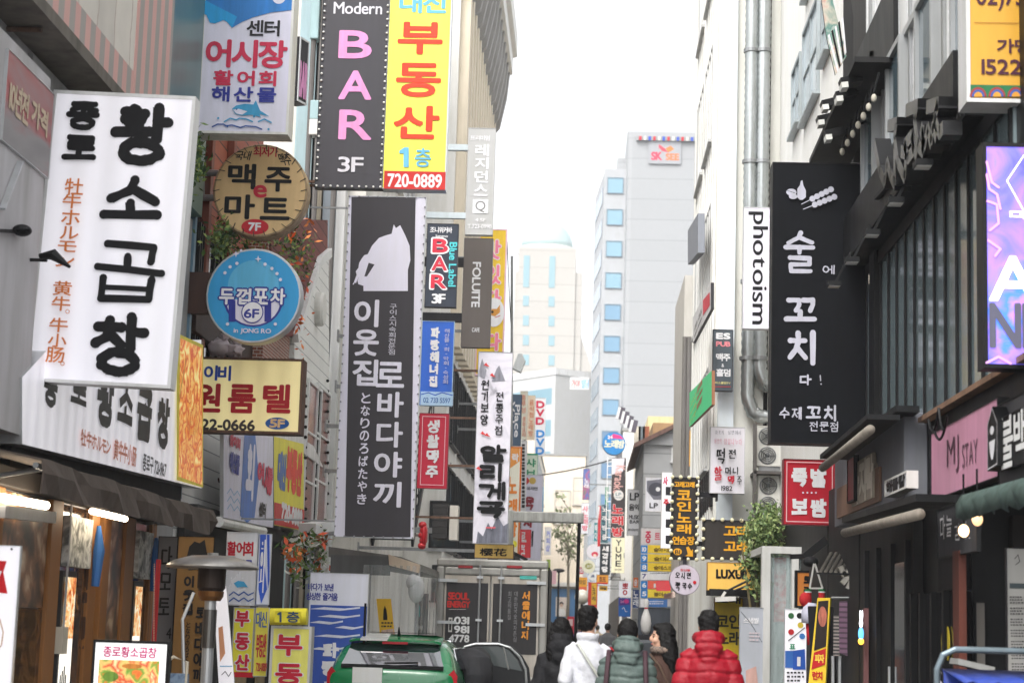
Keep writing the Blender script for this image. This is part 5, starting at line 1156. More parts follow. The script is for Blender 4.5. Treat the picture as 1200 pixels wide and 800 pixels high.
s = Sign('red_nail_shop_board', 'red board with white lowercase letters reading downwards', 'sign', (609, 620, 622, 653), d=50, th=.12, face=flat((224, 66, 76)), side=RED, frame=.006); s.text('nail art', (611, 623, 617, 650), WHITE, .3, rot=1); s.arms(-3.35, (.5,)); s.done()
s = Sign('pastel_sign_strip', 'slim white board with pink and blue letters hanging near the street end', 'sign', (638, 617, 646, 650), d=80, th=.1, face=WHITE, side=PALE, frame=.005); s.text('커피샵', (640, 621, 644.5, 646), flat((150, 160, 230)), .3, vert=True); s.arms(-3.0, (.5,)); s.done()
s = Sign('rooftop_letters', 'small red and blue letters on the roof edge of the white office block', 'sign letters', (668, 442, 690, 456), d=150, th=.2, face=mat((244, 240, 240), .5), side=WHITE, frame=.01); s.text('가야', (669, 444, 680, 455), flat((226, 130, 130)), .5); s.text('빌딩', (681, 444, 690, 455), flat((140, 180, 226)), .5); s.done()
t = thing('pole_floodlight', 'grey boxy floodlight on a tall pole beyond the yellow and pink board', 'floodlight', (onY(604, 420, 46).x, 46, 0))
b = B(); p, q = onY(601, 437, 46), onY(616, 407, 46); q = p.lerp(q, .7); b.prism([(p.x, 45.8, p.z + .1), (p.x + .12, 45.8, q.z), (q.x, 45.8, q.z + .02), (q.x + .1, 45.8, p.z + .3), (p.x + .2, 45.8, p.z)], (0, .3, 0), mat((206, 210, 212), .5)); part('lamp_head', t, b)
b = B(); b.tube([onY(599, 640, 46.2), onY(600, 300, 46.2)], .035, STEEL, 8); part('pole', t, b)
# facade boards on the timber house
def qsign(name, label, pts, X, face, side=ALU, th=.05, cat='sign'):
    xs = [p[0] for p in pts]; ys = [p[1] for p in pts]
    return Sign(name, label, cat, (min(xs), min(ys), max(xs), max(ys)), X=X, th=th, face=face, side=side, pts=pts)
s = qsign('seafood_wall_board', 'lilac wall board with a large blue wave letter, fixed on the white boards', [(262, 507), (320, 511), (320, 618), (262, 606)], -4.64, LAV)
s.poly([(286, 510), (299, 510), (303, 560), (298, 606), (289, 612), (281, 604), (283, 560)], mat((48, 110, 196), .4, var=.3, scale=2)); s.brush('회', (288, 520, 300, 585), LAV, .11, jit=.05, round_=True); s.text('어', (301, 540, 309, 568), FRB, .8); s.text('시장', (309, 545, 319, 580), FRB, .8); s.text('센터', (303, 588, 311, 606), CHAR, .3)
s.text('활어회', (268, 510, 281, 525), FRB, .4); s.text('해산물', (268, 530, 280, 555), NVB, .4)
for k in range(3): s.line([(265, 578 + 9 * k), (269, 572 + 9 * k), (273, 580 + 9 * k), (277, 575 + 9 * k), (280, 581 + 9 * k)], 1, FB)
s.done()
s = qsign('estate_wall_board', 'slanting yellow wall board with red letters and white telephone numbers', [(321, 511), (356, 520), (356, 622), (321, 615)], -4.64, flat((240, 228, 76)))
s.text('대신', (325, 528, 335, 575), flat((90, 120, 180)), .8); s.text('부동산', (335, 524, 354, 580), OR, .9); s.poly([(321, 588), (356, 597), (356, 621), (321, 614)], flat((206, 60, 56))); s.text('720-0889', (329, 592, 354, 614), WHITE, .5); s.done()
t = thing('white_canvas_flap', 'crumpled white cloth flap above the yellow wall board', 'cloth', onX(345, 515, -4.7)); b = B()
P = [onX(*p, -4.75) for p in ((312, 507), (340, 508), (362, 522), (374, 548), (366, 542), (350, 530), (330, 522))]; b.prism(P, (.08, 0, 0), mat((226, 222, 222), .8, var=.2, scale=6)); part('cloth', t, b)
t = thing('box_floodlight', 'white boxy floodlight jutting out under the corner of the white house', 'floodlight', onX(375, 618, -4.2)); b = B()
b.obox(onX(360, 619, -4.3), onX(396, 614, -3.95), .3, .16, mat((222, 224, 228), .4)); part('lamp_head', t, b); b = B(); b.obox(onX(364, 626, -4.25), onX(390, 622, -4.0), .22, .05, mat((150, 154, 160), .3)); part('lens', t, b); b = B(); b.tube([onX(372, 612, -4.72), onX(376, 616, -4.1)], .03, STEEL, 6); part('arm', t, b)
# two sided pillar signs at street level
def pillar(name, label, box, d, face, wside, th, build_, face2, build2):
    s = Sign(name, label, 'sign', box, d=d, th=th, face=face, side=ALU, frame=.012); build_(s); s.done()
    x, z = s.p0.x + s.W / 2, s.p0.z
    b = B(); b.box(s.W / 2 + .002, s.W / 2 + .012, .02, th - .02, -s.H / 2 + .02, s.H / 2 - .02, face2); b.build('side_panel', s.o)
    return s
def f1(s):
    s.text('활어회', (266, 634, 297, 651), flat((190, 30, 50)), .7); s.text('해산물', (270, 655, 296, 667), NVB, .5)
    s.poly([(274, 683), (279, 680), (286, 681), (291, 688), (286, 687), (278, 688)], FB)
    for y in (697, 704): s.line([(269, y), (274, y - 4), (280, y), (286, y - 4), (291, y), (297, y - 3)], 1.4, F2)
pillar('seafood_pillar_box', 'silver lit box with red letters and a blue wave edge at street level', (264, 623, 301, 709), 22, mat((222, 224, 230), .25, .2), 0, .9, f1, mat((60, 110, 200), .4, var=.4), None)
s = Sign('blue_wave_sign', 'blue wave panel with a white letter on the flank of the silver lit box', 'sign', (302, 625, 317, 708), d=21.96, th=.03, face=mat((214, 218, 232), .4), side=ALU, frame=.006); s.poly([(305, 626), (312, 626), (310, 660), (313, 690), (306, 707), (303, 690)], mat((46, 90, 200), .4, var=.3)); s.brush('회', (304, 634, 312, 692), WHITE, .1, jit=.05); s.poly([(313, 626), (316, 626), (316, 680), (314, 690)], DBL); s.done()
def f2(s):
    for ch, y0, y1 in (('부', 714, 735), ('동', 740, 762), ('산', 765, 786)):
        s.text(ch, (274, y0, 294, y1), WHITE, 2.2); s.text(ch, (275.5, y0 + 1, 292.5, y1 - 1), flat((198, 36, 60)), 1.2)
    s.rect((272, 787, 297, 793), RED)
pillar('estate_pillar_box', 'yellow lit box with stacked red letters under the silver box', (272, 711, 297, 793), 21.9, flat((238, 228, 70)), 0, .7, f2, flat((236, 222, 70)), None)
s = Sign('estate_flank_panel', 'narrow yellow flank panel with red letters on the street level box', 'sign', (298, 711, 314, 792), d=21.86, th=.03, face=flat((238, 226, 90)), side=ALU, frame=.006); s.text('대신', (300, 716, 313, 735), flat((80, 110, 170)), .4); s.text('부동산', (300, 742, 312, 770), flat((200, 60, 60)), .6); s.text('720-0889', (300, 776, 313, 786), flat((200, 60, 60)), .25); s.done()
t = thing('yellow_roller_sign', 'yellow cylinder with dark characters lying on top of the standing yellow light box', 'sign', onY(338, 722, 21.4)); b = B()
a, c_ = onY(317, 722, 21.4), onY(360, 722, 21.4); b.tube([a, c_], .095, flat((238, 224, 60)), 24); part('cylinder', t, b, smooth=False)
s = Sign('roller_text', 'dark floor number on the yellow cylinder', 'lettering', (322, 716, 352, 729), d=21.29, th=.006, face=flat((238, 224, 60)), side=flat((238, 224, 60)), frame=.001); s.poly([(325, 720), (325, 718.5), (328, 716.5), (330, 716.5), (330, 728.5), (327.6, 728.5), (327.6, 720)], flat((60, 84, 110))); s.text('층', (336, 716, 351, 729), flat((60, 84, 110)), .5); s.done(); s.o.parent = t; s.o.location = Vector(s.p0) - t.location; del s.o['category']; del s.o['label']; s.o.name = 'front_text'
s = Sign('standing_estate_sign', 'standing yellow light box with red letters in a white frame under the cylinder', 'sign', (315, 733, 363, 850), d=21.4, th=.22, face=flat((240, 234, 120)), side=mat((206, 206, 204), .5), frame=.03)
for ch, y0, y1 in (('부', 742, 769), ('동', 776, 803), ('산', 810, 836)): s.text(ch, (321, y0, 356, y1), WHITE, 2.2); s.text(ch, (322.5, y0 + 1, 354.5, y1 - 1), flat((200, 32, 56)), 1.5)
s.done()
b = B(); b.box(-.3, .3, -.02, .24, -s.p0.z + .101, -s.H / 2 - .002, DKSTEEL); b.build('base', s.o)
# blue wave hoarding
s = Sign('blue_wave_hoarding', 'large blue and white wave hoarding with white brush letters beside the yellow sign', 'hoarding', (360, 671, 429, 840), d=24.5, th=.1, face=mat((222, 224, 236), .5, var=.06), side=ALU, frame=.006, seed=6)
BW = mat((48, 84, 176), .5, var=.1); s.rect((361, 709, 428, 838), BW); s.text('바다가 보낸', (361, 683, 391, 692), NVB, .3); s.text('싱싱한 즐거움', (359, 694, 396, 703), NVB, .3)
PW = flat((214, 218, 234))
for y, a_, l in ((713, 362, 60), (722, 372, 50), (729, 362, 40), (735, 392, 34), (745, 366, 56), (760, 361, 44), (768, 396, 30)): s.poly([(a_, y), (a_ + l * .3, y - 2.2), (a_ + l * .7, y - .5), (a_ + l, y - 2.5), (a_ + l, y - .5), (a_ + l * .6, y + 2.2), (a_ + l * .25, y + .6)], PW)
s.brush('파랑', (376, 752, 398, 794), WHITE, .11, vert=True, jit=.2, gap=.1); s.brush('해녀', (374, 797, 396, 838), WHITE, .11, vert=True, jit=.2, gap=.1)
b = B(); b.tube([(.36, -.03, -1), (.36, -.03, .55)], .015, BLACK, 6); b.build('rail', s.o)
s.done()
# standing things at street level on this side
s = Sign('brown_grill_banner', 'tall brown standing banner with black letters behind the patio heater', 'banner', (203, 628, 246, 840), d=19.6, th=.05, face=mat((126, 92, 44), .7, var=.15), side=DARK, frame=.006)
s.poly([(219, 652), (222, 640), (228, 634), (234, 636), (240, 632), (243, 650), (243, 666), (221, 668)], BLACK)
s.brush('이웃집', (214, 674, 229, 722), BLACK, .09, vert=True, jit=.03); s.brush('로바다야끼', (227, 710, 240, 800), BLACK, .09, vert=True, jit=.03); s.text('となりのろばたやき', (217, 728, 222, 792), BLACK, .2, vert=True); s.done()
s = Sign('grey_floor_banner', 'dark grey standing banner with black strokes next to the brown banner', 'banner', (180, 628, 203, 840), d=19.9, th=.05, face=mat((104, 104, 108), .7, var=.1), side=DARK, frame=.006); s.brush('다모토', (186, 640, 201, 728), BLACK, .08, vert=True, jit=.05); s.text('4', (195, 735, 201, 748), BLACK, .2); s.done()
s = Sign('red_edge_strip', 'narrow red strip banner beside the shopfront timber', 'banner', (179, 655, 184, 800), d=19.5, th=.03, face=flat((170, 40, 46)), side=RED, frame=.004); s.bars((180, 660, 183, 790), flat((210, 170, 150)), 1, True); s.done()
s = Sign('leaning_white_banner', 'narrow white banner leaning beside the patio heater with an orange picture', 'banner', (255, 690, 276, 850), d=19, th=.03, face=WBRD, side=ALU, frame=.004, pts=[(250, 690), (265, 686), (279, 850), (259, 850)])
s.poly([(256, 735), (261, 733), (264, 765), (258, 775)], mat((226, 160, 120), .5, var=.3)); s.line([(258, 780), (272, 780)], 1, FB); s.line([(260, 790), (264, 786), (268, 792), (271, 787)], .8, CHAR); s.done()
t = thing('patio_heater', 'steel patio heater with a wide mushroom hood and brass burner', 'heater', (onY(247, 700, 17.2).x, 17.2, .1))
hx = t.location.x; zt = onY(247, 650, 17.2).z; HOOD = mat((158, 154, 150), .35, .75, var=.25)
b = B(); b.lathe([(.43, zt - .12), (.425, zt - .1), (.36, zt - .055), (.2, zt - .01), (.05, zt), (.05, zt + .02), (.01, zt + .02), (.04, zt - .02), (.2, zt - .03), (.35, zt - .075), (.42, zt - .125)], HOOD, (hx, 17.2, 0), 40); part('hood', t, b, smooth=True)
b = B(); b.lathe([(.11, zt - .33), (.13, zt - .3), (.13, zt - .04), (.1, zt - .02)], mat((62, 50, 44), .5, .5, var=.3), (hx, 17.2, 0), 24); part('burner', t, b); b = B(); b.lathe([(.09, zt - .42), (.115, zt - .38), (.12, zt - .332)], mat((150, 104, 60), .35, .8), (hx, 17.2, 0), 24); part('collar', t, b)
b = B(); b.lathe([(.055, .3), (.055, zt - .42)], ALU, (hx, 17.2, 0), 16); b.lathe([(.065, zt - .85), (.065, zt - .5)], mat((120, 118, 116), .3, .8), (hx, 17.2, 0), 16); part('pole', t, b)
b = B(); b.lathe([(.24, .1), (.25, .14), (.25, .85), (.22, .88), (.06, .9)], mat((130, 130, 130), .4, .6), (hx, 17.2, 0), 28); part('gas_cabinet', t, b)
b = B(); b.tube([(hx - .14, 17.1, zt - .35), (hx - .22, 17.05, zt - .6), (hx - .18, 17.05, zt - 1.1), (hx - .12, 17.1, .9)], .016, ALU, 8); part('guard_rod', t, b)
s = Sign('lit_menu_stand', 'lit white menu board with pink title over a hotpot photo in a black frame', 'menu board', (106, 750, 196, 862), d=14.2, th=.08, face=glow((240, 240, 240), .35), side=BLACK, frame=.02)
s.text('종로황소곱창', (121, 757, 184, 770), flat((206, 40, 120)), .4); HOT = blotch([(150, 30, 16), (226, 110, 40), (90, 150, 50), (240, 190, 110), (200, 60, 30), (246, 220, 160)], 9, .4, emit=.25, kind='cells'); s.rect((114, 773, 185, 850), HOT, 'food_picture'); s.disc(130, 792, 9, mat((120, 160, 60), .5, var=.4, scale=20), 'food_picture', ry=6); s.disc(155, 780, 12, mat((240, 150, 60), .5, var=.3, scale=20), 'food_picture', ry=3); s.done()
b = B(); b.box(-.25, .25, -.15, .2, -s.p0.z + .004, -s.p0.z + .05, BLACK); b.box(-.04, .04, .03, .07, -s.p0.z + .05, -s.H / 2, BLACK); b.build('stand', s.o)
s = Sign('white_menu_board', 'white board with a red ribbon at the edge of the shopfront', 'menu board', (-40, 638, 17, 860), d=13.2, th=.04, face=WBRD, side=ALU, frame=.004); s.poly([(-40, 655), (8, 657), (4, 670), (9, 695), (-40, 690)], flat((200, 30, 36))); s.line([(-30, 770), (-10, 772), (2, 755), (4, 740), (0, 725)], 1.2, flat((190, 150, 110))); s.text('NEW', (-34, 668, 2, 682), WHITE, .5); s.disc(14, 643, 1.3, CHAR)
s.done(); b = B(); b.box(-.2, .2, -.1, .2, -s.p0.z + .004, -s.H / 2 - .002, STEEL); b.build('base', s.o)
t = thing('wire_chair', 'chair with a pale bent tube back beside the lit menu board', 'chair', (onY(205, 790, 16).x, 16, .1)); x = t.location.x; b = B(); b.tube([(x - .12, 16, .1), (x - .12, 16, 1.15), (x - .02, 16, 1.24), (x + .1, 16, 1.2), (x + .1, 16, .1)], .014, mat((200, 190, 170), .4), 8); part('frame', t, b); b = B(); b.box(x - .16, x + .14, 15.6, 15.98, .52, .56, mat((70, 90, 120), .7)); b.box(x - .14, x + .12, 15.99, 16.02, .75, 1.1, blotch([(60, 80, 110), (120, 140, 160), (40, 50, 70)], 12)); part('seat', t, b)
b = B()
for dx, dy in ((-.14, 15.63), (.12, 15.63)): b.tube([(x + dx, dy, .1), (x + dx, dy, .52)], .014, STEEL, 8)
part('leg', t, b)
# vinyl walled street tent
t = thing('vinyl_tent', 'grey street tent with clear crinkled vinyl walls and a cream valance', 'tent', (-3.6, 28, .1))
TC = mat((124, 120, 116), .8, var=.25); P = lambda px, py, d: onY(px, py, d)
b = B(); b.prism([P(385, 640, 27), P(470, 652, 27), P(490, 660, 27), P(490, 668, 27), P(458, 664, 27), P(385, 652, 27)], (0, 5.5, 0), TC); part('roof', t, b)
b = B(); b.prism([P(455, 649, 26.9), P(492, 661, 26.9), P(491, 671, 26.9), P(456, 662, 26.9)], (0, .06, 0), mat((222, 200, 178), .8, var=.1)); part('valance', t, b)
b = B(); a, c_ = P(387, 672, 26.95), P(458, 652, 26.95); b.box(a.x, c_.x, 26.93, 26.96, a.z, P(430, 651, 27).z, mat((104, 104, 104), .8, var=.2)); part('front_flap', t, b)
VIN = clearfilm((226, 230, 230), .3)
n = 40; vs = []; fs = []; x0 = P(425, 700, 26.95).x; x1 = P(489, 700, 26.95).x; zt = P(455, 662, 26.95).z
for i in range(n + 1):
    x = x0 + (x1 - x0) * i / n; f = .03 * math.sin(i * 1.3) + .02 * math.sin(i * 2.9)
    vs += [(x, 26.9 + f, .1), (x + .02 * math.sin(i), 26.9 - f, 1.2), (x, 26.9 + f * .6, zt)]
for i in range(n):
    for j in range(2): fs.append((i * 3 + j, i * 3 + j + 1, i * 3 + j + 4, i * 3 + j + 3))
b = B(); b.add(vs, fs, VIN); part('vinyl_wall', t, b, smooth=True)
n = 26; vs = []; fs = []
for i in range(n + 1):
    y = 26.9 + 5.4 * i / n; f = .04 * math.sin(i * 1.7); vs += [(x1 + f, y, .1), (x1 - f, y, 1.3), (x1 + f * .5, y, zt)]
for i in range(n):
    for j in range(2): fs.append((i * 3 + j, i * 3 + j + 1, i * 3 + j + 4, i * 3 + j + 3))
b = B(); b.add(vs, fs, VIN); part('vinyl_wall', t, b, smooth=True)
b = B(); b.ell(P(488, 690, 26.8), (.12, .1, .2), clearfilm((226, 226, 226), .6)); b.ell(P(484, 682, 26.8), (.1, .1, .12), clearfilm((226, 226, 226), .6)); part('rolled_vinyl', t, b)
b = B()
for px in (432, 489): a = P(px, 700, 27); b.tube([(a.x, 27, .1), (a.x, 27, zt)], .03, ALU, 8)
a = P(432, 700, 31.5); b.tube([(x1, 32.3, .1), (x1, 32.3, zt)], .03, ALU, 8); part('tent_pole', t, b)
s = Sign('yellow_drink_poster', 'yellow poster with a black bottle leaning inside the vinyl tent', 'poster', (444, 701, 463, 760), d=26.4, th=.03, face=mat((232, 180, 40), .5, var=.08), side=ORANGE, frame=.004, pts=[(441, 701), (458, 701), (464, 760), (447, 760)])
s.poly([(449, 722), (449.5, 714), (451, 709), (453, 714), (454, 722), (454, 726), (449, 726)], BLACK); s.bars((447, 728, 460, 736), CHAR, 2); s.poly([(447, 738), (461, 736), (463, 752), (448, 752)], mat((220, 180, 170), .5, var=.4, scale=20)); s.done()
b = B(); b.box(-.12, .12, .03, .3, -s.p0.z + .104, -s.H / 2, CHAR); b.build('stand', s.o)
s = Sign('teal_cafe_sign', 'dark standing sign with a teal emblem past the tent', 'sign', (487, 695, 500, 800), d=33.2, th=.1, face=flat((60, 64, 70)), side=CHAR, frame=.01); s.poly([(488, 711), (492, 709), (492, 722), (488, 724)], flat((50, 170, 170))); s.text('카페', (488, 732, 495, 738), WHITE, .2); s.done()
t = thing('red_rosette_sign', 'bright red round rosette sign over the tent on the concrete wall', 'lamp', onY(497, 627, 30.5)); b = B(); c = onY(497, 627, 30.5)  # round red sign with a lobed face, no light source in it
for k in range(5): b.ell((c.x - .03 + .02 * (k % 2), 30.5, c.z - .17 + .085 * k), (.07, .1, .06), mat((206, 40, 50), .35, coat=.5), 12, 8)
b.ell(c, (.06, .12, .2), mat((190, 30, 42), .35), 14, 8); part('rosette_body', t, b, smooth=True); b = B(); b.obox((c.x, 30.5, c.z), (-4.25, 31.0, c.z), .04, .04, STEEL); part('bracket', t, b)
t = thing('black_wall_box', 'black and white ribbed wall box behind the truck', 'sign', onY(518, 610, 35)); b = B()
p, q = onY(506, 630, 35), onY(525, 590, 35); b.box(p.x, q.x, 35, 35.4, p.z, q.z, lined((48, 46, 46), (20, 20, 20), .12, 2)); part('box', t, b); b = B(); p2, q2 = onY(526, 632, 35), onY(537, 592, 35); b.box(p2.x, q2.x, 35, 35.4, p2.z, q2.z, mat((214, 208, 200), .6)); part('side_panel', t, b)
b = B(); b.box(-4.25, p.x, 35.1, 35.3, p.z + .1, p.z + .2, STEEL); part('bracket', t, b)
t = thing('steel_stair', 'dark steel fire stair with railings on the wall past the red board', 'stair', (-4.0, 40, 3)); b = B()
for k in range(12): b.box(-4.2, -3.4, 37 + .35 * k, 37.3 + .35 * k, 3.2 + .24 * k, 3.25 + .24 * k, DKSTEEL)
part('step', t, b); b = B()
for xx in (-3.4, -4.2): b.obox((xx, 37, 3.15), (xx, 41.2, 6.05), .05, .2, DKSTEEL); b.obox((xx, 37, 4.1), (xx, 41.2, 7.0), .04, .04, DKSTEEL)
for k in range(9): b.obox((-3.4, 37 + .5 * k, 3.2 + .34 * k), (-3.4, 37 + .5 * k, 4.1 + .34 * k), .025, .025, DKSTEEL)
part('railing', t, b)
# ================================================================= SIGNS, RIGHT SIDE
# big black skewer pub board
s = Sign('black_skewer_sign', 'big black vertical board with pale brush letters and a bottle and skewer drawing', 'sign', (904, 191, 1018, 520), d=21, th=.3, face=mat((15, 17, 22), .55, var=.2, spec=.12), side=BLACK, frame=.012, seed=21)
LG = flat((190, 190, 204))
s.brush('술', (918, 268, 961, 322), LG, .075, jit=.12, round_=True, taper=.15); s.brush('에', (963, 311, 980, 321), LG, .07, jit=.12, round_=True); s.brush('꼬', (918, 346, 963, 382), LG, .085, jit=.14, round_=True, taper=.15); s.brush('치', (921, 388, 968, 427), LG, .085, jit=.12, round_=True, taper=.15); s.brush('다', (936, 439, 953, 451), LG, .09, jit=.14, round_=True); s.line([(961, 440), (961.5, 446)], 1.3, LG); s.disc(962, 450, .9, LG)
s.brush('수제', (913, 477, 941, 491), LG, .07, jit=.15, round_=True); s.brush('꼬치', (944, 475, 985, 493), LG, .075, jit=.15, round_=True); s.brush('전문점', (948, 494, 984, 506), LG, .06, jit=.1, round_=True)
s.poly([(937, 235), (934, 232), (934, 222), (937, 218), (938, 213), (940, 212), (941, 218), (944, 224), (944, 232), (940, 235)], LG); s.disc(927, 226, 6, LG, ry=4); s.line([(922, 224), (931, 227)], .6, BLACK); s.disc(929, 231, 5, LG, ry=3.2)
for (a, c_) in (((939, 240), (975, 222)), ((941, 246), (979, 231))):
    s.line([a, c_], .9, LG)
    for k in range(5): q = .35 + .15 * k; s.disc(a[0] + (c_[0] - a[0]) * q, a[1] + (c_[1] - a[1]) * q, 3.6, LG, n=9)
s.arms(XR, (.15, .5, .85), .04, BLACK); s.done()
s = Sign('white_photo_booth_sign', 'white vertical board with black lowercase serif letters reading downwards', 'sign', (871, 243, 903, 385), d=30, th=.2, face=mat((226, 222, 236), .45, var=.04), side=mat((206, 206, 212), .5), frame=.012)
s.text('photoism', (876, 248, 900, 380), INK, .55, rot=1, gap=.08, dx=.2, dy=1.1); s.arms(XR + .1, (.1, .9), .03); s.done()
s = Sign('grey_pub_board', 'small slate pub board with white and pink letters on the pale pilaster', 'sign', (835, 386, 859, 458), d=31.6, th=.14, face=flat((84, 92, 100)), side=CHAR, frame=.01)
s.text('ES', (839, 390, 856, 397.5), WHITE, .8); s.text('PUB', (839, 400, 856, 406), flat((230, 140, 150)), .5); s.text('맥주', (839, 414, 856, 423), WHITE, .5); s.text('&', (845.5, 426, 848.5, 430), WHITE, .1); s.text('홀덤', (839, 432, 856, 441), WHITE, .5); s.text('마스홀덤TV', (838, 447, 856, 450), flat((230, 220, 150)), .1); s.line([(838, 453), (856, 453)], .7, RED); s.done()
b = B(); b.box(-.05, .05, .14, 32 - .12 - s.p0.y - .003, -.3, .3, STEEL); b.build('bracket', s.o)
s = Sign('brush_letter_beer_sign', 'white board with black and red brush letters below the grey pub board', 'sign', (832, 500, 873, 578), d=31, th=.2, face=mat((226, 223, 232), .45, var=.04), side=mat((190, 190, 192), .5), frame=.01, seed=3)
s.brush('마포의', (838, 504, 849, 509), flat((150, 150, 160)), .06, jit=.3); s.brush('낭만에서', (853, 504, 869, 509), flat((150, 150, 160)), .06, jit=.3); s.brush('이웃의', (837, 514, 846, 520), flat((214, 150, 170)), .06, jit=.3); s.brush('정을나누다', (848, 514, 870, 521), flat((214, 150, 170)), .06, jit=.3)
s.brush('떡', (839, 525, 852, 544), INK, .085, jit=.2, taper=.2); s.brush('전', (853, 526, 864, 538), INK, .085, jit=.2, taper=.2); s.brush('할', (836, 546, 848, 563), flat((196, 36, 56)), .08, jit=.2, taper=.2); s.brush('머니', (849, 547, 867, 556), INK, .09, jit=.2, taper=.2); s.brush('맥', (852, 557, 862, 567), flat((196, 36, 56)), .085, jit=.2); s.brush('주', (863, 557, 870, 568), INK, .08, jit=.2); s.text('1982', (845, 569, 858, 575), INK, .2); s.done()
b = B(); b.box(-.06, .06, .2, 32 - .12 - s.p0.y - .003, -.4, .4, STEEL); b.build('bracket', s.o)
s = Sign('red_pork_sign', 'red board with white brush letters in a thin white border beside the black sign foot', 'sign', (918, 538, 979, 615), d=24, th=.2, face=mat((188, 28, 48), .45, var=.1), side=mat((120, 30, 40), .5), frame=.01)
s.brush('족발', (926, 547, 971, 571), WHITE, .1, jit=.1, gap=.06); s.brush('보쌈', (926, 583, 971, 606), WHITE, .1, jit=.1, gap=.06); 
for k in range(4): s.disc(941 + 5 * k, 577, 1.1, LAV)
s.edge(.012, flat((232, 190, 196)), .035); s.arms(XR + .1, (.9,), .03, BLACK); s.done()
# coin karaoke lights
GOLD = flat((232, 168, 40)); BULB = mat((240, 232, 196), .3)
s = Sign('coin_karaoke_sign', 'charcoal vertical board with yellow letters, an arrow and a bulb border', 'sign', (787, 559, 817, 655), d=31, th=.3, face=flat((52, 48, 46)), side=CHAR, frame=.02)
s.text('고래고래', (790, 564, 814, 571), GOLD, .4); 
for i, ch in enumerate('코인노래'): s.text(ch, (793, 574 + i * 13.2, 810, 585.5 + i * 13.2), GOLD, .7)
s.text('연습장', (788, 628, 814, 638), GOLD, .5); s.disc(794, 646, 5, GOLD, ry=4); s.text('B1', (791, 644, 797, 649), CHAR, .2); s.poly([(804, 641), (807, 640), (810, 645), (812, 643), (812, 652), (803, 651), (806, 649)], GOLD); s.bulbs(.125, BULB, .034); s.arms(XB, (.2, .8), .04, CHAR); s.done()
s = Sign('yellow_letter_wall_sign', 'wide charcoal board with four large yellow letters above the yellow shopfront', 'sign', (824, 609, 880, 655), d=30.7, th=.3, face=flat((56, 52, 50)), side=CHAR, frame=.02)
s.text('고래', (848, 615, 877, 629), GOLD, .7); s.text('고래', (848, 633, 877, 647), GOLD, .7); s.bulbs(.14, BULB, .034); s.done()
s = Sign('yellow_shop_fascia', 'deep yellow shop fascia with black capitals behind the bamboo tree', 'sign', (829, 659, 896, 692), d=30.1, th=.25, face=mat((250, 196, 96), .5, var=.06), side=mat((200, 150, 70), .5), frame=.006); s.text('LUXURY', (839, 667, 885, 678), INK, .9); s.done()
s = Sign('yellow_coin_banner', 'yellow street level banner with dark letters behind the red jacket', 'banner', (836, 700, 870, 830), d=30.7, th=.06, face=flat((214, 186, 44)), side=RUST, frame=.01)
for i, tx in enumerate(('고래', '코인', '노래')): s.text(tx, (839, 699 + 20 * i, 868, 713 + 20 * i + (3 if i else -6)), flat((60, 54, 30)), .7)
s.done(); t = thing('black_awning_frame', 'black folding awning arms over the yellow banner', 'awning', onY(850, 693, 30)); b = B()
p, q = onY(829, 697, 30.5), onY(896, 692, 30.5); b.box(p.x, q.x, 30.0, 30.85, p.z, q.z, BLK2); b.tube([onY(852, 692, 29.9), onY(884, 676, 29.9)], .02, BLACK, 6); b.tube([onY(860, 692, 29.9), onY(886, 682, 29.9)], .02, BLACK, 6); part('frame', t, b)
t = thing('street_cctv', 'white security cameras under the black awning edge', 'camera', onY(850, 702, 29.8)); b = B(); b.obox(onY(838, 702, 29.8), onY(862, 701, 29.8), .12, .07, PALE); b.obox(onY(846, 699, 29.8), onY(850, 693, 29.8), .04, .04, PALE); part('body', t, b)
s = Sign('round_lilac_sign', 'round lilac board with black brush letters hung under the coin board', 'sign', (785, 661, 820, 697), d=30.2, th=.2, face=mat((200, 190, 204), .5, var=.06), side=mat((150, 140, 150), .5), shape='disc')
s.brush('오시면', (791, 670, 811, 678), INK, .09, jit=.3); s.brush('뿍', (791, 681, 798, 692), INK, .09, jit=.2); s.brush('국수', (799, 682, 812, 690), INK, .09, jit=.2); s.disc(814, 682, 2, RED); s.text('창신동', (797, 666, 809, 669), RED, .1); bb_ = B(); bb_.box(-.03, .03, .08, .14, s.H / 2 - .02, s.H / 2 + .12, CHAR); bb_.box(-.03, .03, .08, .9, s.H / 2 + .1, s.H / 2 + .14, CHAR); bb_.build('bracket', s.o); s.done()
# pinkish script board behind coin board, LP boards
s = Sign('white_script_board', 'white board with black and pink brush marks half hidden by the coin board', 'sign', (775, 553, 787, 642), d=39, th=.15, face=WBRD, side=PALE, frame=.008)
s.brush('사', (777, 558, 784, 568), flat((200, 60, 100)), .1); 
for k in range(4): s.rect((780, 570 + 19 * k, 786, 580 + 19 * k), CHAR)
s.brush('주', (777, 584, 785, 592), RED, .1); s.done(); s.arms(2.0, (.5,))
s = Sign('record_player_sign', 'white board with a grey record on a turntable and two capitals', 'sign', (756, 559, 776, 599), d=50, th=.15, face=flat((226, 226, 234)), side=PALE, frame=.008)
s.poly([(758, 563), (776, 561), (776, 585), (766, 585), (758, 575)], flat((120, 120, 132))); s.disc(769, 573, 9, flat((80, 80, 92)), ry=8); s.disc(771, 573, 2.6, WHITE); s.text('LP', (761, 589, 771, 595), CHAR, .3); s.done(); s.arms(2.4, (.5,))
s = Sign('music_bar_sign', 'white vertical music bar board with black capitals and Korean letters', 'sign', (735, 573, 753, 627), d=60, th=.16, face=mat((226, 226, 230), .45, var=.03), side=flat((120, 120, 124)), frame=.008)
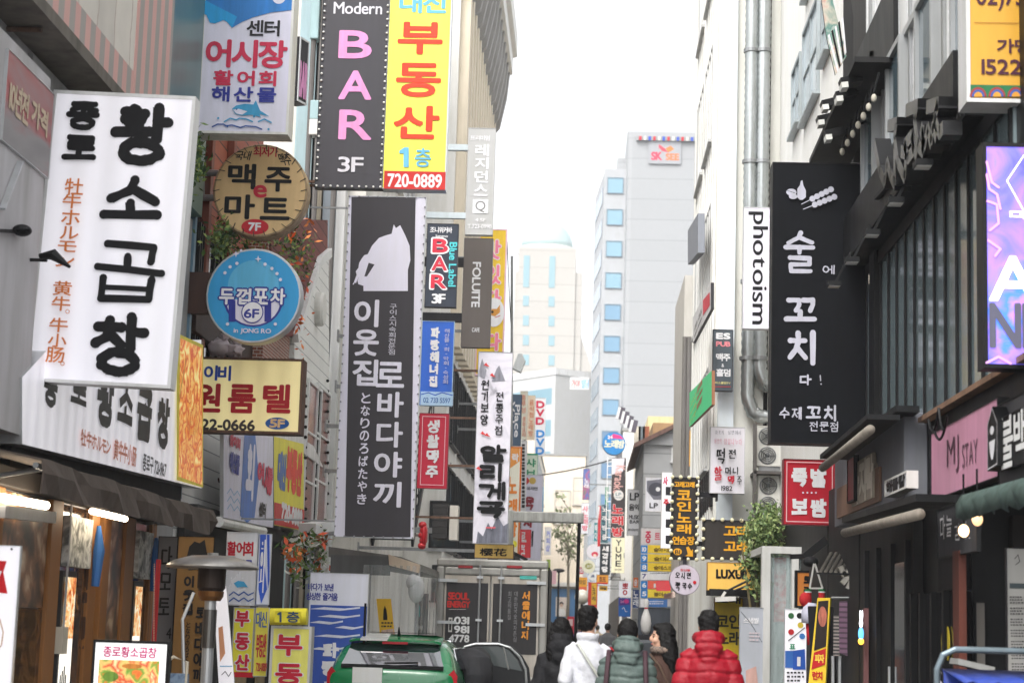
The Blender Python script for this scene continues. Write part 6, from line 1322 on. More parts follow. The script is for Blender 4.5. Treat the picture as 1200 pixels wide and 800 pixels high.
s.text('LP', (738, 577, 749, 586), INK, .35); s.text('음악', (737, 590, 750, 598), CHAR, .3); s.text('MUSIC', (737, 603, 750, 608), CHAR, .15); s.text('BAR', (738, 609, 749, 613), CHAR, .15); s.text('라이브카페', (736, 619, 751, 622), CHAR, .1); s.arms(2.35, (.3, .8)); s.done()
s = Sign('round_karaoke_board', 'round blue karaoke board with pink top and white letters over a red column sign', 'sign', (704, 506, 735, 533), d=78, th=.3, face=flat((50, 130, 196)), side=flat((60, 110, 160)), shape='disc')
s.poly([(713, 513), (719, 508), (727, 510), (731, 514), (727, 514)], flat((216, 60, 130))); s.text('24', (712, 510, 718, 514), WHITE, .2); s.text('노래방', (708, 515, 732, 525), flat((220, 216, 190)), .5); s.arms(1.75, (.5,)); s.done()
s = Sign('red_script_column', 'black column sign with red outlined Korean letters and a white lattice edge', 'sign', (716, 536, 733, 630), d=80, th=.2, face=flat((70, 66, 72)), side=PALE, frame=.01)
s.poly([(717, 537), (732, 537), (730, 552), (717, 556)], LAV); s.text('Karaoke', (720, 545, 731, 578), flat((226, 180, 180)), .3, rot=1, slant=.1)
for i, ch in enumerate('노래방'):
    y = 590 + 13.5 * i; s.text(ch, (716.5, y, 731, y + 12), WHITE, 1.3); s.text(ch, (717, y + .5, 730.5, y + 11.5), flat((204, 40, 56)), .8)
s.disc(725, 580, 5.8, WHITE, ry=6); s.text('LP', (721.5, 577, 728, 580.5), flat((110, 140, 160)), .15); s.text('MUSIC', (721, 582, 729, 583.5), flat((110, 140, 160)), .05); s.arms(1.75, (.3, .8))
b = B()
for k in range(9): b.box(-s.W / 2 - .16, -s.W / 2 - .002, .02, .05, -s.H / 2 + k * s.H / 9, -s.H / 2 + k * s.H / 9 + .04, WHITE)
b.box(-s.W / 2 - .2, -s.W / 2 - .161, .02, .05, -s.H / 2, s.H / 2, WHITE); b.build('lattice', s.o); s.done()
s = Sign('cream_capitals_board', 'cream vertical board with four dark capitals stacked downwards', 'sign', (716.5, 629.5, 732, 671), d=79, th=.15, face=flat((246, 240, 214)), side=PALE, frame=.008); s.text('YUME', (721.5, 631.5, 728, 664), CHAR, .2, vert=True, gap=.1); s.text('유메', (720, 666, 728, 668), RUST, .05); s.arms(1.75, (.5,)); s.done()
s = Sign('dark_diner_board', 'dark vertical board with white slanted brush letters', 'sign', (703, 637, 715, 673), d=79.5, th=.15, face=flat((48, 56, 64)), side=CHAR, frame=.008); s.brush('세겹식당', (705, 639, 713, 671), WHITE, .1, vert=True, jit=.2, gap=.1); s.done(); s.arms(1.75, (.6,), .02)
s = Sign('green_disc_column', 'teal column sign with four round discs carrying Korean letters', 'sign', (704, 591, 713, 636), d=82, th=.15, face=flat((90, 130, 140)), side=PALE, frame=.006)
for i, ch in enumerate('노래방클'): s.disc(708.3, 596 + 11 * i, 4.2, flat((60, 90, 110)), ry=5); s.text(ch, (705.5, 592.8 + 11 * i, 711, 599 + 11 * i), WHITE, .2)
s.done(); s.arms(1.75, (.5,), .02)
s = Sign('green_narrow_board', 'narrow green board beside the white lattice', 'sign', (709, 570, 713, 592), d=83, th=.15, face=flat((50, 140, 110)), side=PALE, frame=.006); s.text('클럽', (709.8, 574, 712.4, 586), WHITE, .1, vert=True); s.done(); s.arms(1.75, (.5,), .02)
s = Sign('red_slim_board', 'slim red board with white bars behind the teal disc column', 'sign', (700.5, 592, 704, 640), d=84, th=.15, face=flat((206, 60, 70)), side=PALE, frame=.006); s.poly([(701, 593), (703, 593), (701.5, 610)], WHITE); s.done(); s.arms(1.75, (.5,), .02)
s = Sign('navy_banner_board', 'navy and blue banner board hanging near the white office windows', 'sign', (683, 549, 691, 585), d=100, th=.15, face=blotch([(70, 90, 150), (90, 110, 170), (170, 90, 120), (60, 130, 110)], 2, .5), side=CHAR, frame=.01); s.text('노래', (684.5, 560, 690, 572), WHITE, .2, vert=True); s.done(); s.arms(1.75, (.5,), .03)
s = Sign('pink_karaoke_board', 'white board with pink Korean letters under the navy banner board', 'sign', (681, 589, 690, 625), d=99, th=.15, face=WHITE, side=flat((90, 120, 150)), frame=.01); s.text('사노래방', (682.5, 592, 689, 622), flat((224, 110, 130)), .3, vert=True); s.done(); s.arms(1.75, (.5,), .03)
s = Sign('face_cutout_sign', 'round pale cut out sign with a red haired face outline', 'sign', (690, 637, 702, 655), d=88, th=.15, face=flat((226, 222, 232)), side=PALE, shape='disc'); s.disc(697, 649, 4, flat((206, 50, 80)), ry=3); s.disc(697, 650.5, 2, flat((240, 214, 200)), ry=1.8); s.done(); s.arms(1.75, (.5,), .02)
s = Sign('olive_round_sign', 'round olive and white sign under the pale cut out', 'sign', (682.5, 655.5, 697, 671.5), d=87, th=.15, face=flat((222, 222, 204)), side=PALE, shape='disc'); s.disc(690, 663, 4.5, flat((150, 150, 80)), ry=3.5); s.text('고기', (687, 661, 693, 665), WHITE, .1); s.done(); s.arms(1.75, (.5,), .02)
s = Sign('small_round_sign', 'small round white sign with a grey hat mark', 'sign', (690, 670, 699, 680), d=86, th=.15, face=flat((222, 224, 230)), side=PALE, shape='disc'); s.poly([(692, 676), (694, 673), (696, 673), (697, 676)], flat((110, 120, 150))); s.done(); s.arms(1.75, (.5,), .02)
s = Sign('amber_shop_sign', 'small amber sign with a red line along its lower edge', 'sign', (699, 673, 713, 684), d=77, th=.15, face=flat((224, 160, 70)), side=RUST, shape='box', frame=.01); s.text('호프', (702, 675, 710, 681), flat((120, 60, 40)), .3); s.rect((700, 682, 712, 683.5), RED); s.done(); s.arms(1.75, (.5,), .02)
s = Sign('orange_stack_sign', 'orange and red stacked signs over a white globe', 'sign', (677, 676, 688, 694), d=92, th=.15, face=flat((236, 170, 60)), side=ORANGE, frame=.01); s.rect((678, 687, 687, 693), flat((226, 110, 80))); s.text('맛집', (679, 679, 686, 684), RUST, .1); s.done(); s.arms(1.75, (.5,), .02)
s = Sign('tall_red_menu_sign', 'tall red and mustard standing sign far down the street', 'sign', (689, 682, 700, 720), d=75, th=.15, face=flat((200, 60, 56)), side=RED, frame=.01); s.rect((693, 683, 699, 708), flat((214, 170, 60))); s.text('노가리', (694, 686, 698, 704), CHAR, .2, vert=True); s.rect((690, 711, 699, 719), flat((230, 150, 120))); s.done()
b = B(); b.box(-.06, .06, .03, .09, -s.p0.z + .004, -s.H / 2, STEEL); b.build('post', s.o)
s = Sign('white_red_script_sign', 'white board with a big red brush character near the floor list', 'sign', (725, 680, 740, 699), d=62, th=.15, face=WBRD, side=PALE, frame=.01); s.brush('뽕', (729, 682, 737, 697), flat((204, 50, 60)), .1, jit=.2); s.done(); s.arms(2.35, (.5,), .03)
s = Sign('blue_convenience_sign', 'purple and blue standing sign with pink spot near the motorbike', 'sign', (725, 700, 739, 722), d=58, th=.2, face=flat((40, 110, 190)), side=BLUE, frame=.01); s.poly([(726, 701), (738, 701), (738, 708), (726, 709)], flat((90, 60, 150))); s.disc(734, 704, 3, flat((214, 60, 140)), ry=2.4); s.text('24', (727, 703, 731, 706), flat((230, 160, 200)), .2); s.line([(729, 713), (731, 711), (733, 716), (735, 716)], .6, WHITE); s.done()
b = B(); b.box(-.08, .08, .05, .13, -s.p0.z + .004, -s.H / 2, STEEL); b.build('post', s.o)
# floor directory on the far corner
s = Sign('floor_directory', 'stacked directory panels of yellow, white and blue with floor numbers', 'sign', (750, 618, 798, 712), d=52, th=.2, face=mat((206, 206, 210), .5), side=STEEL, frame=.01)
s.poly([(751, 619), (775, 619), (775, 637), (751, 637)], flat((214, 206, 208))); s.text('중', (756, 622, 763, 636), flat((196, 44, 80)), .6); s.text('트', (767, 624, 774, 632), flat((206, 90, 110)), .4)
rows = [('10', 638.5, flat((240, 206, 60)), '술마시는'), ('9', 649.2, flat((240, 206, 60)), '술대스'), ('8', 659.6, flat((240, 206, 60)), '술데스크'), ('7', 670, WHITE, ''), ('6', 680.5, flat((232, 104, 80)), '188'), ('5', 690.6, flat((240, 210, 70)), '볼더스포'), ('', 701.5, flat((70, 120, 190)), '')]
for n_, y, m, tx in rows:
    s.rect((759, y, 796, y + 9.4), m, 'floor_panel')
    if n_: s.rect((751, y, 758.6, y + 9.4), flat((44, 130, 206)) if n_ != '7' else WHITE, 'floor_panel'); s.text(n_, (752.4, y + 1.8, 757.4, y + 7.6), WHITE if n_ != '7' else flat((90, 90, 140)), .4)
    if tx: s.text(tx, (766, y + 3, 788, y + 8), flat((120, 96, 30)) if m is not rows[4][2] else WHITE, .3)
    if not n_: s.rect((751, y, 758.6, y + 9.4), WHITE, 'floor_panel'); s.bars((761, y + 2, 779, y + 7), WHITE, 2); s.rect((782, y + .5, 796, y + 9), flat((206, 200, 200)), 'floor_panel')
    else: s.bars((762, y + .6, 786, y + 2.4), CHAR, 1) if n_ == '7' else None
s.done()
b = B(); b.box(-.6, .6, .02, .1, -s.p0.z + .105, -s.H / 2 - .003, mat((70, 76, 86), .5, var=.3)); b.build('display_case', s.o)
t = thing('bowling_pin', 'white bowling pin statue in front of the floor directory', 'statue', onY(757, 760, 51.5)); b = B(); c = onY(757, 728, 51.5); hgt = .62
b.lathe([(.07, 0), (.12, .1), (.15, .3), (.12, .5), (.06, .66), (.05, .72), (.075, .82), (.07, .92), (.03, .97)], mat((226, 224, 224), .3), (c.x, 51.5, c.z - .35), 20); part('pin', t, b, smooth=True); b = B(); b.lathe([(.053, .68), (.054, .74)], RED, (c.x, 51.5, c.z - .35), 20); part('stripe', t, b); b = B(); b.box(c.x - .2, c.x + .2, 51.3, 51.7, .1, c.z - .352, CHAR); part('plinth', t, b)
t = thing('red_awning', 'small red shop awning beside the round lilac board', 'awning', onY(780, 688, 50)); b = B(); b.prism([onY(769, 682, 50), onY(786, 682, 50), onY(786, 692, 49), onY(769, 692, 49)], (0, .02, .05), flat((190, 44, 54))); part('canopy', t, b); b = B(); b.prism([onY(778, 698, 50), onY(796, 692, 50), onY(797, 698, 49.4), onY(778, 702, 49.4)], (0, .02, .04), mat((220, 200, 190), .7)); part('lower_flap', t, b)
# more small boards in the dense middle distance
for nm, lab, bx, dd, fc, tx, tc_, wallx in (
    ('white_slant_board', 'plain white board on the ochre building beside the turntable board', (752, 548, 758, 572), 68, WHITE, '', CHAR, 2.35), ('copper_board', 'copper vertical board under the white music bar board', (746, 630, 751, 660), 66, flat((190, 104, 64)), '주막', WHITE, 2.35),
    ('white_hanging_board', 'blank white hanging board under the copper vertical board', (748, 662, 755, 682), 64, WHITE, '', CHAR, 2.35), ('teal_mini_board', 'small teal board with white letters beside the dark diner board', (696, 612, 701, 634), 89, flat((70, 140, 150)), '바다', WHITE, 1.75),
    ('crimson_mini_board', 'small crimson board low beside the blue shopfront', (676, 664, 684, 672), 98, flat((200, 60, 80)), '횟집', WHITE, 1.75), ('mustard_mini_board', 'small mustard board under the amber sign with a red line', (702, 686, 712, 692), 76, flat((214, 170, 70)), '국밥', CHAR, 1.75),
    ('navy_mini_board', 'navy board with white letters beneath the floor directory panels', (741, 690, 749, 712), 57, flat((52, 70, 120)), '노래', WHITE, 2.35), ('orange_mini_board', 'small orange board with one white letter beside the navy board', (742, 676, 748, 688), 59, flat((226, 120, 60)), '술', WHITE, 2.35),
    ('white_office_name', 'white board with grey letters above the red nail board', (622, 600, 630, 640), 61, WHITE, '치과', CHAR, -3.0), ('sky_mini_board', 'sky blue vertical board beyond the tall lilac board', (632, 570, 637, 606), 70, flat((120, 180, 220)), '약국', WHITE, -3.0),
    ('pink_mini_board', 'pale pink board near the red standing box', (646, 668, 652, 684), 95, flat((236, 190, 200)), '', CHAR, -2.5), ('lime_mini_board', 'lime board above the cream canopy slab', (640, 655, 645, 676), 97, flat((170, 196, 90)), '', CHAR, -2.5)):
    s = Sign(nm, lab, 'sign', bx, d=dd, th=.12, face=fc, side=PALE, frame=.006)
    if tx: s.text(tx, (bx[0] + 1, bx[1] + 1.5, bx[2] - 1, bx[3] - 1.5), tc_, .2, vert=(bx[3] - bx[1]) > (bx[2] - bx[0]) * 1.3)
    s.done(); s.arms(wallx, (.5,), .02)
# oblique boards on the beige building's street side
def obl(name, label, pts, X, face, side, th=.05):
    xs = [p[0] for p in pts]; ys = [p[1] for p in pts]
    return Sign(name, label, 'sign', (min(xs), min(ys), max(xs), max(ys)), X=X, th=th, face=face, side=side, pts=pts)
s = obl('green_slanted_sign', 'bright green slanted sign box with red and yellow letters on the ribbed side wall', [(808, 500), (808, 460), (834, 434), (834, 474)], XB - .3, flat((70, 214, 140)), mat((140, 90, 60), .6))
s.text('불', (816, 452, 824, 472), flat((196, 40, 50)), 1); s.text('이', (809, 466, 816, 492), flat((230, 190, 60)), 1); s.done()
s = obl('dark_slanted_sign', 'dark slanted sign box with white and red letters high on the ribbed side wall', [(812, 402), (812, 372), (833, 331), (833, 362)], XB - .35, flat((206, 204, 204)), CHAR)
s.text('포차', (813, 372, 823, 396), INK, .9); s.poly([(824, 352), (832, 342), (832, 358), (824, 370)], flat((206, 40, 60))); s.done()
s = obl('black_projecting_sign', 'black projecting board behind the coin board bulbs', [(819, 610), (819, 566), (832, 548), (832, 592)], XB - .05, flat((40, 38, 40)), BLACK, .1); s.disc(824, 580, 2.4, WHITE, ry=3); s.done()
s = Sign('orange_yellow_strip', 'narrow vertical strip of orange and yellow below the green slanted sign', 'sign', (808, 504, 813, 546), d=42, th=.1, face=flat((240, 110, 50)), side=ORANGE, frame=.004); s.rect((808, 504, 810, 546), flat((250, 206, 80))); s.done()
t = thing('dark_oriel', 'dark steel oriel jutting out high on the beige building', 'bay window', onX(814, 290, XB - .3)); b = B(); b.prism([onX(806, 310, XB - .3), onX(806, 270, XB - .3), onX(818, 250, XB - .3), onX(818, 296, XB - .3)], (.12, 0, 0), mat((120, 124, 134), .5, var=.1)); part('bay', t, b)
# yellow franchise sign cut by the frame, LED screen
s = Sign('mustard_phone_sign', 'mustard light box with dark telephone numbers and a painted pattern border', 'sign', (1132, -60, 1290, 121), d=13.6, th=.3, face=mat((208, 156, 50), .4, var=.06), side=mat((206, 206, 206), .5), frame=.03)
PUR = flat((74, 34, 52)); s.text('02)737', (1144, -14, 1213, 13), PUR, .6); s.line([(1142, 27), (1284, 29)], .8, flat((150, 100, 40))); s.text('가맹', (1168, 46, 1207, 63), PUR, .7); s.text('1522-', (1150, 70, 1206, 88), PUR, .6)
s.rect((1137, 101, 1286, 115), flat((40, 110, 70)), 'pattern_border')
for k in range(7):
    x = 1146 + 22 * k
    for r, c in ((10, (150, 60, 60)), (7.5, (60, 90, 160)), (5, (214, 150, 60))): s.poly([(x + r * math.cos(q), 114 - 1.15 * r * math.sin(q)) for q in [math.pi * i / 10 for i in range(11)]], flat(c), 'pattern_border')
s.arms(XR, (.5,)) if False else None
s.done()
b = B(); b.box(s.W / 2 + .002, s.W / 2 + .3, .05, .25, -.3, .3, STEEL); b.build('bracket', s.o)
LEDM = blotch([(60, 60, 214), (104, 100, 240), (150, 110, 235), (50, 116, 240), (206, 120, 214)], 1.6, .3, emit=.38, stretch=(1, 1, 1.4))
s = Sign('led_screen', 'bright blue and violet video screen with bold white and grey capitals', 'screen', (1152, 168, 1262, 432), d=13.4, th=.22, face=LEDM, side=BLACK, frame=.03)
s.line([(1200, 182), (1180, 212), (1200, 248)], 1.6, glow((240, 240, 255), .5)); s.text('A', (1159, 300, 1216, 353), glow((240, 240, 250), 1), 1.5); s.text('NI', (1159, 355, 1206, 408), flat((92, 92, 110)), 2); s.text('ㅁLIV', (1183, 247, 1230, 257), glow((240, 240, 255), .8), .6)
PKG = glow((216, 150, 226), .3)
for P in ([(1156, 190), (1162, 214), (1170, 220)], [(1157, 236), (1168, 240), (1170, 262), (1160, 270)], [(1158, 282), (1172, 292), (1166, 300)], [(1156, 425), (1170, 418), (1184, 426)], [(1156, 205), (1159, 222), (1168, 228), (1172, 245)]): s.line(P, 2.5, PKG)
s.done(); b = B(); b.box(s.W / 2 - .3, s.W / 2 + .1, .05, .25, -s.H / 2 - .1, -s.H / 2 - .003, BLACK); b.build('bracket', s.o)
# bamboo-like tree in front of the yellow shop
t = thing('street_tree', 'slender green bamboo like tree in front of the yellow shop fascia', 'tree', (onY(893, 700, 29).x, 29, .1)); x0 = t.location.x; rg = random.Random(9)
TL = [mat(c, .6, var=.2) for c in ((104, 126, 74), (130, 150, 92), (80, 106, 60), (152, 166, 108))]
b = B(); pts = []
for _ in range(95):
    cx, cy = rg.choice([(894, 612), (884, 624), (901, 628), (890, 642), (904, 650), (886, 654), (900, 668), (898, 680), (903, 602), (902, 690)]); c = onY(cx + rg.gauss(0, 6), cy + rg.gauss(0, 7), 29 + rg.gauss(0, .25))
    for _ in range(55): pts.append(c + Vector((rg.gauss(0, .09), rg.gauss(0, .09), rg.gauss(0, .07))))
leaves(b, pts, .04, TL, rg); part('crown', t, b)
b = B()
for k in range(4): dx = .1 * k - .15; b.tube([(x0 + dx * .3, 29, .1), (x0 + dx, 29 + .05 * k, 1.8), (x0 + dx * 1.8 - .05, 29, 2.9 + .2 * k)], [.035, .025, .01], mat((110, 100, 70), .8), 6)
part('trunk', t, b)
# white framed glass kiosk
t = thing('glass_kiosk', 'white framed glass porch with a red poster at the foot of the white wall', 'kiosk', (onY(915, 800, 27).x, 27, .1)); WF = mat((206, 206, 204), .5, var=.15)
xa, xb_ = onY(892, 700, 27).x, onY(925, 700, 27).x; zt = onY(900, 648, 27).z
b = B(); b.box(xa, xa + .12, 26.9, 27.1, .1, zt, WF); b.box(xa, xb_ + .7, 26.9, 27.1, zt, zt + .1, WF); b.box(xb_ + .02, xb_ + .12, 26.9, 27.1, .1, zt, WF); b.box(xb_ + .6, xb_ + .7, 26.9, 27.1, .1, zt, WF); b.box(xa, xa + .12, 27.1, 31, zt, zt + .1, WF); b.box(xa, xb_ + .7, 26.91, 27.09, .1, .8, WF); part('frame', t, b)
b = B(); b.box(xa + .121, xb_ + .6, 26.98, 27.0, .8, zt, clearfilm((180, 196, 196), .35)); part('pane', t, b)
b = B(); b.box(xa + .2, xb_ - .03, 27.15, 27.17, 1.75, zt - .05, blotch([(190, 50, 60), (214, 80, 84), (230, 200, 200), (200, 60, 70)], 4, .5)); part('red_poster', t, b)
b = B(); b.box(xa + .16, xb_ + .7, 28.5, 28.55, .1, zt, mat((140, 146, 146), .6, var=.5, scale=3)); part('back_panel', t, b)
s = Sign('grey_standing_banner', 'pale grey standing banner with faint white print and a diagonal strap', 'banner', (866, 711, 894, 840), d=25.5, th=.04, face=mat((176, 180, 190), .5, var=.1), side=ALU, frame=.005); s.text('스냅씰', (871, 723, 889, 730), WHITE, .3); s.line([(868, 716), (880, 730), (893, 752)], .5, CHAR); s.bars((878, 740, 890, 752), flat((206, 190, 196)), 3); s.poly([(874, 785), (886, 780), (888, 800), (874, 800)], mat((200, 160, 150), .5, var=.3)); s.done()
b = B(); b.tube([(-s.W / 2, .06, -s.p0.z + .004), (0, .05, 0), (s.W / 2, .06, s.H / 2)], .012, CHAR, 6); b.tube([(s.W / 2, .3, -s.p0.z + .004), (0, .05, 0)], .012, CHAR, 6); b.build('strap_pole', s.o)
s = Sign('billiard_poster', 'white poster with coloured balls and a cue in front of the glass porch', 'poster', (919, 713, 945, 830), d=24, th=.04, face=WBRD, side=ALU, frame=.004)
for x, y, c in ((927, 721, (60, 110, 70)), (937, 721, (40, 40, 44)), (938, 732, (214, 190, 70)), (927, 740, (200, 50, 56)), (940, 745, (70, 130, 200))): s.disc(x, y, 3.4, flat(c))
s.line([(924, 750), (943, 735)], 1, CHAR); s.rect((920, 762, 932, 782), flat((60, 110, 190))); s.poly([(929, 762), (943, 760), (944, 784), (929, 784)], flat((46, 90, 180))); s.text('1', (934, 769, 938, 780), WHITE, .6); s.text('표', (925, 754, 932, 760), flat((60, 150, 110)), .4); s.bars((922, 786, 942, 800), CHAR, 3); s.done()
b = B(); b.box(-.15, .15, .03, .2, -s.p0.z + .104, -s.H / 2 - .002, CHAR); b.build('stand', s.o)
s = Sign('pizza_board', 'tilted yellow and red standing board with a food picture on dark ground', 'sign', (946, 700, 974, 840), d=22, th=.06, face=mat((236, 200, 50), .5, var=.08), side=YEL, frame=.004, pts=[(958, 700), (973, 700), (965, 840), (943, 840)], rot=-20)
s.poly([(959, 704), (971, 703), (968, 757), (954, 762)], flat((44, 36, 34))); s.disc(964, 722, 5, mat((190, 110, 90), .5, var=.5, scale=30), ry=12); s.poly([(954, 764), (968, 759), (967, 778), (951, 784)], flat((190, 36, 40))); s.text('피자', (955, 766, 966, 776), flat((240, 210, 80)), .4); s.text('런치', (952, 786, 964, 796), flat((190, 36, 40)), .5); s.done()
b = B(); b.obox((0, .06, s.H / 2 - .1), (0, .5, -s.p0.z + .104), .3, .03, CHAR); b.build('prop', s.o)
s = Sign('orange_menu_box', 'dark framed amber menu box with black letters inside the porch', 'menu board', (932, 668, 955, 712), d=26, th=.12, face=mat((196, 120, 50), .5, var=.15), side=BLACK, frame=.03); s.brush('토리', (941, 674, 952, 698), BLACK, .1, vert=True); s.done()
# climbing santa dolls
t = thing('climbing_doll', 'red and white festive doll climbing a white rope ladder', 'doll', onY(952, 720, 22.5)); b = B()
p = lambda x, y, d=22.5: onY(x, y, d)
b.tube([p(950, 706), p(949, 718), p(948, 730)], [.07, .1, .09], mat((206, 206, 226), .8), 12); b.ell(p(944, 702), (.075, .07, .09), mat((196, 36, 44), .8)); b.tube([p(949, 730), p(949, 744), p(950, 755)], [.05, .04, .04], mat((190, 30, 40), .8), 10); part('body', t, b, smooth=True)
for x in (947, 963): 
    b = B(); b.tube([p(x, 690), p(x, 694)], .04, mat((40, 120, 70), .8), 10); b.tube([p(x, 694), p(x, 700)], .04, mat((200, 40, 48), .8), 10); b.tube([p(x, 692.5), p(x, 694)], .043, WHITE, 10); part('mitten', t, b)
b = B(); b.tube([p(954, 660), p(949, 689)], .012, PALE, 6); b.tube([p(955, 660), p(964, 689)], .012, PALE, 6); b.tube([p(949, 689), p(964, 689)], .012, PALE, 6); part('rope_ladder', t, b)
# dark alley stall: slatted canopy, goods
t = thing('slatted_canopy', 'dark slatted canopy over the unlit stall beside the festive doll', 'canopy', onY(985, 655, 22)); b = B()
for k in range(7): b.prism([p(960 + 6 * k, 671, 22), p(963 + 6 * k, 671, 22), p(976 + 6 * k, 648, 22.8), p(973 + 6 * k, 648, 22.8)], (0, .03, .02), mat((92, 88, 80), .7, var=.3))
b.box(p(957, 672, 22).x, p(1004, 672, 22).x, 21.95, 22.02, p(980, 673, 22).z, p(980, 671, 22).z, BLK2); part('slat', t, b)
t = thing('camera_mount', 'black cctv arm and roof brackets under the white wall', 'camera', onY(938, 652, 24)); b = B(); b.obox(p(926, 652, 24), p(945, 651, 24), .08, .06, BLK2); b.obox(p(943, 652, 24), p(968, 632, 24), .12, .1, BLK2); b.ell(p(950, 658, 23.8), (.1, .1, .07), BLK2); part('arm', t, b)
rg = random.Random(4)
t = thing('hanging_goods', 'bunch of white paper and plastic goods hanging in the dark stall', 'goods', onY(995, 680, 22)); b = B()
for k in range(9): c = p(985 + rg.random() * 28, 672 + rg.random() * 28, 22); b.obox(c, c + Vector((rg.uniform(-.1, .1), 0, rg.uniform(.05, .12))), .09, .06, mat((170, 166, 158), .7, var=.3))
part('paper_piece', t, b)
t = thing('striped_apron', 'mauve and checked cloths hanging on a rail in the dark stall', 'cloth', onY(985, 730, 22)); b = B(); b.prism([p(984, 704, 22), p(993, 704, 22), p(993, 768, 22), p(983, 764, 22)], (0, .05, 0), lined((120, 90, 112), (80, 60, 76), .06, 2, .4)); b.prism([p(977, 720, 22), p(983, 720, 22), p(984, 768, 22), p(977, 768, 22)], (0, .05, 0), lined((150, 140, 136), (60, 60, 60), .04, 2, .5)); part('cloth', t, b); b = B(); b.tube([p(974, 700, 22), p(998, 700, 22)], .015, STEEL, 6); b.tube([p(984, 768, 22.05), onY(984, 850, 22.05)], .02, ALU, 6); b.tube([p(976, 768, 22.05), onY(976, 850, 22.05)], .02, ALU, 6); part('rail', t, b)
t = thing('glowing_rabbit_lamp', 'small glowing white rabbit shaped lamp with an orange foot in the dark stall', 'lamp', onY(1009, 740, 20)); b = B(); G1 = glow((250, 250, 255), 1.3)
b.ell(p(1009, 730, 20), (.02, .03, .045), G1, 12, 8); b.ell(p(1008, 720, 20), (.008, .01, .05), G1, 10, 8); b.ell(p(1010.5, 720, 20), (.008, .01, .05), G1, 10, 8); part('head', t, b, smooth=True); b = B(); b.ell(p(1009, 742, 20), (.03, .03, .07), glow((90, 170, 240), .9), 12, 8); part('body', t, b, smooth=True); b = B(); b.ell(p(1009, 751, 20), (.032, .03, .035), glow((255, 190, 60), 1.2), 12, 8); part('foot', t, b, smooth=True)
b = B(); b.box(p(1013, 700, 20.1).x, p(1018, 700, 20.1).x, 20.1, 20.2, .1, p(1015, 712, 20).z, mat((120, 80, 80), .7)); part('board', t, b)
t = thing('leaning_plank', 'white paint spotted plank leaning against the black shopfront', 'plank', onY(1074, 790, 18)); b = B(); b.obox(p(1071, 850, 18), p(1083, 692, 18.3), .07, .05, mat((214, 210, 204), .7, var=.35, scale=14)); part('board', t, b)
s = Sign('menu_price_board', 'tall grey printed menu board beside the red door post', 'menu board', (1180, 642, 1240, 860), d=14.0, th=.04, face=mat((176, 174, 170), .7, var=.12), side=CHAR, frame=.006); s.rect((1183, 683, 1204, 689), flat((70, 80, 84)))
for k in range(7): s.bars((1183, 698 + 13 * k, 1200, 708 + 13 * k), CHAR, 3, seed=k)
s.line([(1186, 655), (1190, 650), (1192, 658), (1187, 662)], .8, CHAR); s.done()
s = Sign('grey_door_panel', 'plain grey narrow door panel between dark glass and red post', 'panel', (1144, 705, 1155, 860), d=15.4, th=.04, face=mat((110, 106, 102), .7, var=.2), side=CHAR, frame=.004); s.done()
t = thing('covered_cart', 'steel tube cart covered with a bright blue tarpaulin', 'cart', (onY(1150, 800, 12.6).x, 12.6, 0)); b = B(); z1 = onY(1150, 765, 12.6).z
a = onY(1098, 775, 12.6); e = onY(1280, 768, 12.6); b.tube([(a.x - .0, 12.6, .2), (a.x, 12.6, a.z - .05), (a.x + .04, 12.6, onY(1106, 767, 12.6).z), (a.x + .12, 12.6, z1 + .02), (e.x, 12.6, e.z + .02)], .022, mat((120, 134, 142), .35, .6), 10); b.tube([(a.x, 11.8, .2), (a.x, 11.8, .75)], .02, STEEL, 8); part('frame', t, b)
n = 20; vs = []; fs = []
zc = onY(1150, 786, 12.5).z
for i in range(n + 1):
    x = a.x + .02 + (e.x - a.x) * i / n; f = .015 * math.sin(i * 1.9); vs += [(x, 12.5 + f, .25), (x, 12.48 - f, zc - .02 + f), (x, 12.55, zc + .01), (x, 11.8, zc - .06 + f)]
for i in range(n):
    for j in range(3): fs.append((i * 4 + j, i * 4 + j + 1, i * 4 + j + 5, i * 4 + j + 4))
b = B(); b.add(vs, fs, mat((44, 66, 150), .5, var=.2, scale=4)); o = part('tarpaulin', t, b, smooth=True); o.modifiers.new('t', 'SOLIDIFY').thickness = .008
b = B()
for x in (a.x + .2, e.x - .2): b.lathe([(.02, -.03), (.12, -.03), (.12, .03), (.02, .03)], BLACK, (x, 12.3, .12), 20, 'y')
part('wheel', t, b)
t = thing('grey_lid_box', 'grey plastic lid propped behind the blue covered cart', 'box', onY(1140, 775, 13.2)); b = B(); b.obox(onY(1118, 774, 13.2), onY(1160, 784, 13.2), .3, .04, mat((140, 140, 138), .6)); b.box(onY(1120, 780, 13.2).x, onY(1158, 780, 13.2).x, 13.0, 13.4, .05, onY(1130, 784, 13.2).z, mat((60, 60, 62), .6)); part('lid', t, b)
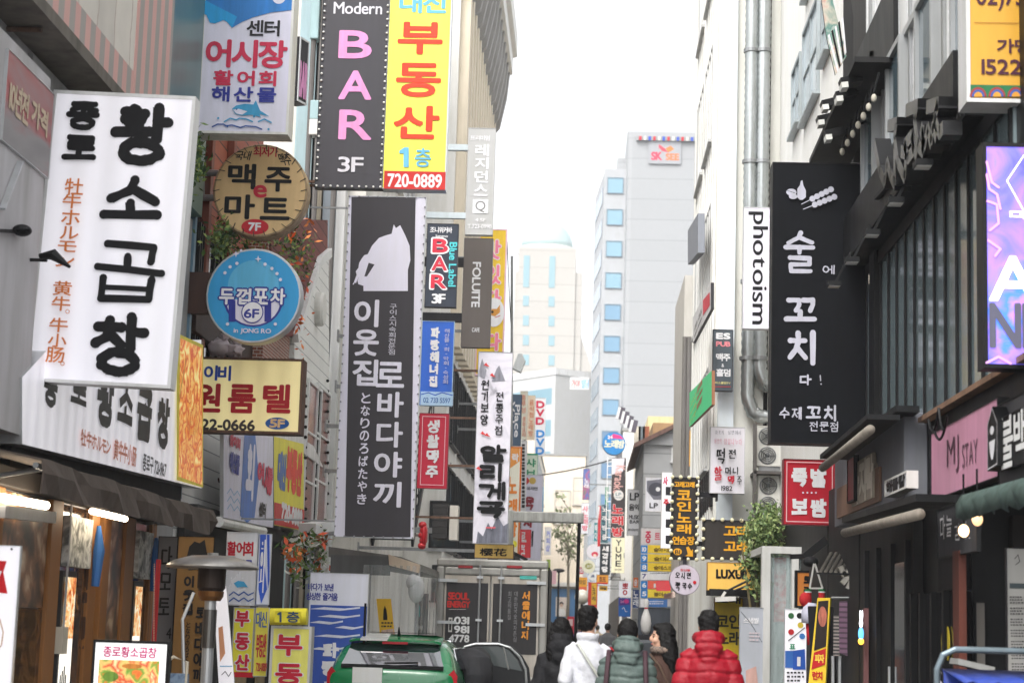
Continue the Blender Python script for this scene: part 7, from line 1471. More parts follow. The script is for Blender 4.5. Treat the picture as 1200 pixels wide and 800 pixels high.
# ================================================================= VEHICLES
TG = mat((170, 168, 163), .5, .3, var=.3, scale=2); TD = mat((50, 48, 50), .45, var=.25)
d = 31.0
t = thing('box_truck', 'grey box truck seen from behind with dark printed rear doors', 'truck', (onY(573, 750, d).x, d + 2.4, 0))
X0, X1 = onY(510, 720, d).x, onY(641, 720, d).x; ZT = onY(573, 655, d).z; ZB = .75
b = B(); b.box(X0 + .05, X1 - .05, d + .12, d + 3.0, ZB, ZT - .03, mat((206, 206, 204), .5, var=.15)); part('cargo_box', t, b, bevel=.05)
b = B(); f = .13; b.box(X0, X0 + f, d, d + .14, ZB, ZT - f, TG); b.box(X1 - f, X1, d, d + .14, ZB, ZT - f, TG); b.box(X0, X1, d, d + .14, ZT - f, ZT, TG); b.box(X0 + f, X1 - f, d + .01, d + .12, ZT - .27, ZT - f - .002, TG); b.box(X0, X1, d, d + .14, ZB - .12, ZB - .002, TG); part('rear_frame', t, b, bevel=.03)
xm = onY(574, 720, d).x; DT = ZT - .275
for k, (a, c_) in enumerate(((X0 + f + .01, xm - .012), (xm + .012, X1 - f - .01))):
    b = B(); b.box(a, c_, d + .03, d + .1, ZB, DT, mat((190, 182, 172), .45, var=.2)); o = part('rear_door', t, b)
    b = B(); zz = onY(574, 683, d).z; b.box(a + .03, c_ - .03, d + .022, d + .029, onY(574, 765, d).z, zz, TD); sub('dark_wrap', o, b, t)
    b = B(); 
    rx = [onY(561, 720, d).x, onY(586, 720, d).x][k]; b.tube([(rx, d - .01, ZB), (rx, d - .01, ZT - .1)], .016, ALU, 8)
    for zz2 in (onY(560, 676, d).z, onY(560, 726, d).z): b.box(rx - .05, rx + .05, d - .03, d + .03, zz2 - .02, zz2 + .02, ALU)
    sub('lock_rod', o, b, t)
    b = B()
    for py in (681, 730):
        hx = [X0 + f, X1 - f][k]; sg = [1, -1][k]; z = onY(574, py, d).z; b.box(hx - sg * .1, hx + sg * .22, d - .02, d + .02, z - .025, z + .025, ALU)
    sub('hinge', o, b, t)
for px0, px1 in ((537, 554), (594, 612)):
    b = B(); a, c_ = onY(px0, 665, d), onY(px1, 662.5, d); b.box(a.x, c_.x, d - .005, d + .01, a.z, c_.z, mat((160, 40, 46), .3)); part('marker_lamp', t, b)
b = B(); b.box(X1 - .001, X1 + .02, d + .2, d + 2.9, ZB, ZT - .1, BLK2); part('side_trim', t, b)
b = B(); a, c_ = onY(609, 678, d), onY(629, 673, d); b.box(a.x, c_.x, d + .015, d + .029, a.z, c_.z, flat((80, 180, 170))); part('green_sticker', t, b)
def lettr(box, dd, fn, par, nm='door_lettering'):
    s = Sign('tmp', 'x', 'x', box, d=dd, th=.001, face=TD, side=TD, frame=.0001); old = s.o; fn(s)
    for k, bb in s.parts.items():
        o = bb.build(nm, par); o.location = s.p0 - par.location
    bpy.data.objects.remove(old)
def trk(s):
    s.text('SEOUL', (525, 693.5, 550, 702.5), flat((196, 50, 46)), .6); s.text('ENERGY', (524, 703.6, 551, 711.6), flat((196, 50, 46)), .6); s.line([(526, 713.5), (546, 713.5)], .4, PALE)
    for tx, y in (('031', 722), ('981', 732.5), ('4778', 743)): s.text(tx, (532 if tx != '4778' else 526, y, 550, y + 9), flat((224, 224, 226)), .6)
    s.rect((525.5, 723, 530, 740), PALE); s.rect((526.5, 725, 529, 738), TD)
    s.brush('서울에너지', (611, 692, 621, 750), flat((226, 150, 60)), .09, vert=True, jit=.15, gap=.08); s.text('최고의품질', (595, 692, 599, 726), flat((130, 130, 132)), .1, vert=True); s.text('대한민국숯의자존심', (602, 692, 606, 752), flat((130, 130, 132)), .1, vert=True)
lettr((520, 690, 630, 756), d + .019, trk, t)
b = B(); b.box(X0 + .02, X1 - .02, d + 3.15, d + 4.9, .55, 1.95, mat((220, 222, 226), .4)); part('cab', t, b, bevel=.08)
b = B(); b.box(X0 + .15, X1 - .15, d + 1, d + 4.8, .45, .74, BLK2); part('chassis', t, b)
for yy in (d + 1.0, d + 4.1):
    for xx in (X0 + .12, X1 - .32): b = B(); b.lathe([(.1, 0), (.3, 0), (.33, .03), (.33, .17), (.3, .2), (.1, .2)], BLACK, (xx, yy, .33), 24, 'x'); o = part('wheel', t, b); b = B(); b.lathe([(.01, -.005), (.18, -.005), (.2, .01)], ALU, (xx, yy, .33), 20, 'x'); sub('rim', o, b, t)
b = B(); b.box(X0 + .2, X1 - .2, d - .02, d + .03, .45, .6, mat((160, 160, 160), .5)); part('bumper', t, b)
for xx in (X0 + .2, X1 - .45): b = B(); b.box(xx, xx + .25, d - .04, d - .021, .5, .58, mat((170, 36, 40), .3)); part('tail_lamp', t, b)
# steel gantry past the truck
t = thing('steel_gantry', 'weathered grey steel gantry bar with a thin black post standing past the truck', 'gantry', (onY(630, 735, 36.5).x, 36.5, 0)); GT = mat((168, 168, 164), .6, .3, var=.4, scale=5)
p = lambda x, y, dd=36.5: onY(x, y, dd)
b = B(); b.obox((p(591, 700).x, 36.5, .0), (p(591, 700).x, 36.5, p(591, 597).z), .28, .28, GT); part('post', t, b, bevel=.02)
b = B(); b.obox(p(601, 605), p(684, 607), .3, .2, GT); part('beam', t, b, bevel=.02)
b = B(); b.tube([(p(675, 700).x, 36.5, 0), p(679, 610)], .035, BLACK, 8); part('thin_post', t, b)
b = B(); b.obox(p(588, 640), p(618, 656), .06, .06, BLK2); b.obox(p(596, 632), p(602, 656), .06, .06, BLK2); part('stay', t, b)
# --- taxi
d = 24.0
tx = onY(459, 780, d).x
t = thing('green_taxi', 'green hatchback taxi with white roof stripes seen from behind', 'car', (tx, d, 0))
GP = mat((20, 128, 76), .25, var=.05, coat=.8); WP = mat((232, 232, 230), .25, var=.03, coat=.8); CG = glass((34, 40, 46), .03, 2.6)
st = [(0.0, [(.72, .34), (.80, .5), (.80, .78), (.76, .93), (.66, .99), (0, 1.0)]), (.1, [(.80, .26), (.86, .52), (.85, .86), (.78, 1.0), (.68, 1.05), (0, 1.07)]), (.42, [(.84, .22), (.89, .56), (.87, .9), (.74, 1.24), (.62, 1.355), (0, 1.39)]),
      (.62, [(.84, .22), (.89, .56), (.87, .93), (.72, 1.33), (.60, 1.43), (0, 1.465)]), (1.3, [(.85, .22), (.9, .56), (.88, .94), (.71, 1.36), (.59, 1.46), (0, 1.495)]), (2.1, [(.85, .22), (.9, .56), (.88, .94), (.71, 1.34), (.58, 1.44), (0, 1.475)]),
      (2.55, [(.85, .22), (.9, .56), (.88, .94), (.74, 1.22), (.6, 1.32), (0, 1.36)]), (3.15, [(.85, .22), (.9, .56), (.87, .9), (.8, .98), (.68, 1.02), (0, 1.05)]), (3.9, [(.82, .24), (.88, .52), (.84, .74), (.74, .84), (.6, .88), (0, .9)]), (4.2, [(.6, .3), (.72, .45), (.7, .62), (.62, .7), (.5, .73), (0, .74)])]
vs = []; fs = []; k = 11
for y, h in st:
    ring = [(-x, z) for x, z in h] + [(x, z) for x, z in h[:-1]][::-1]
    vs += [(x, y, z) for x, z in ring]
for i in range(len(st) - 1):
    for j in range(k): fs.append((i * k + j, i * k + (j + 1) % k, (i + 1) * k + (j + 1) % k, (i + 1) * k + j))
fs += [tuple(range(k)), tuple((len(st) - 1) * k + j for j in range(k))]
vs = [(x, y, z * .955 if z > .9 else z) for x, y, z in vs]
b = B(); b.add(vs, fs, GP); o = b.build('body', t, smooth=True); o.modifiers.new('s', 'SUBSURF').levels = 2; o.modifiers['s'].render_levels = 3
def panel(name, pts, n, off, m, par=None, inset=None):
    """sheet through 4 corner points, pushed out of the body"""
    P = [Vector(q) for q in pts]; N = (P[1] - P[0]).cross(P[3] - P[0]).normalized(); N = N if N.dot(Vector(off)) > 0 else -N
    b = B(); b.prism([q + N * .012 for q in P], -N * .03, m); return b.build(name, par or t, bevel=.006)
o = panel('rear_window', [(-.66, .085, 1.03), (.66, .085, 1.03), (.63, .17, 1.1), (.57, .4, 1.29), (-.57, .4, 1.29), (-.63, .17, 1.1)], 0, (0, -1, .5), CG)
b = B(); b.obox((-.1, .06, 1.06), (.33, .09, 1.075), .02, .025, BLACK); b.build('wiper', o)
b = B(); b.box(-.66, .66, .055, .09, .99, 1.028, BLK2); b.build('glass_edge', o)
b = B(); b.prism([(-.6, .33, 1.31), (-.5, .3, 1.335), (.5, .3, 1.335), (.6, .33, 1.31), (.6, .75, 1.375), (.5, .75, 1.4), (-.5, .75, 1.4), (-.6, .75, 1.375)], (0, 0, .025), GP); sp_ = b.build('spoiler', t, bevel=.008)
b = B(); b.prism([(-.45, .292, 1.337), (-.1, .292, 1.34), (-.1, .755, 1.405), (-.45, .755, 1.402)], (0, -.004, .026), WP); b.build('stripe', sp_)
for a_, c_ in ((-.45, -.1), (.3, .46)):
    b = B(); b.add([(a_, .75, 1.425), (c_, .75, 1.428), (c_, 1.9, 1.44), (a_, 1.9, 1.438)], [(0, 1, 2, 3)], WP); b.build('roof_stripe', t)
b = B(); b.box(-.5, -.12, -.005, .03, .8, 1.0, WP); b.build('tail_stripe', t)
b = B(); b.obox((-.16, .29, 1.315), (.17, .29, 1.317), .03, .03, mat((170, 30, 40), .3)); b.build('high_brake_lamp', t)
for sx in (-1, 1):
    b = B(); b.prism([(sx * .74, .03, .76), (sx * .835, .07, .78), (sx * .84, .1, .92), (sx * .79, .1, 1.0), (sx * .72, .06, .93)], (0, .1, 0), mat((190, 30, 44), .2, coat=.8)); o = b.build('tail_lamp', t, bevel=.01)
    for y in (.75, 3.35):
        b = B(); b.lathe([(.1, -.1), (.28, -.1), (.31, -.07), (.31, .07), (.28, .1), (.1, .1)], BLACK, (sx * .78, y, .31), 24, 'x'); o = b.build('wheel', t); b = B(); b.lathe([(.02, -.105), (.2, -.105), (.21, .105), (.02, .105)], ALU, (sx * .78, y, .31), 20, 'x'); b.build('rim', o)
    b = B(); b.prism([(sx * .80, .75, 1.0), (sx * .885, 1.35, .985), (sx * .885, 2.6, .985), (sx * .75, 2.2, 1.26), (sx * .73, .8, 1.26)], (sx * .012, 0, 0), CG); b.build('side_window', t)
    b = B(); b.ell((sx * .98, 2.7, 1.02), (.11, .06, .07), GP); b.build('mirror', t)
b = B(); b.tube([(.02, .62, 1.4), (.02, .56, 1.52)], [.025, .006], BLACK, 8); b.build('aerial', t)
b = B(); b.box(-.45, .45, 1.35, 1.6, 1.44, 1.445, BLK2); b.build('roof_lamp_base', t)
b = B(); b.prism([(.58, 2.45, 1.32), (-.58, 2.45, 1.32), (-.66, 3.1, 1.06), (.66, 3.1, 1.06)], (0, .02, .03), CG); b.build('windscreen', t)
b = B(); b.box(-.26, .26, -.03, .0, .52, .64, WHITE); b.build('number_plate', t)
# opened passenger door (hinged ahead, swung out)
DT_ = thing('x', 'x', 'x')
bpy.data.objects.remove(DT_)
dd = 26.3
def dp(px, py, e=0): return onY(px, py, dd) + Vector((0, e, 0)) - t.location
outer = [(538, 770), (541, 757), (556, 752), (584, 752), (600, 757), (612, 768), (620, 782), (622, 800), (618, 850), (540, 850)]
b = B(); b.prism([dp(*q) for q in outer], (0, .1, 0), mat((26, 27, 30), .5, var=.1)); o = b.build('open_door', t, bevel=.012)
b = B(); P = [dp(*q, -.004) for q in [(544, 772), (546, 760), (558, 756.5), (584, 756.5), (596, 761), (606, 772), (612, 786)]]; b.prism(P, (0, -.004, 0), glass((86, 92, 92), .06)); b.build('door_glass', o)
b = B(); P = [dp(*q, -.012) for q in [(542, 772), (544, 757.5), (557, 754), (584, 754), (598, 758.5), (609, 769), (616, 784), (617, 800)]]
for a, c_ in zip(P, P[1:]): b.tube([a, c_], .018, mat((206, 208, 210), .3, .5), 8)
b.tube([dp(590, 757, -.012), dp(596, 784, -.012)], .012, mat((190, 190, 190), .3, .5), 8); b.build('door_trim', o)
b = B(); b.obox(dp(566, 783, -.03), dp(576, 776, -.03), .04, .03, ALU); b.build('handle', o)
# parked motorbike behind the walkers
t = thing('delivery_motorbike', 'dark delivery motorbike with an orange fairing parked behind the walkers', 'motorbike', (onY(752, 770, 30).x, 30, 0)); x = t.location.x
for y in (29.4, 30.7): b = B(); b.lathe([(.22, -.05), (.3, -.05), (.31, 0), (.3, .05), (.22, .05)], BLACK, (x, y, .31), 24, 'x'); o = part('wheel', t, b); b = B(); b.lathe([(.02, -.03), (.21, -.02), (.21, .02), (.02, .03)], ALU, (x, y, .31), 16, 'x'); sub('rim', o, b, t)
b = B(); b.tube([(x, 29.3, .75), (x, 29.8, .8), (x, 30.3, .75), (x, 30.6, .95)], [.1, .15, .14, .1], mat((60, 62, 66), .4, coat=.4), 12); b.tube([(x, 30.75, .35), (x, 30.55, 1.05)], .04, DKSTEEL, 8); part('body', t, b, smooth=True)
b = B(); b.box(x - .3, x + .28, 29.15, 29.7, .92, 1.42, mat((56, 60, 66), .5, var=.2)); part('luggage_box', t, b, bevel=.04)
b = B(); b.tube([(x - .38, 30.35, 1.12), (x - .1, 30.55, 1.06), (x + .1, 30.55, 1.06), (x + .38, 30.35, 1.12)], .022, BLACK, 8); part('handlebar', t, b)
b = B(); b.ell((x + .35, 30.35, 1.3), (.07, .02, .05), BLACK); b.ell((x - .35, 30.35, 1.3), (.07, .02, .05), BLACK); b.tube([(x + .35, 30.35, 1.12), (x + .35, 30.35, 1.28)], .01, BLACK, 6); b.tube([(x - .35, 30.35, 1.12), (x - .35, 30.35, 1.28)], .01, BLACK, 6); part('mirror', t, b)
b = B(); b.ell((x - .15, 29.1, .85), (.1, .04, .05), mat((196, 40, 44), .3)); part('tail_lamp', t, b)
b = B(); b.obox((x + .42, 30.2, .75), (x + .3, 30.4, 1.25), .2, .06, mat((236, 120, 60), .4)); b.obox((x + .5, 30.1, .55), (x + .42, 30.2, .8), .16, .06, mat((240, 180, 60), .4)); part('fairing', t, b)
t = thing('parked_scooter', 'dark scooter with red seat edge parked past the delivery motorbike', 'scooter', (onY(725, 770, 33).x, 33, 0)); x = t.location.x
for y in (32.4, 33.6): b = B(); b.lathe([(.15, -.05), (.25, -.05), (.26, 0), (.25, .05), (.15, .05)], BLACK, (x, y, .26), 20, 'x'); part('wheel', t, b)
b = B(); b.tube([(x, 32.2, .7), (x, 32.6, .85), (x, 33.0, .8)], [.12, .2, .16], mat((48, 50, 56), .4), 12); b.tube([(x, 33.1, .4), (x, 33.55, .5), (x, 33.6, 1.05)], [.12, .14, .1], mat((54, 56, 62), .4), 12); part('body', t, b, smooth=True)
b = B(); b.box(x - .2, x + .2, 32.1, 32.5, .95, 1.3, mat((70, 74, 80), .5)); part('luggage_box', t, b, bevel=.03); b = B(); b.box(x - .21, x + .21, 32.08, 32.1, 1.2, 1.27, RED); part('seat_edge', t, b); b = B(); b.tube([(x - .34, 33.45, 1.12), (x, 33.6, 1.08), (x + .34, 33.45, 1.12)], .02, BLACK, 8); part('handlebar', t, b)
# ================================================================= PEOPLE
SKIN = mat((214, 170, 146), .55, var=.06, scale=12); HAIR = mat((13, 11, 11), .55, var=.3, scale=30, bump=.5, bscale=90, spec=.25)
JEAN = mat((46, 50, 62), .8, var=.2); TROU = mat((30, 30, 34), .8, var=.2); SHOE = mat((40, 38, 38), .6)
def remeshed(b, name, par, vox, m, smooth=4, fn=None):
    o = b.build(name, None); mod = o.modifiers.new('r', 'REMESH'); mod.mode = 'VOXEL'; mod.voxel_size = vox; mod.use_smooth_shade = True
    sm = o.modifiers.new('s', 'SMOOTH'); sm.iterations = smooth; sm.factor = .5
    bpy.context.view_layer.update(); dg = bpy.context.evaluated_depsgraph_get()
    me = bpy.data.meshes.new_from_object(o.evaluated_get(dg)); bpy.data.objects.remove(o)
    me.materials.clear()
    for q in (m if isinstance(m, list) else [m]): me.materials.append(q)
    me.update()
    if fn:
        N = [v.normal.copy() for v in me.vertices]
        for v, n in zip(me.vertices, N): v.co += n * fn(v.co, n)
        me.update()
    o = bpy.data.objects.new(name, me); col.objects.link(o); o.parent = par
    me.polygons.foreach_set('use_smooth', [True] * len(me.polygons))
    return o
def hand(b, c, sx):
    """relaxed hand hanging from the wrist c: palm, four curled fingers, thumb"""
    x, y, z = c
    b.tube([(x, y, z + .02), (x, y + .005, z - .05), (x, y + .01, z - .09)], [(.022, .03), (.019, .04), (.016, .04)], SKIN, 10)
    for k, (dy, l) in enumerate(((-.032, .062), (-.011, .074), (.011, .07), (.031, .055))):
        b.tube([(x, y + .01 + dy, z - .08), (x - sx * .006, y + .016 + dy, z - .08 - l * .5), (x - sx * .028, y + .02 + dy, z - .08 - l)], [.0095, .009, .0075], SKIN, 7)
    b.tube([(x - sx * .005, y + .035, z - .02), (x - sx * .016, y + .065, z - .06), (x - sx * .022, y + .07, z - .09)], [.012, .011, .009], SKIN, 7)
def person(label, px, py_top, d, H, kind, turn=0, headturn=0, hair='short', **kw):
    """figure walking away (+y); kind picks the clothes"""
    p = onY(px, py_top, d); r = thing('person', label, 'person', (p.x, d, 0), R(turn))
    k = H / 1.75; sh = kw.get('sh', .2) * k; hz = H - .12 * k
    ch, sh_ = math.cos(R(headturn)), math.sin(R(headturn))
    def hp(x, y, z): return (x * ch - y * sh_, x * sh_ + y * ch + kw.get('lean', 0), hz + z)
    b = B()
    # head, face, neck
    def he(x, y, z, r_, n=16, kk=10):
        c = hp(x, y, z); bb = B(); bb.ell((0, 0, 0), r_, SKIN, n, kk)
        b.add([(c[0] + v[0] * ch - v[1] * sh_, c[1] + v[0] * sh_ + v[1] * ch, c[2] + v[2]) for v in bb.v], bb.f, SKIN)
    he(0, 0, .012, (.073, .09, .1)); he(0, .025, -.055, (.052, .062, .06)); he(0, .1, -.018, (.013, .02, .026)); he(0, .092, .0, (.009, .014, .03)); he(0, .08, -.062, (.024, .016, .011)); he(0, .07, -.1, (.024, .022, .018))
    for q in (-1, 1): he(q * .074, -.005, -.01, (.012, .02, .032)); he(q * .038, .066, -.03, (.024, .022, .026))
    ly = kw.get('lean', 0)
    b.tube([(0, ly - .01, hz - .03), (0, ly * .6 - .015, hz - .16 * k), (0, ly * .4 - .01, hz - .24 * k)], [.055, .056, .075], SKIN, 14)
    zs = hz - .21 * k; zh = .93 * k
    b.tube([(0, 0, zs + .02), (0, -.01, zs - .12), (0, 0, zs - .3), (0, 0, zh + .05), (0, 0, zh - .08)], [(sh * .62, .07), (sh * .9, .1), (sh * .74, .095), (sh * .8, .1), (sh * .78, .1)], TROU, 18)
    stp = kw.get('step', .14)
    for q, f in ((-1, 1), (1, -1)):
        b.tube([(q * .085, 0, zh), (q * .09, f * stp * .5 + .02, .5 * k), (q * .085, f * stp - (.03 if f < 0 else 0), .1)], [.088 * k, .058 * k, .042 * k], TROU, 14)
        b.tube([(q * .085, f * stp - .07, .05), (q * .09, f * stp + .06, .05), (q * .095, f * stp + .16, .035)], [.045, .045, .03], SHOE, 10)
    arms = []
    for q in (-1, 1):
        pose = kw.get('arm', 'down')
        S_ = (q * sh * .84, 0, zs - .05)
        if pose == 'pocket': E_ = (q * (sh + .045), -.06, zs - .31 * k); W_ = (q * (sh * .9), .1, zs - .5 * k)
        else: E_ = (q * (sh + .02), -.03, zs - .31 * k); W_ = (q * (sh + .015), .04, zs - .57 * k)
        arms.append((S_, E_, W_)); b.tube([S_, E_, W_], [.05, .042, .03], SKIN, 12); hand(b, W_, q)
    o = remeshed(b, 'body', r, .0085, [SKIN, TROU, SHOE], 2)
    for pl in o.data.polygons:
        c = pl.center; pl.material_index = 2 if c.z < .1 else (1 if c.z < zh + .12 and abs(c.x) < sh * .95 else 0)
    # hair
    b = B(); c = hp(0, -.012, .03)
    def hl(x, y, z, r_):
        q = hp(x, y, z); bb = B(); bb.ell((0, 0, 0), r_, HAIR, 18, 12)
        b.add([(q[0] + v[0] * ch - v[1] * sh_, q[1] + v[0] * sh_ + v[1] * ch, q[2] + v[2]) for v in bb.v], bb.f, HAIR)
    hl(0, -.018, .032, (.087, .098, .1)); hl(0, -.045, -.02, (.078, .066, .085)); hl(0, .04, .085, (.066, .05, .035))
    rg = random.Random(int(px))
    if hair == 'short':
        for _ in range(26): a = rg.uniform(0, 6.28); e = rg.uniform(.1, 1.1); hl(.075 * math.cos(a) * math.cos(e), -.02 + .08 * math.sin(a) * math.cos(e), .04 + .085 * math.sin(e), (.022, .024, .02))
    elif hair == 'long':
        L = kw.get('hairlen', .4)
        for q in (-.058, -.03, 0, .03, .058):
            P = [hp(q, -.06 + abs(q) * .4, .04), hp(q * 1.3, -.085 + abs(q) * .4, -.08), hp(q * 1.5, -.1 + abs(q) * .3, -.2), hp(q * 1.35, -.105 + abs(q) * .3, -L)]
            b.tube(P, [.04, .05, .048, .022], HAIR, 10)
        for q in (-1, 1): b.tube([hp(q * .07, .02, .05), hp(q * .085, .0, -.05), hp(q * .09, -.03, -.18), hp(q * .07, -.06, -L * .85)], [.02, .024, .03, .014], HAIR, 8)
    elif hair == 'nape': hl(0, -.05, -.07, (.07, .05, .05))
    remeshed(b, 'hair', r, .011, HAIR, 3, lambda c, n: .004 * math.sin(60 * math.atan2(c.x, c.y + .001)) + .002 * math.sin(c.z * 140 + c.x * 60))
    if hair == 'long' and kw.get('eyes'):
        for q in (-1, 1):
            e = B(); c = hp(q * .031, .078, .0); e.ell(c, (.012, .01, .007), mat((28, 22, 22), .2), 10, 6); e.build('eye', r)
            e = B(); e.tube([hp(q * .018, .088, .022), hp(q * .034, .084, .026), hp(q * .05, .07, .02)], .004, HAIR, 6); e.build('eyebrow', r)
        e = B(); e.tube([hp(-.02, .094, -.062), hp(0, .099, -.06), hp(.02, .094, -.062)], .006, mat((176, 90, 88), .5), 6); e.build('lips', r)
    # jacket
    m = kw['cloth']; puff = kw.get('puff', 0); t_ = kw.get('thick', .03); th_ = min(t_, .04); zl = kw.get('hem', .78) * k
    b = B(); w = sh * .86 + t_
    b.tube([(0, -.01, zs + .035), (0, -.012, zs - .03), (0, -.015, zs - .15), (0, -.005, zs - .34), (0, 0, zh), (0, 0, zl)], [(w * .5, .06 + th_), (w * .84, .085 + th_), (w * .98, .11 + t_), (w * .92, .115 + t_), (w * .97, .125 + t_), (w * .99, .13 + t_)], m, 24)
    for S_, E_, W_ in arms: b.tube([(S_[0] * .75, S_[1], S_[2] + .015), S_, E_, W_], [.06 + t_ * .4, .058 + t_ * .6, .05 + t_ * .6, .04 + t_ * .5], m, 16)
    b.tube([(.075 * math.cos(a), -.01 + .07 * math.sin(a), zs + .065) for a in [6.2832 * i / 12 for i in range(13)]], .026 + th_ * .2, m, 10)
    if kw.get('hood'):
        b.tube([(.088 * math.cos(a), .03 - .12 * math.sin(a), zs + .105 + .03 * math.sin(a)) for a in [-.5 + 4.15 * i / 12 for i in range(13)]], [.038 + .02 * math.sin(math.pi * i / 12) for i in range(13)], m, 12)
        b.ell((0, -.11, zs + .06), (.12, .055, .085), m); b.ell((0, -.125, zs - .03), (.085, .045, .07), m)
    if kw.get('collar'): b.tube([(.085 * math.cos(a), -.005 + .08 * math.sin(a), zs + .085) for a in [6.2832 * i / 12 for i in range(13)]], .022, m, 10)
    wr = random.Random(int(px) + 1); ph = [wr.uniform(0, 6) for _ in range(6)]
    def quilt(c, n):
        wob = .005 * math.sin(c.x * 22 + ph[0]) + .004 * math.sin(c.y * 31 + ph[1])
        q_ = .35 if puff else 1; f = q_ * (.0045 * math.sin(c.x * 19 + c.z * 13 + ph[2]) + .003 * math.sin(c.z * 37 + c.x * 41 + ph[3]))
        if puff:
            zz = (c.z + wob) / puff; s_ = abs(math.sin(math.pi * zz)); f += .004 - .02 * (1 - s_) ** 3 + .003 * math.sin(c.x * 85 + c.z * 30 + ph[4]) * (1 - s_)
        return f
    remeshed(b, 'jacket', r, .011, m, 5, quilt)
    for nm, fn in kw.get('extra', []): 
        e = B(); fn(e, zs, sh + t_, k); e.build(nm, r, smooth=True)
    return r
BLKC = mat((22, 22, 26), .75, var=.25, scale=6, bump=.7, bscale=16)
WHC = mat((214, 215, 222), .85, var=.1, scale=5, bump=.7, bscale=16)
GRN = mat((88, 102, 98), .5, var=.14, scale=7, bump=.7, bscale=16, spec=.3)
BRN = mat((74, 52, 44), .85, var=.2, scale=8, bump=.4, bscale=90)
REDC = mat((146, 16, 34), .5, var=.16, scale=7, bump=.7, bscale=16, spec=.3)
def strap(m, pts, w_=.016):
    def f(e, zs, w, k): e.tube([(x * w, y, zs + z) for x, y, z in pts], [(w_, .006)] * len(pts), m, 8)
    return f
def bag(m, c, s_):
    def f(e, zs, w, k): e.ell((c[0] * w, c[1], zs + c[2]), s_, m, 16, 10)
    return f
def backpack_straps(e, zs, w, k):
    for q in (-1, 1): e.tube([(q * w * .62, .06, zs + .06), (q * w * .66, -.06, zs + .065), (q * w * .7, -.145, zs - .08), (q * w * .76, -.17, zs - .3), (q * w * .74, -.15, zs - .5)], [(.02, .008)] * 5, mat((60, 36, 44), .7), 8)
person('person with long black hair in a black hooded coat walking away beside the truck', 658, 725, 17.0, 1.66, 'coat', 0, 0, 'long', cloth=BLKC, hem=.55, thick=.035, hood=True, sh=.17, hairlen=.3, arm='pocket')
GRB = mat((190, 192, 186), .6, var=.1)
person('person with short black hair in a white coat with a grey crossbody bag', 690, 712, 16.5, 1.78, 'coat', 12, -35, 'short', cloth=WHC, hem=.6, thick=.02, collar=True, sh=.165, arm='pocket',
       extra=[('bag_strap', strap(GRB, [(-.7, .06, .0), (-.55, -.09, .0), (-.2, -.15, -.12), (.3, -.165, -.26), (.75, -.15, -.38)])), ('bag', bag(GRB, (.8, -.13, -.42), (.1, .06, .07)))])
person('person in a grey green hooded puffer jacket with dark backpack straps', 736, 727, 15.6, 1.66, 'puffer', -4, 0, 'nape', cloth=GRN, hem=.7, thick=.05, puff=.1, hood=True, sh=.185, extra=[('backpack_strap', backpack_straps)])
person('person with long black hair in a brown coat looking to the side', 777, 733, 16.6, 1.64, 'coat', 8, 78, 'long', cloth=BRN, hem=.5, thick=.02, collar=True, sh=.165, hairlen=.36, arm='pocket', eyes=True,
       extra=[('scarf', lambda e, zs, w, k: e.tube([(.085 * math.cos(a), -.01 + .085 * math.sin(a), zs + .085) for a in [6.2832 * i / 14 for i in range(15)]], .034, blotch([(40, 34, 32), (150, 130, 116), (60, 50, 46), (190, 176, 160)], 40, .9), 10)),
              ('bag_strap', strap(mat((90, 70, 56), .6), [(-.7, -.05, .05), (-.3, -.14, -.05), (.3, -.145, -.25), (.8, -.12, -.42)], .012))])
person('person with short black hair in a bright red hooded puffer jacket', 831, 715, 15.2, 1.75, 'puffer', -3, 0, 'short', cloth=REDC, hem=.74, thick=.052, puff=.115, hood=True, sh=.185, arm='pocket')
# person stooping into the taxi: one continuous body with a dark coat
r = thing('person', 'person in a dark padded coat stooping into the open taxi door', 'person', (onY(556, 790, 25.4).x, 25.4, 0)); b = B()
b.tube([(.0, .0, .95), (-.02, .12, 1.2), (-.1, .35, 1.28), (-.2, .5, 1.2)], [.13, .15, .15, .1], TROU, 14); b.ell((-.3, .62, 1.15), (.085, .1, .11), SKIN); b.tube([(-.2, .5, 1.2), (-.28, .6, 1.16)], [.06, .055], SKIN, 10)
for q in (-1, 1):
    b.tube([(q * .09, 0, .95), (q * .1, .06, .5), (q * .1, -.02, .1)], [.09, .06, .045], TROU, 12); b.tube([(q * .1, -.07, .05), (q * .1, .08, .05), (q * .1, .17, .04)], [.045, .045, .03], SHOE, 8)
    W_ = (-.15 + q * .2, .75, .98); b.tube([(-.12 + q * .17, .35, 1.25), (-.1 + q * .24, .6, 1.1), W_], [.055, .045, .03], SKIN, 10); hand(b, W_, q)
b.v = [(x, y, z if z < .7 else .7 + (z - .7) * .78) for x, y, z in b.v]
o = remeshed(b, 'body', r, .0085, [SKIN, TROU], 2)
for pl in o.data.polygons: pl.material_index = 1 if pl.center.z < .95 and pl.center.y < .5 else 0
b = B(); b.tube([(.02, -.06, .72), (.02, -.05, .95), (0, .02, 1.16), (-.06, .22, 1.27), (-.15, .42, 1.25), (-.2, .5, 1.2)], [(.22, .17), (.23, .18), (.24, .19), (.25, .18), (.2, .14), (.12, .1)], BLKC, 20)
for q in (-1, 1): b.tube([(-.1 + q * .14, .33, 1.25), (-.1 + q * .24, .58, 1.12), (-.15 + q * .21, .72, 1.0)], [.1, .085, .06], BLKC, 12)
b.v = [(x, y, z if z < .7 else .7 + (z - .7) * .78) for x, y, z in b.v]
remeshed(b, 'coat', r, .012, mat((40, 40, 44), .7, var=.25, scale=6, bump=.3), 5, lambda c, n: .006 * math.sin(c.y * 30 + c.x * 14))
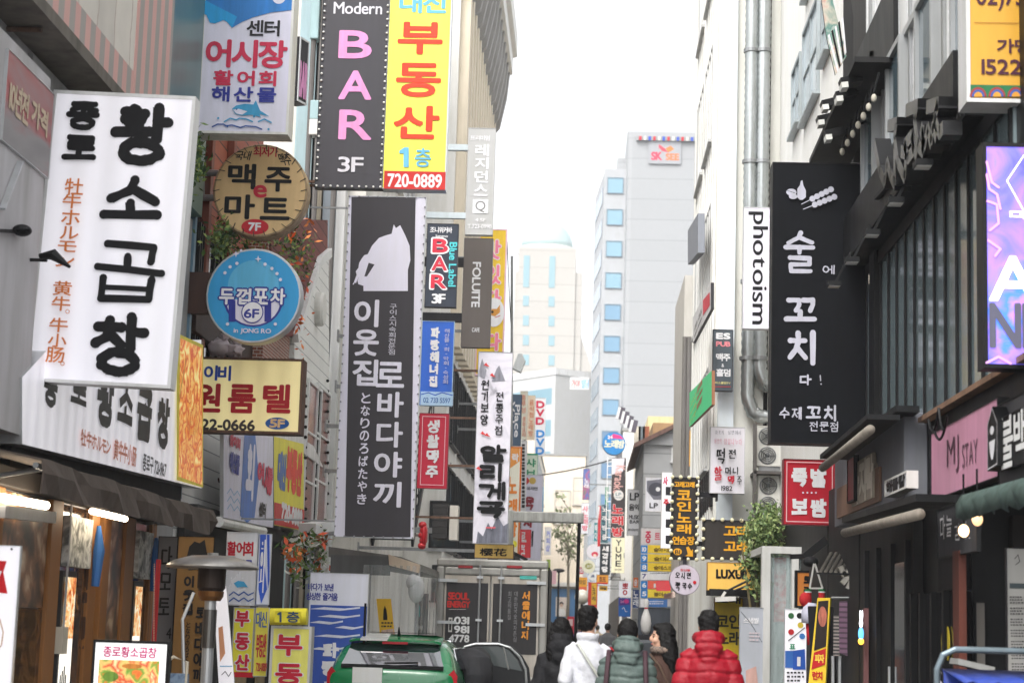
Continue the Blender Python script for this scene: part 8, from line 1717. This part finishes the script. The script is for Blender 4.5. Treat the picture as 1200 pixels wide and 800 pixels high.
b = B(); b.ell((-.3, .6, 1.075), (.1, .11, .1), HAIR); remeshed(b, 'hair', r, .012, HAIR, 2)
# small walkers far down the street (copies of simple figures sized by distance)
def walker(label, px, d, H, top, low, hairc=(24, 22, 22), step=.16, turn=0):
    p = onY(px, 740, d); r = thing('person', label, 'person', (p.x, d, 0), R(turn), group='walkers far down the street'); b = B(); k = H / 1.7
    b.ell((0, 0, 1.58 * k), (.085, .1, .12), SKIN); b.tube([(0, 0, 1.5 * k), (0, 0, 1.38 * k)], [.05, .06], SKIN, 8); b.tube([(0, 0, 1.42 * k), (0, 0, 1.3 * k), (0, 0, .95 * k), (0, 0, .8 * k)], [(.1, .08), (.22, .13), (.18, .12), (.19, .13)], SKIN, 12)
    for q in (-1, 1):
        b.tube([(q * .2, 0, 1.34 * k), (q * .25, -.03, 1.08 * k), (q * .23, .06 * q, .84 * k)], [.065, .055, .04], SKIN, 8); b.tube([(q * .09, 0, .86 * k), (q * .1, q * step * .5, .46 * k), (q * .1, q * step, .08)], [.09, .065, .045], SKIN, 8); b.tube([(q * .1, q * step - .05, .04), (q * .1, q * step + .15, .035)], [.045, .03], SKIN, 6)
    o = remeshed(b, 'body', r, .025, [SKIN, mat(top, .8), mat(low, .8)], 1)
    for pl in o.data.polygons: z = pl.center.z / k; pl.material_index = 0 if z > 1.44 or (z < .88 and abs(pl.center.x) > .21) else (1 if z > .84 else 2)
    b = B(); b.ell((0, -.02, 1.61 * k), (.1, .11, .12), mat(hairc, .5), 12, 8); b.build('hair', r, smooth=True)
for a in (('tiny walker in a dark coat before the blue shopfront', 653, 75, 1.72, (44, 48, 60), (40, 40, 46)), ('tiny walker in a purple coat beside the thin black post', 679, 66, 1.68, (110, 76, 140), (50, 50, 60)), ('tiny walker in navy beside the truck edge', 645, 60, 1.7, (50, 60, 80), (36, 36, 40)),
          ('tiny walker in grey between the white coat and green jacket', 712, 58, 1.7, (120, 120, 124), (50, 50, 56)), ('tiny walker in beige past the parked scooter', 700, 82, 1.66, (176, 160, 140), (60, 60, 66))): walker(*a)
# street clutter
t = thing('red_standing_box', 'red standing sign box on the street before the blue shopfront', 'sign', onY(669, 735, 70)); b = B(); p, q = onY(664, 752, 70), onY(673, 722, 70); b.box(p.x, q.x, 70, 70.4, .005, q.z, flat((206, 60, 70))); b.box(p.x + .05, q.x - .05, 69.98, 69.997, q.z - .35, q.z - .1, flat((230, 200, 200))); part('box', t, b, bevel=.03)
t = thing('globe_street_lamp', 'street lamp with a pale globe near the street end', 'street lamp', (onY(682, 700, 88).x, 88, 0)); b = B(); p = onY(682, 699, 88); b.ell(p, (.35, .35, .35), mat((236, 232, 222), .4)); part('globe', t, b, smooth=True); b = B(); b.tube([(p.x, 88, 0), (p.x, 88, p.z - .3)], .06, DKSTEEL, 8); part('pole', t, b)
t = thing('traffic_cone', 'orange and white cone by the walkers', 'cone', (onY(778, 770, 27).x, 27, .004)); b = B(); b.lathe([(.16, 0), (.16, .03), (.12, .04), (.03, .6), (.01, .61)], flat((236, 100, 40)), (t.location.x, 27, .004), 20); b.lathe([(.088, .22), (.068, .36)], WHITE, (t.location.x, 27, .004), 20); part('cone', t, b)
t = thing('round_mirror_pole', 'thin street pole with a round mirror lamp before the cream building', 'pole', (onY(655, 700, 110).x, 110, 0)); b = B(); p = onY(655, 668, 110); b.tube([(p.x, 110, 0), p], .06, DKSTEEL, 8); b.ell(p, (.35, .2, .12), DKSTEEL); part('pole', t, b)
# overhead wires
def wire(nm, label, pts, r_=.012):
    t = thing(nm, label, 'cable', pts[0]); b = B(); P = []
    for a, c_ in zip(pts, pts[1:]):
        for i in range(13): f = i / 12; q = a.lerp(c_, f); q.z -= .5 * 4 * f * (1 - f) * .3; P.append(q)
    b.tube(P, r_, BLACK, 5); part('strand', t, b)
wire('overhead_cable', 'thin cable crossing the street in front of the white office block', [onX(598, 560, -3.1), onY(724, 536, 86)], .03)
wire('wall_cable', 'loose black cable hanging on the white boarded wall under the lodging sign', [onX(256, 560, -4.85), onX(262, 540, -4.85), onX(268, 530, -4.85)], .012)
wire('drooping_cable', 'cable looping past the pole floodlight', [onY(594, 275, 46), onY(601, 420, 46.3)], .012)
wire('pink_sign_cable', 'tangled black cables above the pink fascia', [onX(1088, 492, 3.0), onX(1100, 478, 3.0), onX(1110, 487, 3.0), onX(1094, 500, 3.0)], .012)
# pale roadside tree far off
t = thing('bare_street_tree', 'thin pale street tree in front of the cream end building', 'tree', (onY(663, 740, 105).x, 105, 0)); x0 = t.location.x; rg = random.Random(2); b = B(); b.tube([(x0, 105, 0), (x0 + .1, 105, 3), (x0, 105, 6.5)], [.12, .09, .04], mat((150, 140, 124), .8), 8)
pts = []
for _ in range(22):
    a = onY(663 + rg.gauss(0, 9), 625 + rg.gauss(0, 15), 105 + rg.gauss(0, .6)); b.tube([(x0 + .05, 105, a.z - .8), a], [.03, .012], mat((150, 140, 124), .8), 5)
    for _ in range(16): pts.append(a + Vector((rg.gauss(0, .25), rg.gauss(0, .25), rg.gauss(0, .16))))
part('trunk', t, b); b = B(); leaves(b, pts, .14, [mat((150, 160, 120), .7), mat((170, 170, 140), .7)], rg); part('crown', t, b)
# the air of the street: far things fade to white
hz_ = B(); hz_.box(-450, 450, -70, 950, -1.3, 130, WHITE); ho = hz_.build('haze'); ho['kind'] = 'stuff'
hm = bpy.data.materials.new('air'); hm.use_nodes = True; hn = hm.node_tree; hn.nodes.remove(hn.nodes['Principled BSDF'])
pv_ = hn.nodes.new('ShaderNodeVolumePrincipled'); pv_.inputs['Color'].default_value = (.95, .96, .98, 1); pv_.inputs['Density'].default_value = .00065; pv_.inputs['Anisotropy'].default_value = .3
hn.links.new(pv_.outputs[0], hn.nodes['Material Output'].inputs['Volume']); ho.data.materials.clear(); ho.data.materials.append(hm)
# repeated pieces become parts of their own
SPLIT = {'column', 'cornice_rib', 'pilaster', 'drain_pipe', 'duct_box', 'timber_post', 'soffit_rail', 'raised_letter', 'tent_pole', 'step', 'leg', 'shopfront_post', 'paper_piece', 'foot', 'shop_door', 'mirror', 'hinge', 'lock_rod', 'string_bulb'}
for o in [q for q in col.objects if q.type == 'MESH' and q.name.split('.')[0] in SPLIT and q.parent is not None]:
    me = o.data; n = len(me.vertices); lab = list(range(n))
    def find(a):
        while lab[a] != a: lab[a] = lab[lab[a]]; a = lab[a]
        return a
    for e in me.edges: lab[find(e.vertices[0])] = find(e.vertices[1])
    groups = {}
    for p_ in me.polygons: groups.setdefault(find(p_.vertices[0]), []).append(p_)
    if len(groups) < 2: continue
    nm = o.name.split('.')[0]; par = o.parent; bv = [(m_.width, m_.segments) for m_ in o.modifiers if m_.type == 'BEVEL']
    for k_, ps in groups.items():
        ids = sorted({v for p_ in ps for v in p_.vertices}); ix = {v: i for i, v in enumerate(ids)}
        m2 = bpy.data.meshes.new(nm); m2.from_pydata([me.vertices[v].co[:] for v in ids], [], [[ix[v] for v in p_.vertices] for p_ in ps])
        for mm in me.materials: m2.materials.append(mm)
        m2.polygons.foreach_set('material_index', [p_.material_index for p_ in ps]); m2.polygons.foreach_set('use_smooth', [p_.use_smooth for p_ in ps]); m2.update()
        o2 = bpy.data.objects.new(nm, m2); col.objects.link(o2); o2.parent = par; o2.location = o.location
        if bv: q2 = o2.modifiers.new('bevel', 'BEVEL'); q2.width, q2.segments = bv[0]; q2.limit_method = 'ANGLE'
    bpy.data.objects.remove(o)
for o in col.objects:
    if o.parent is None and 'category' in o and 'kind' not in o: o['kind'] = 'thing'
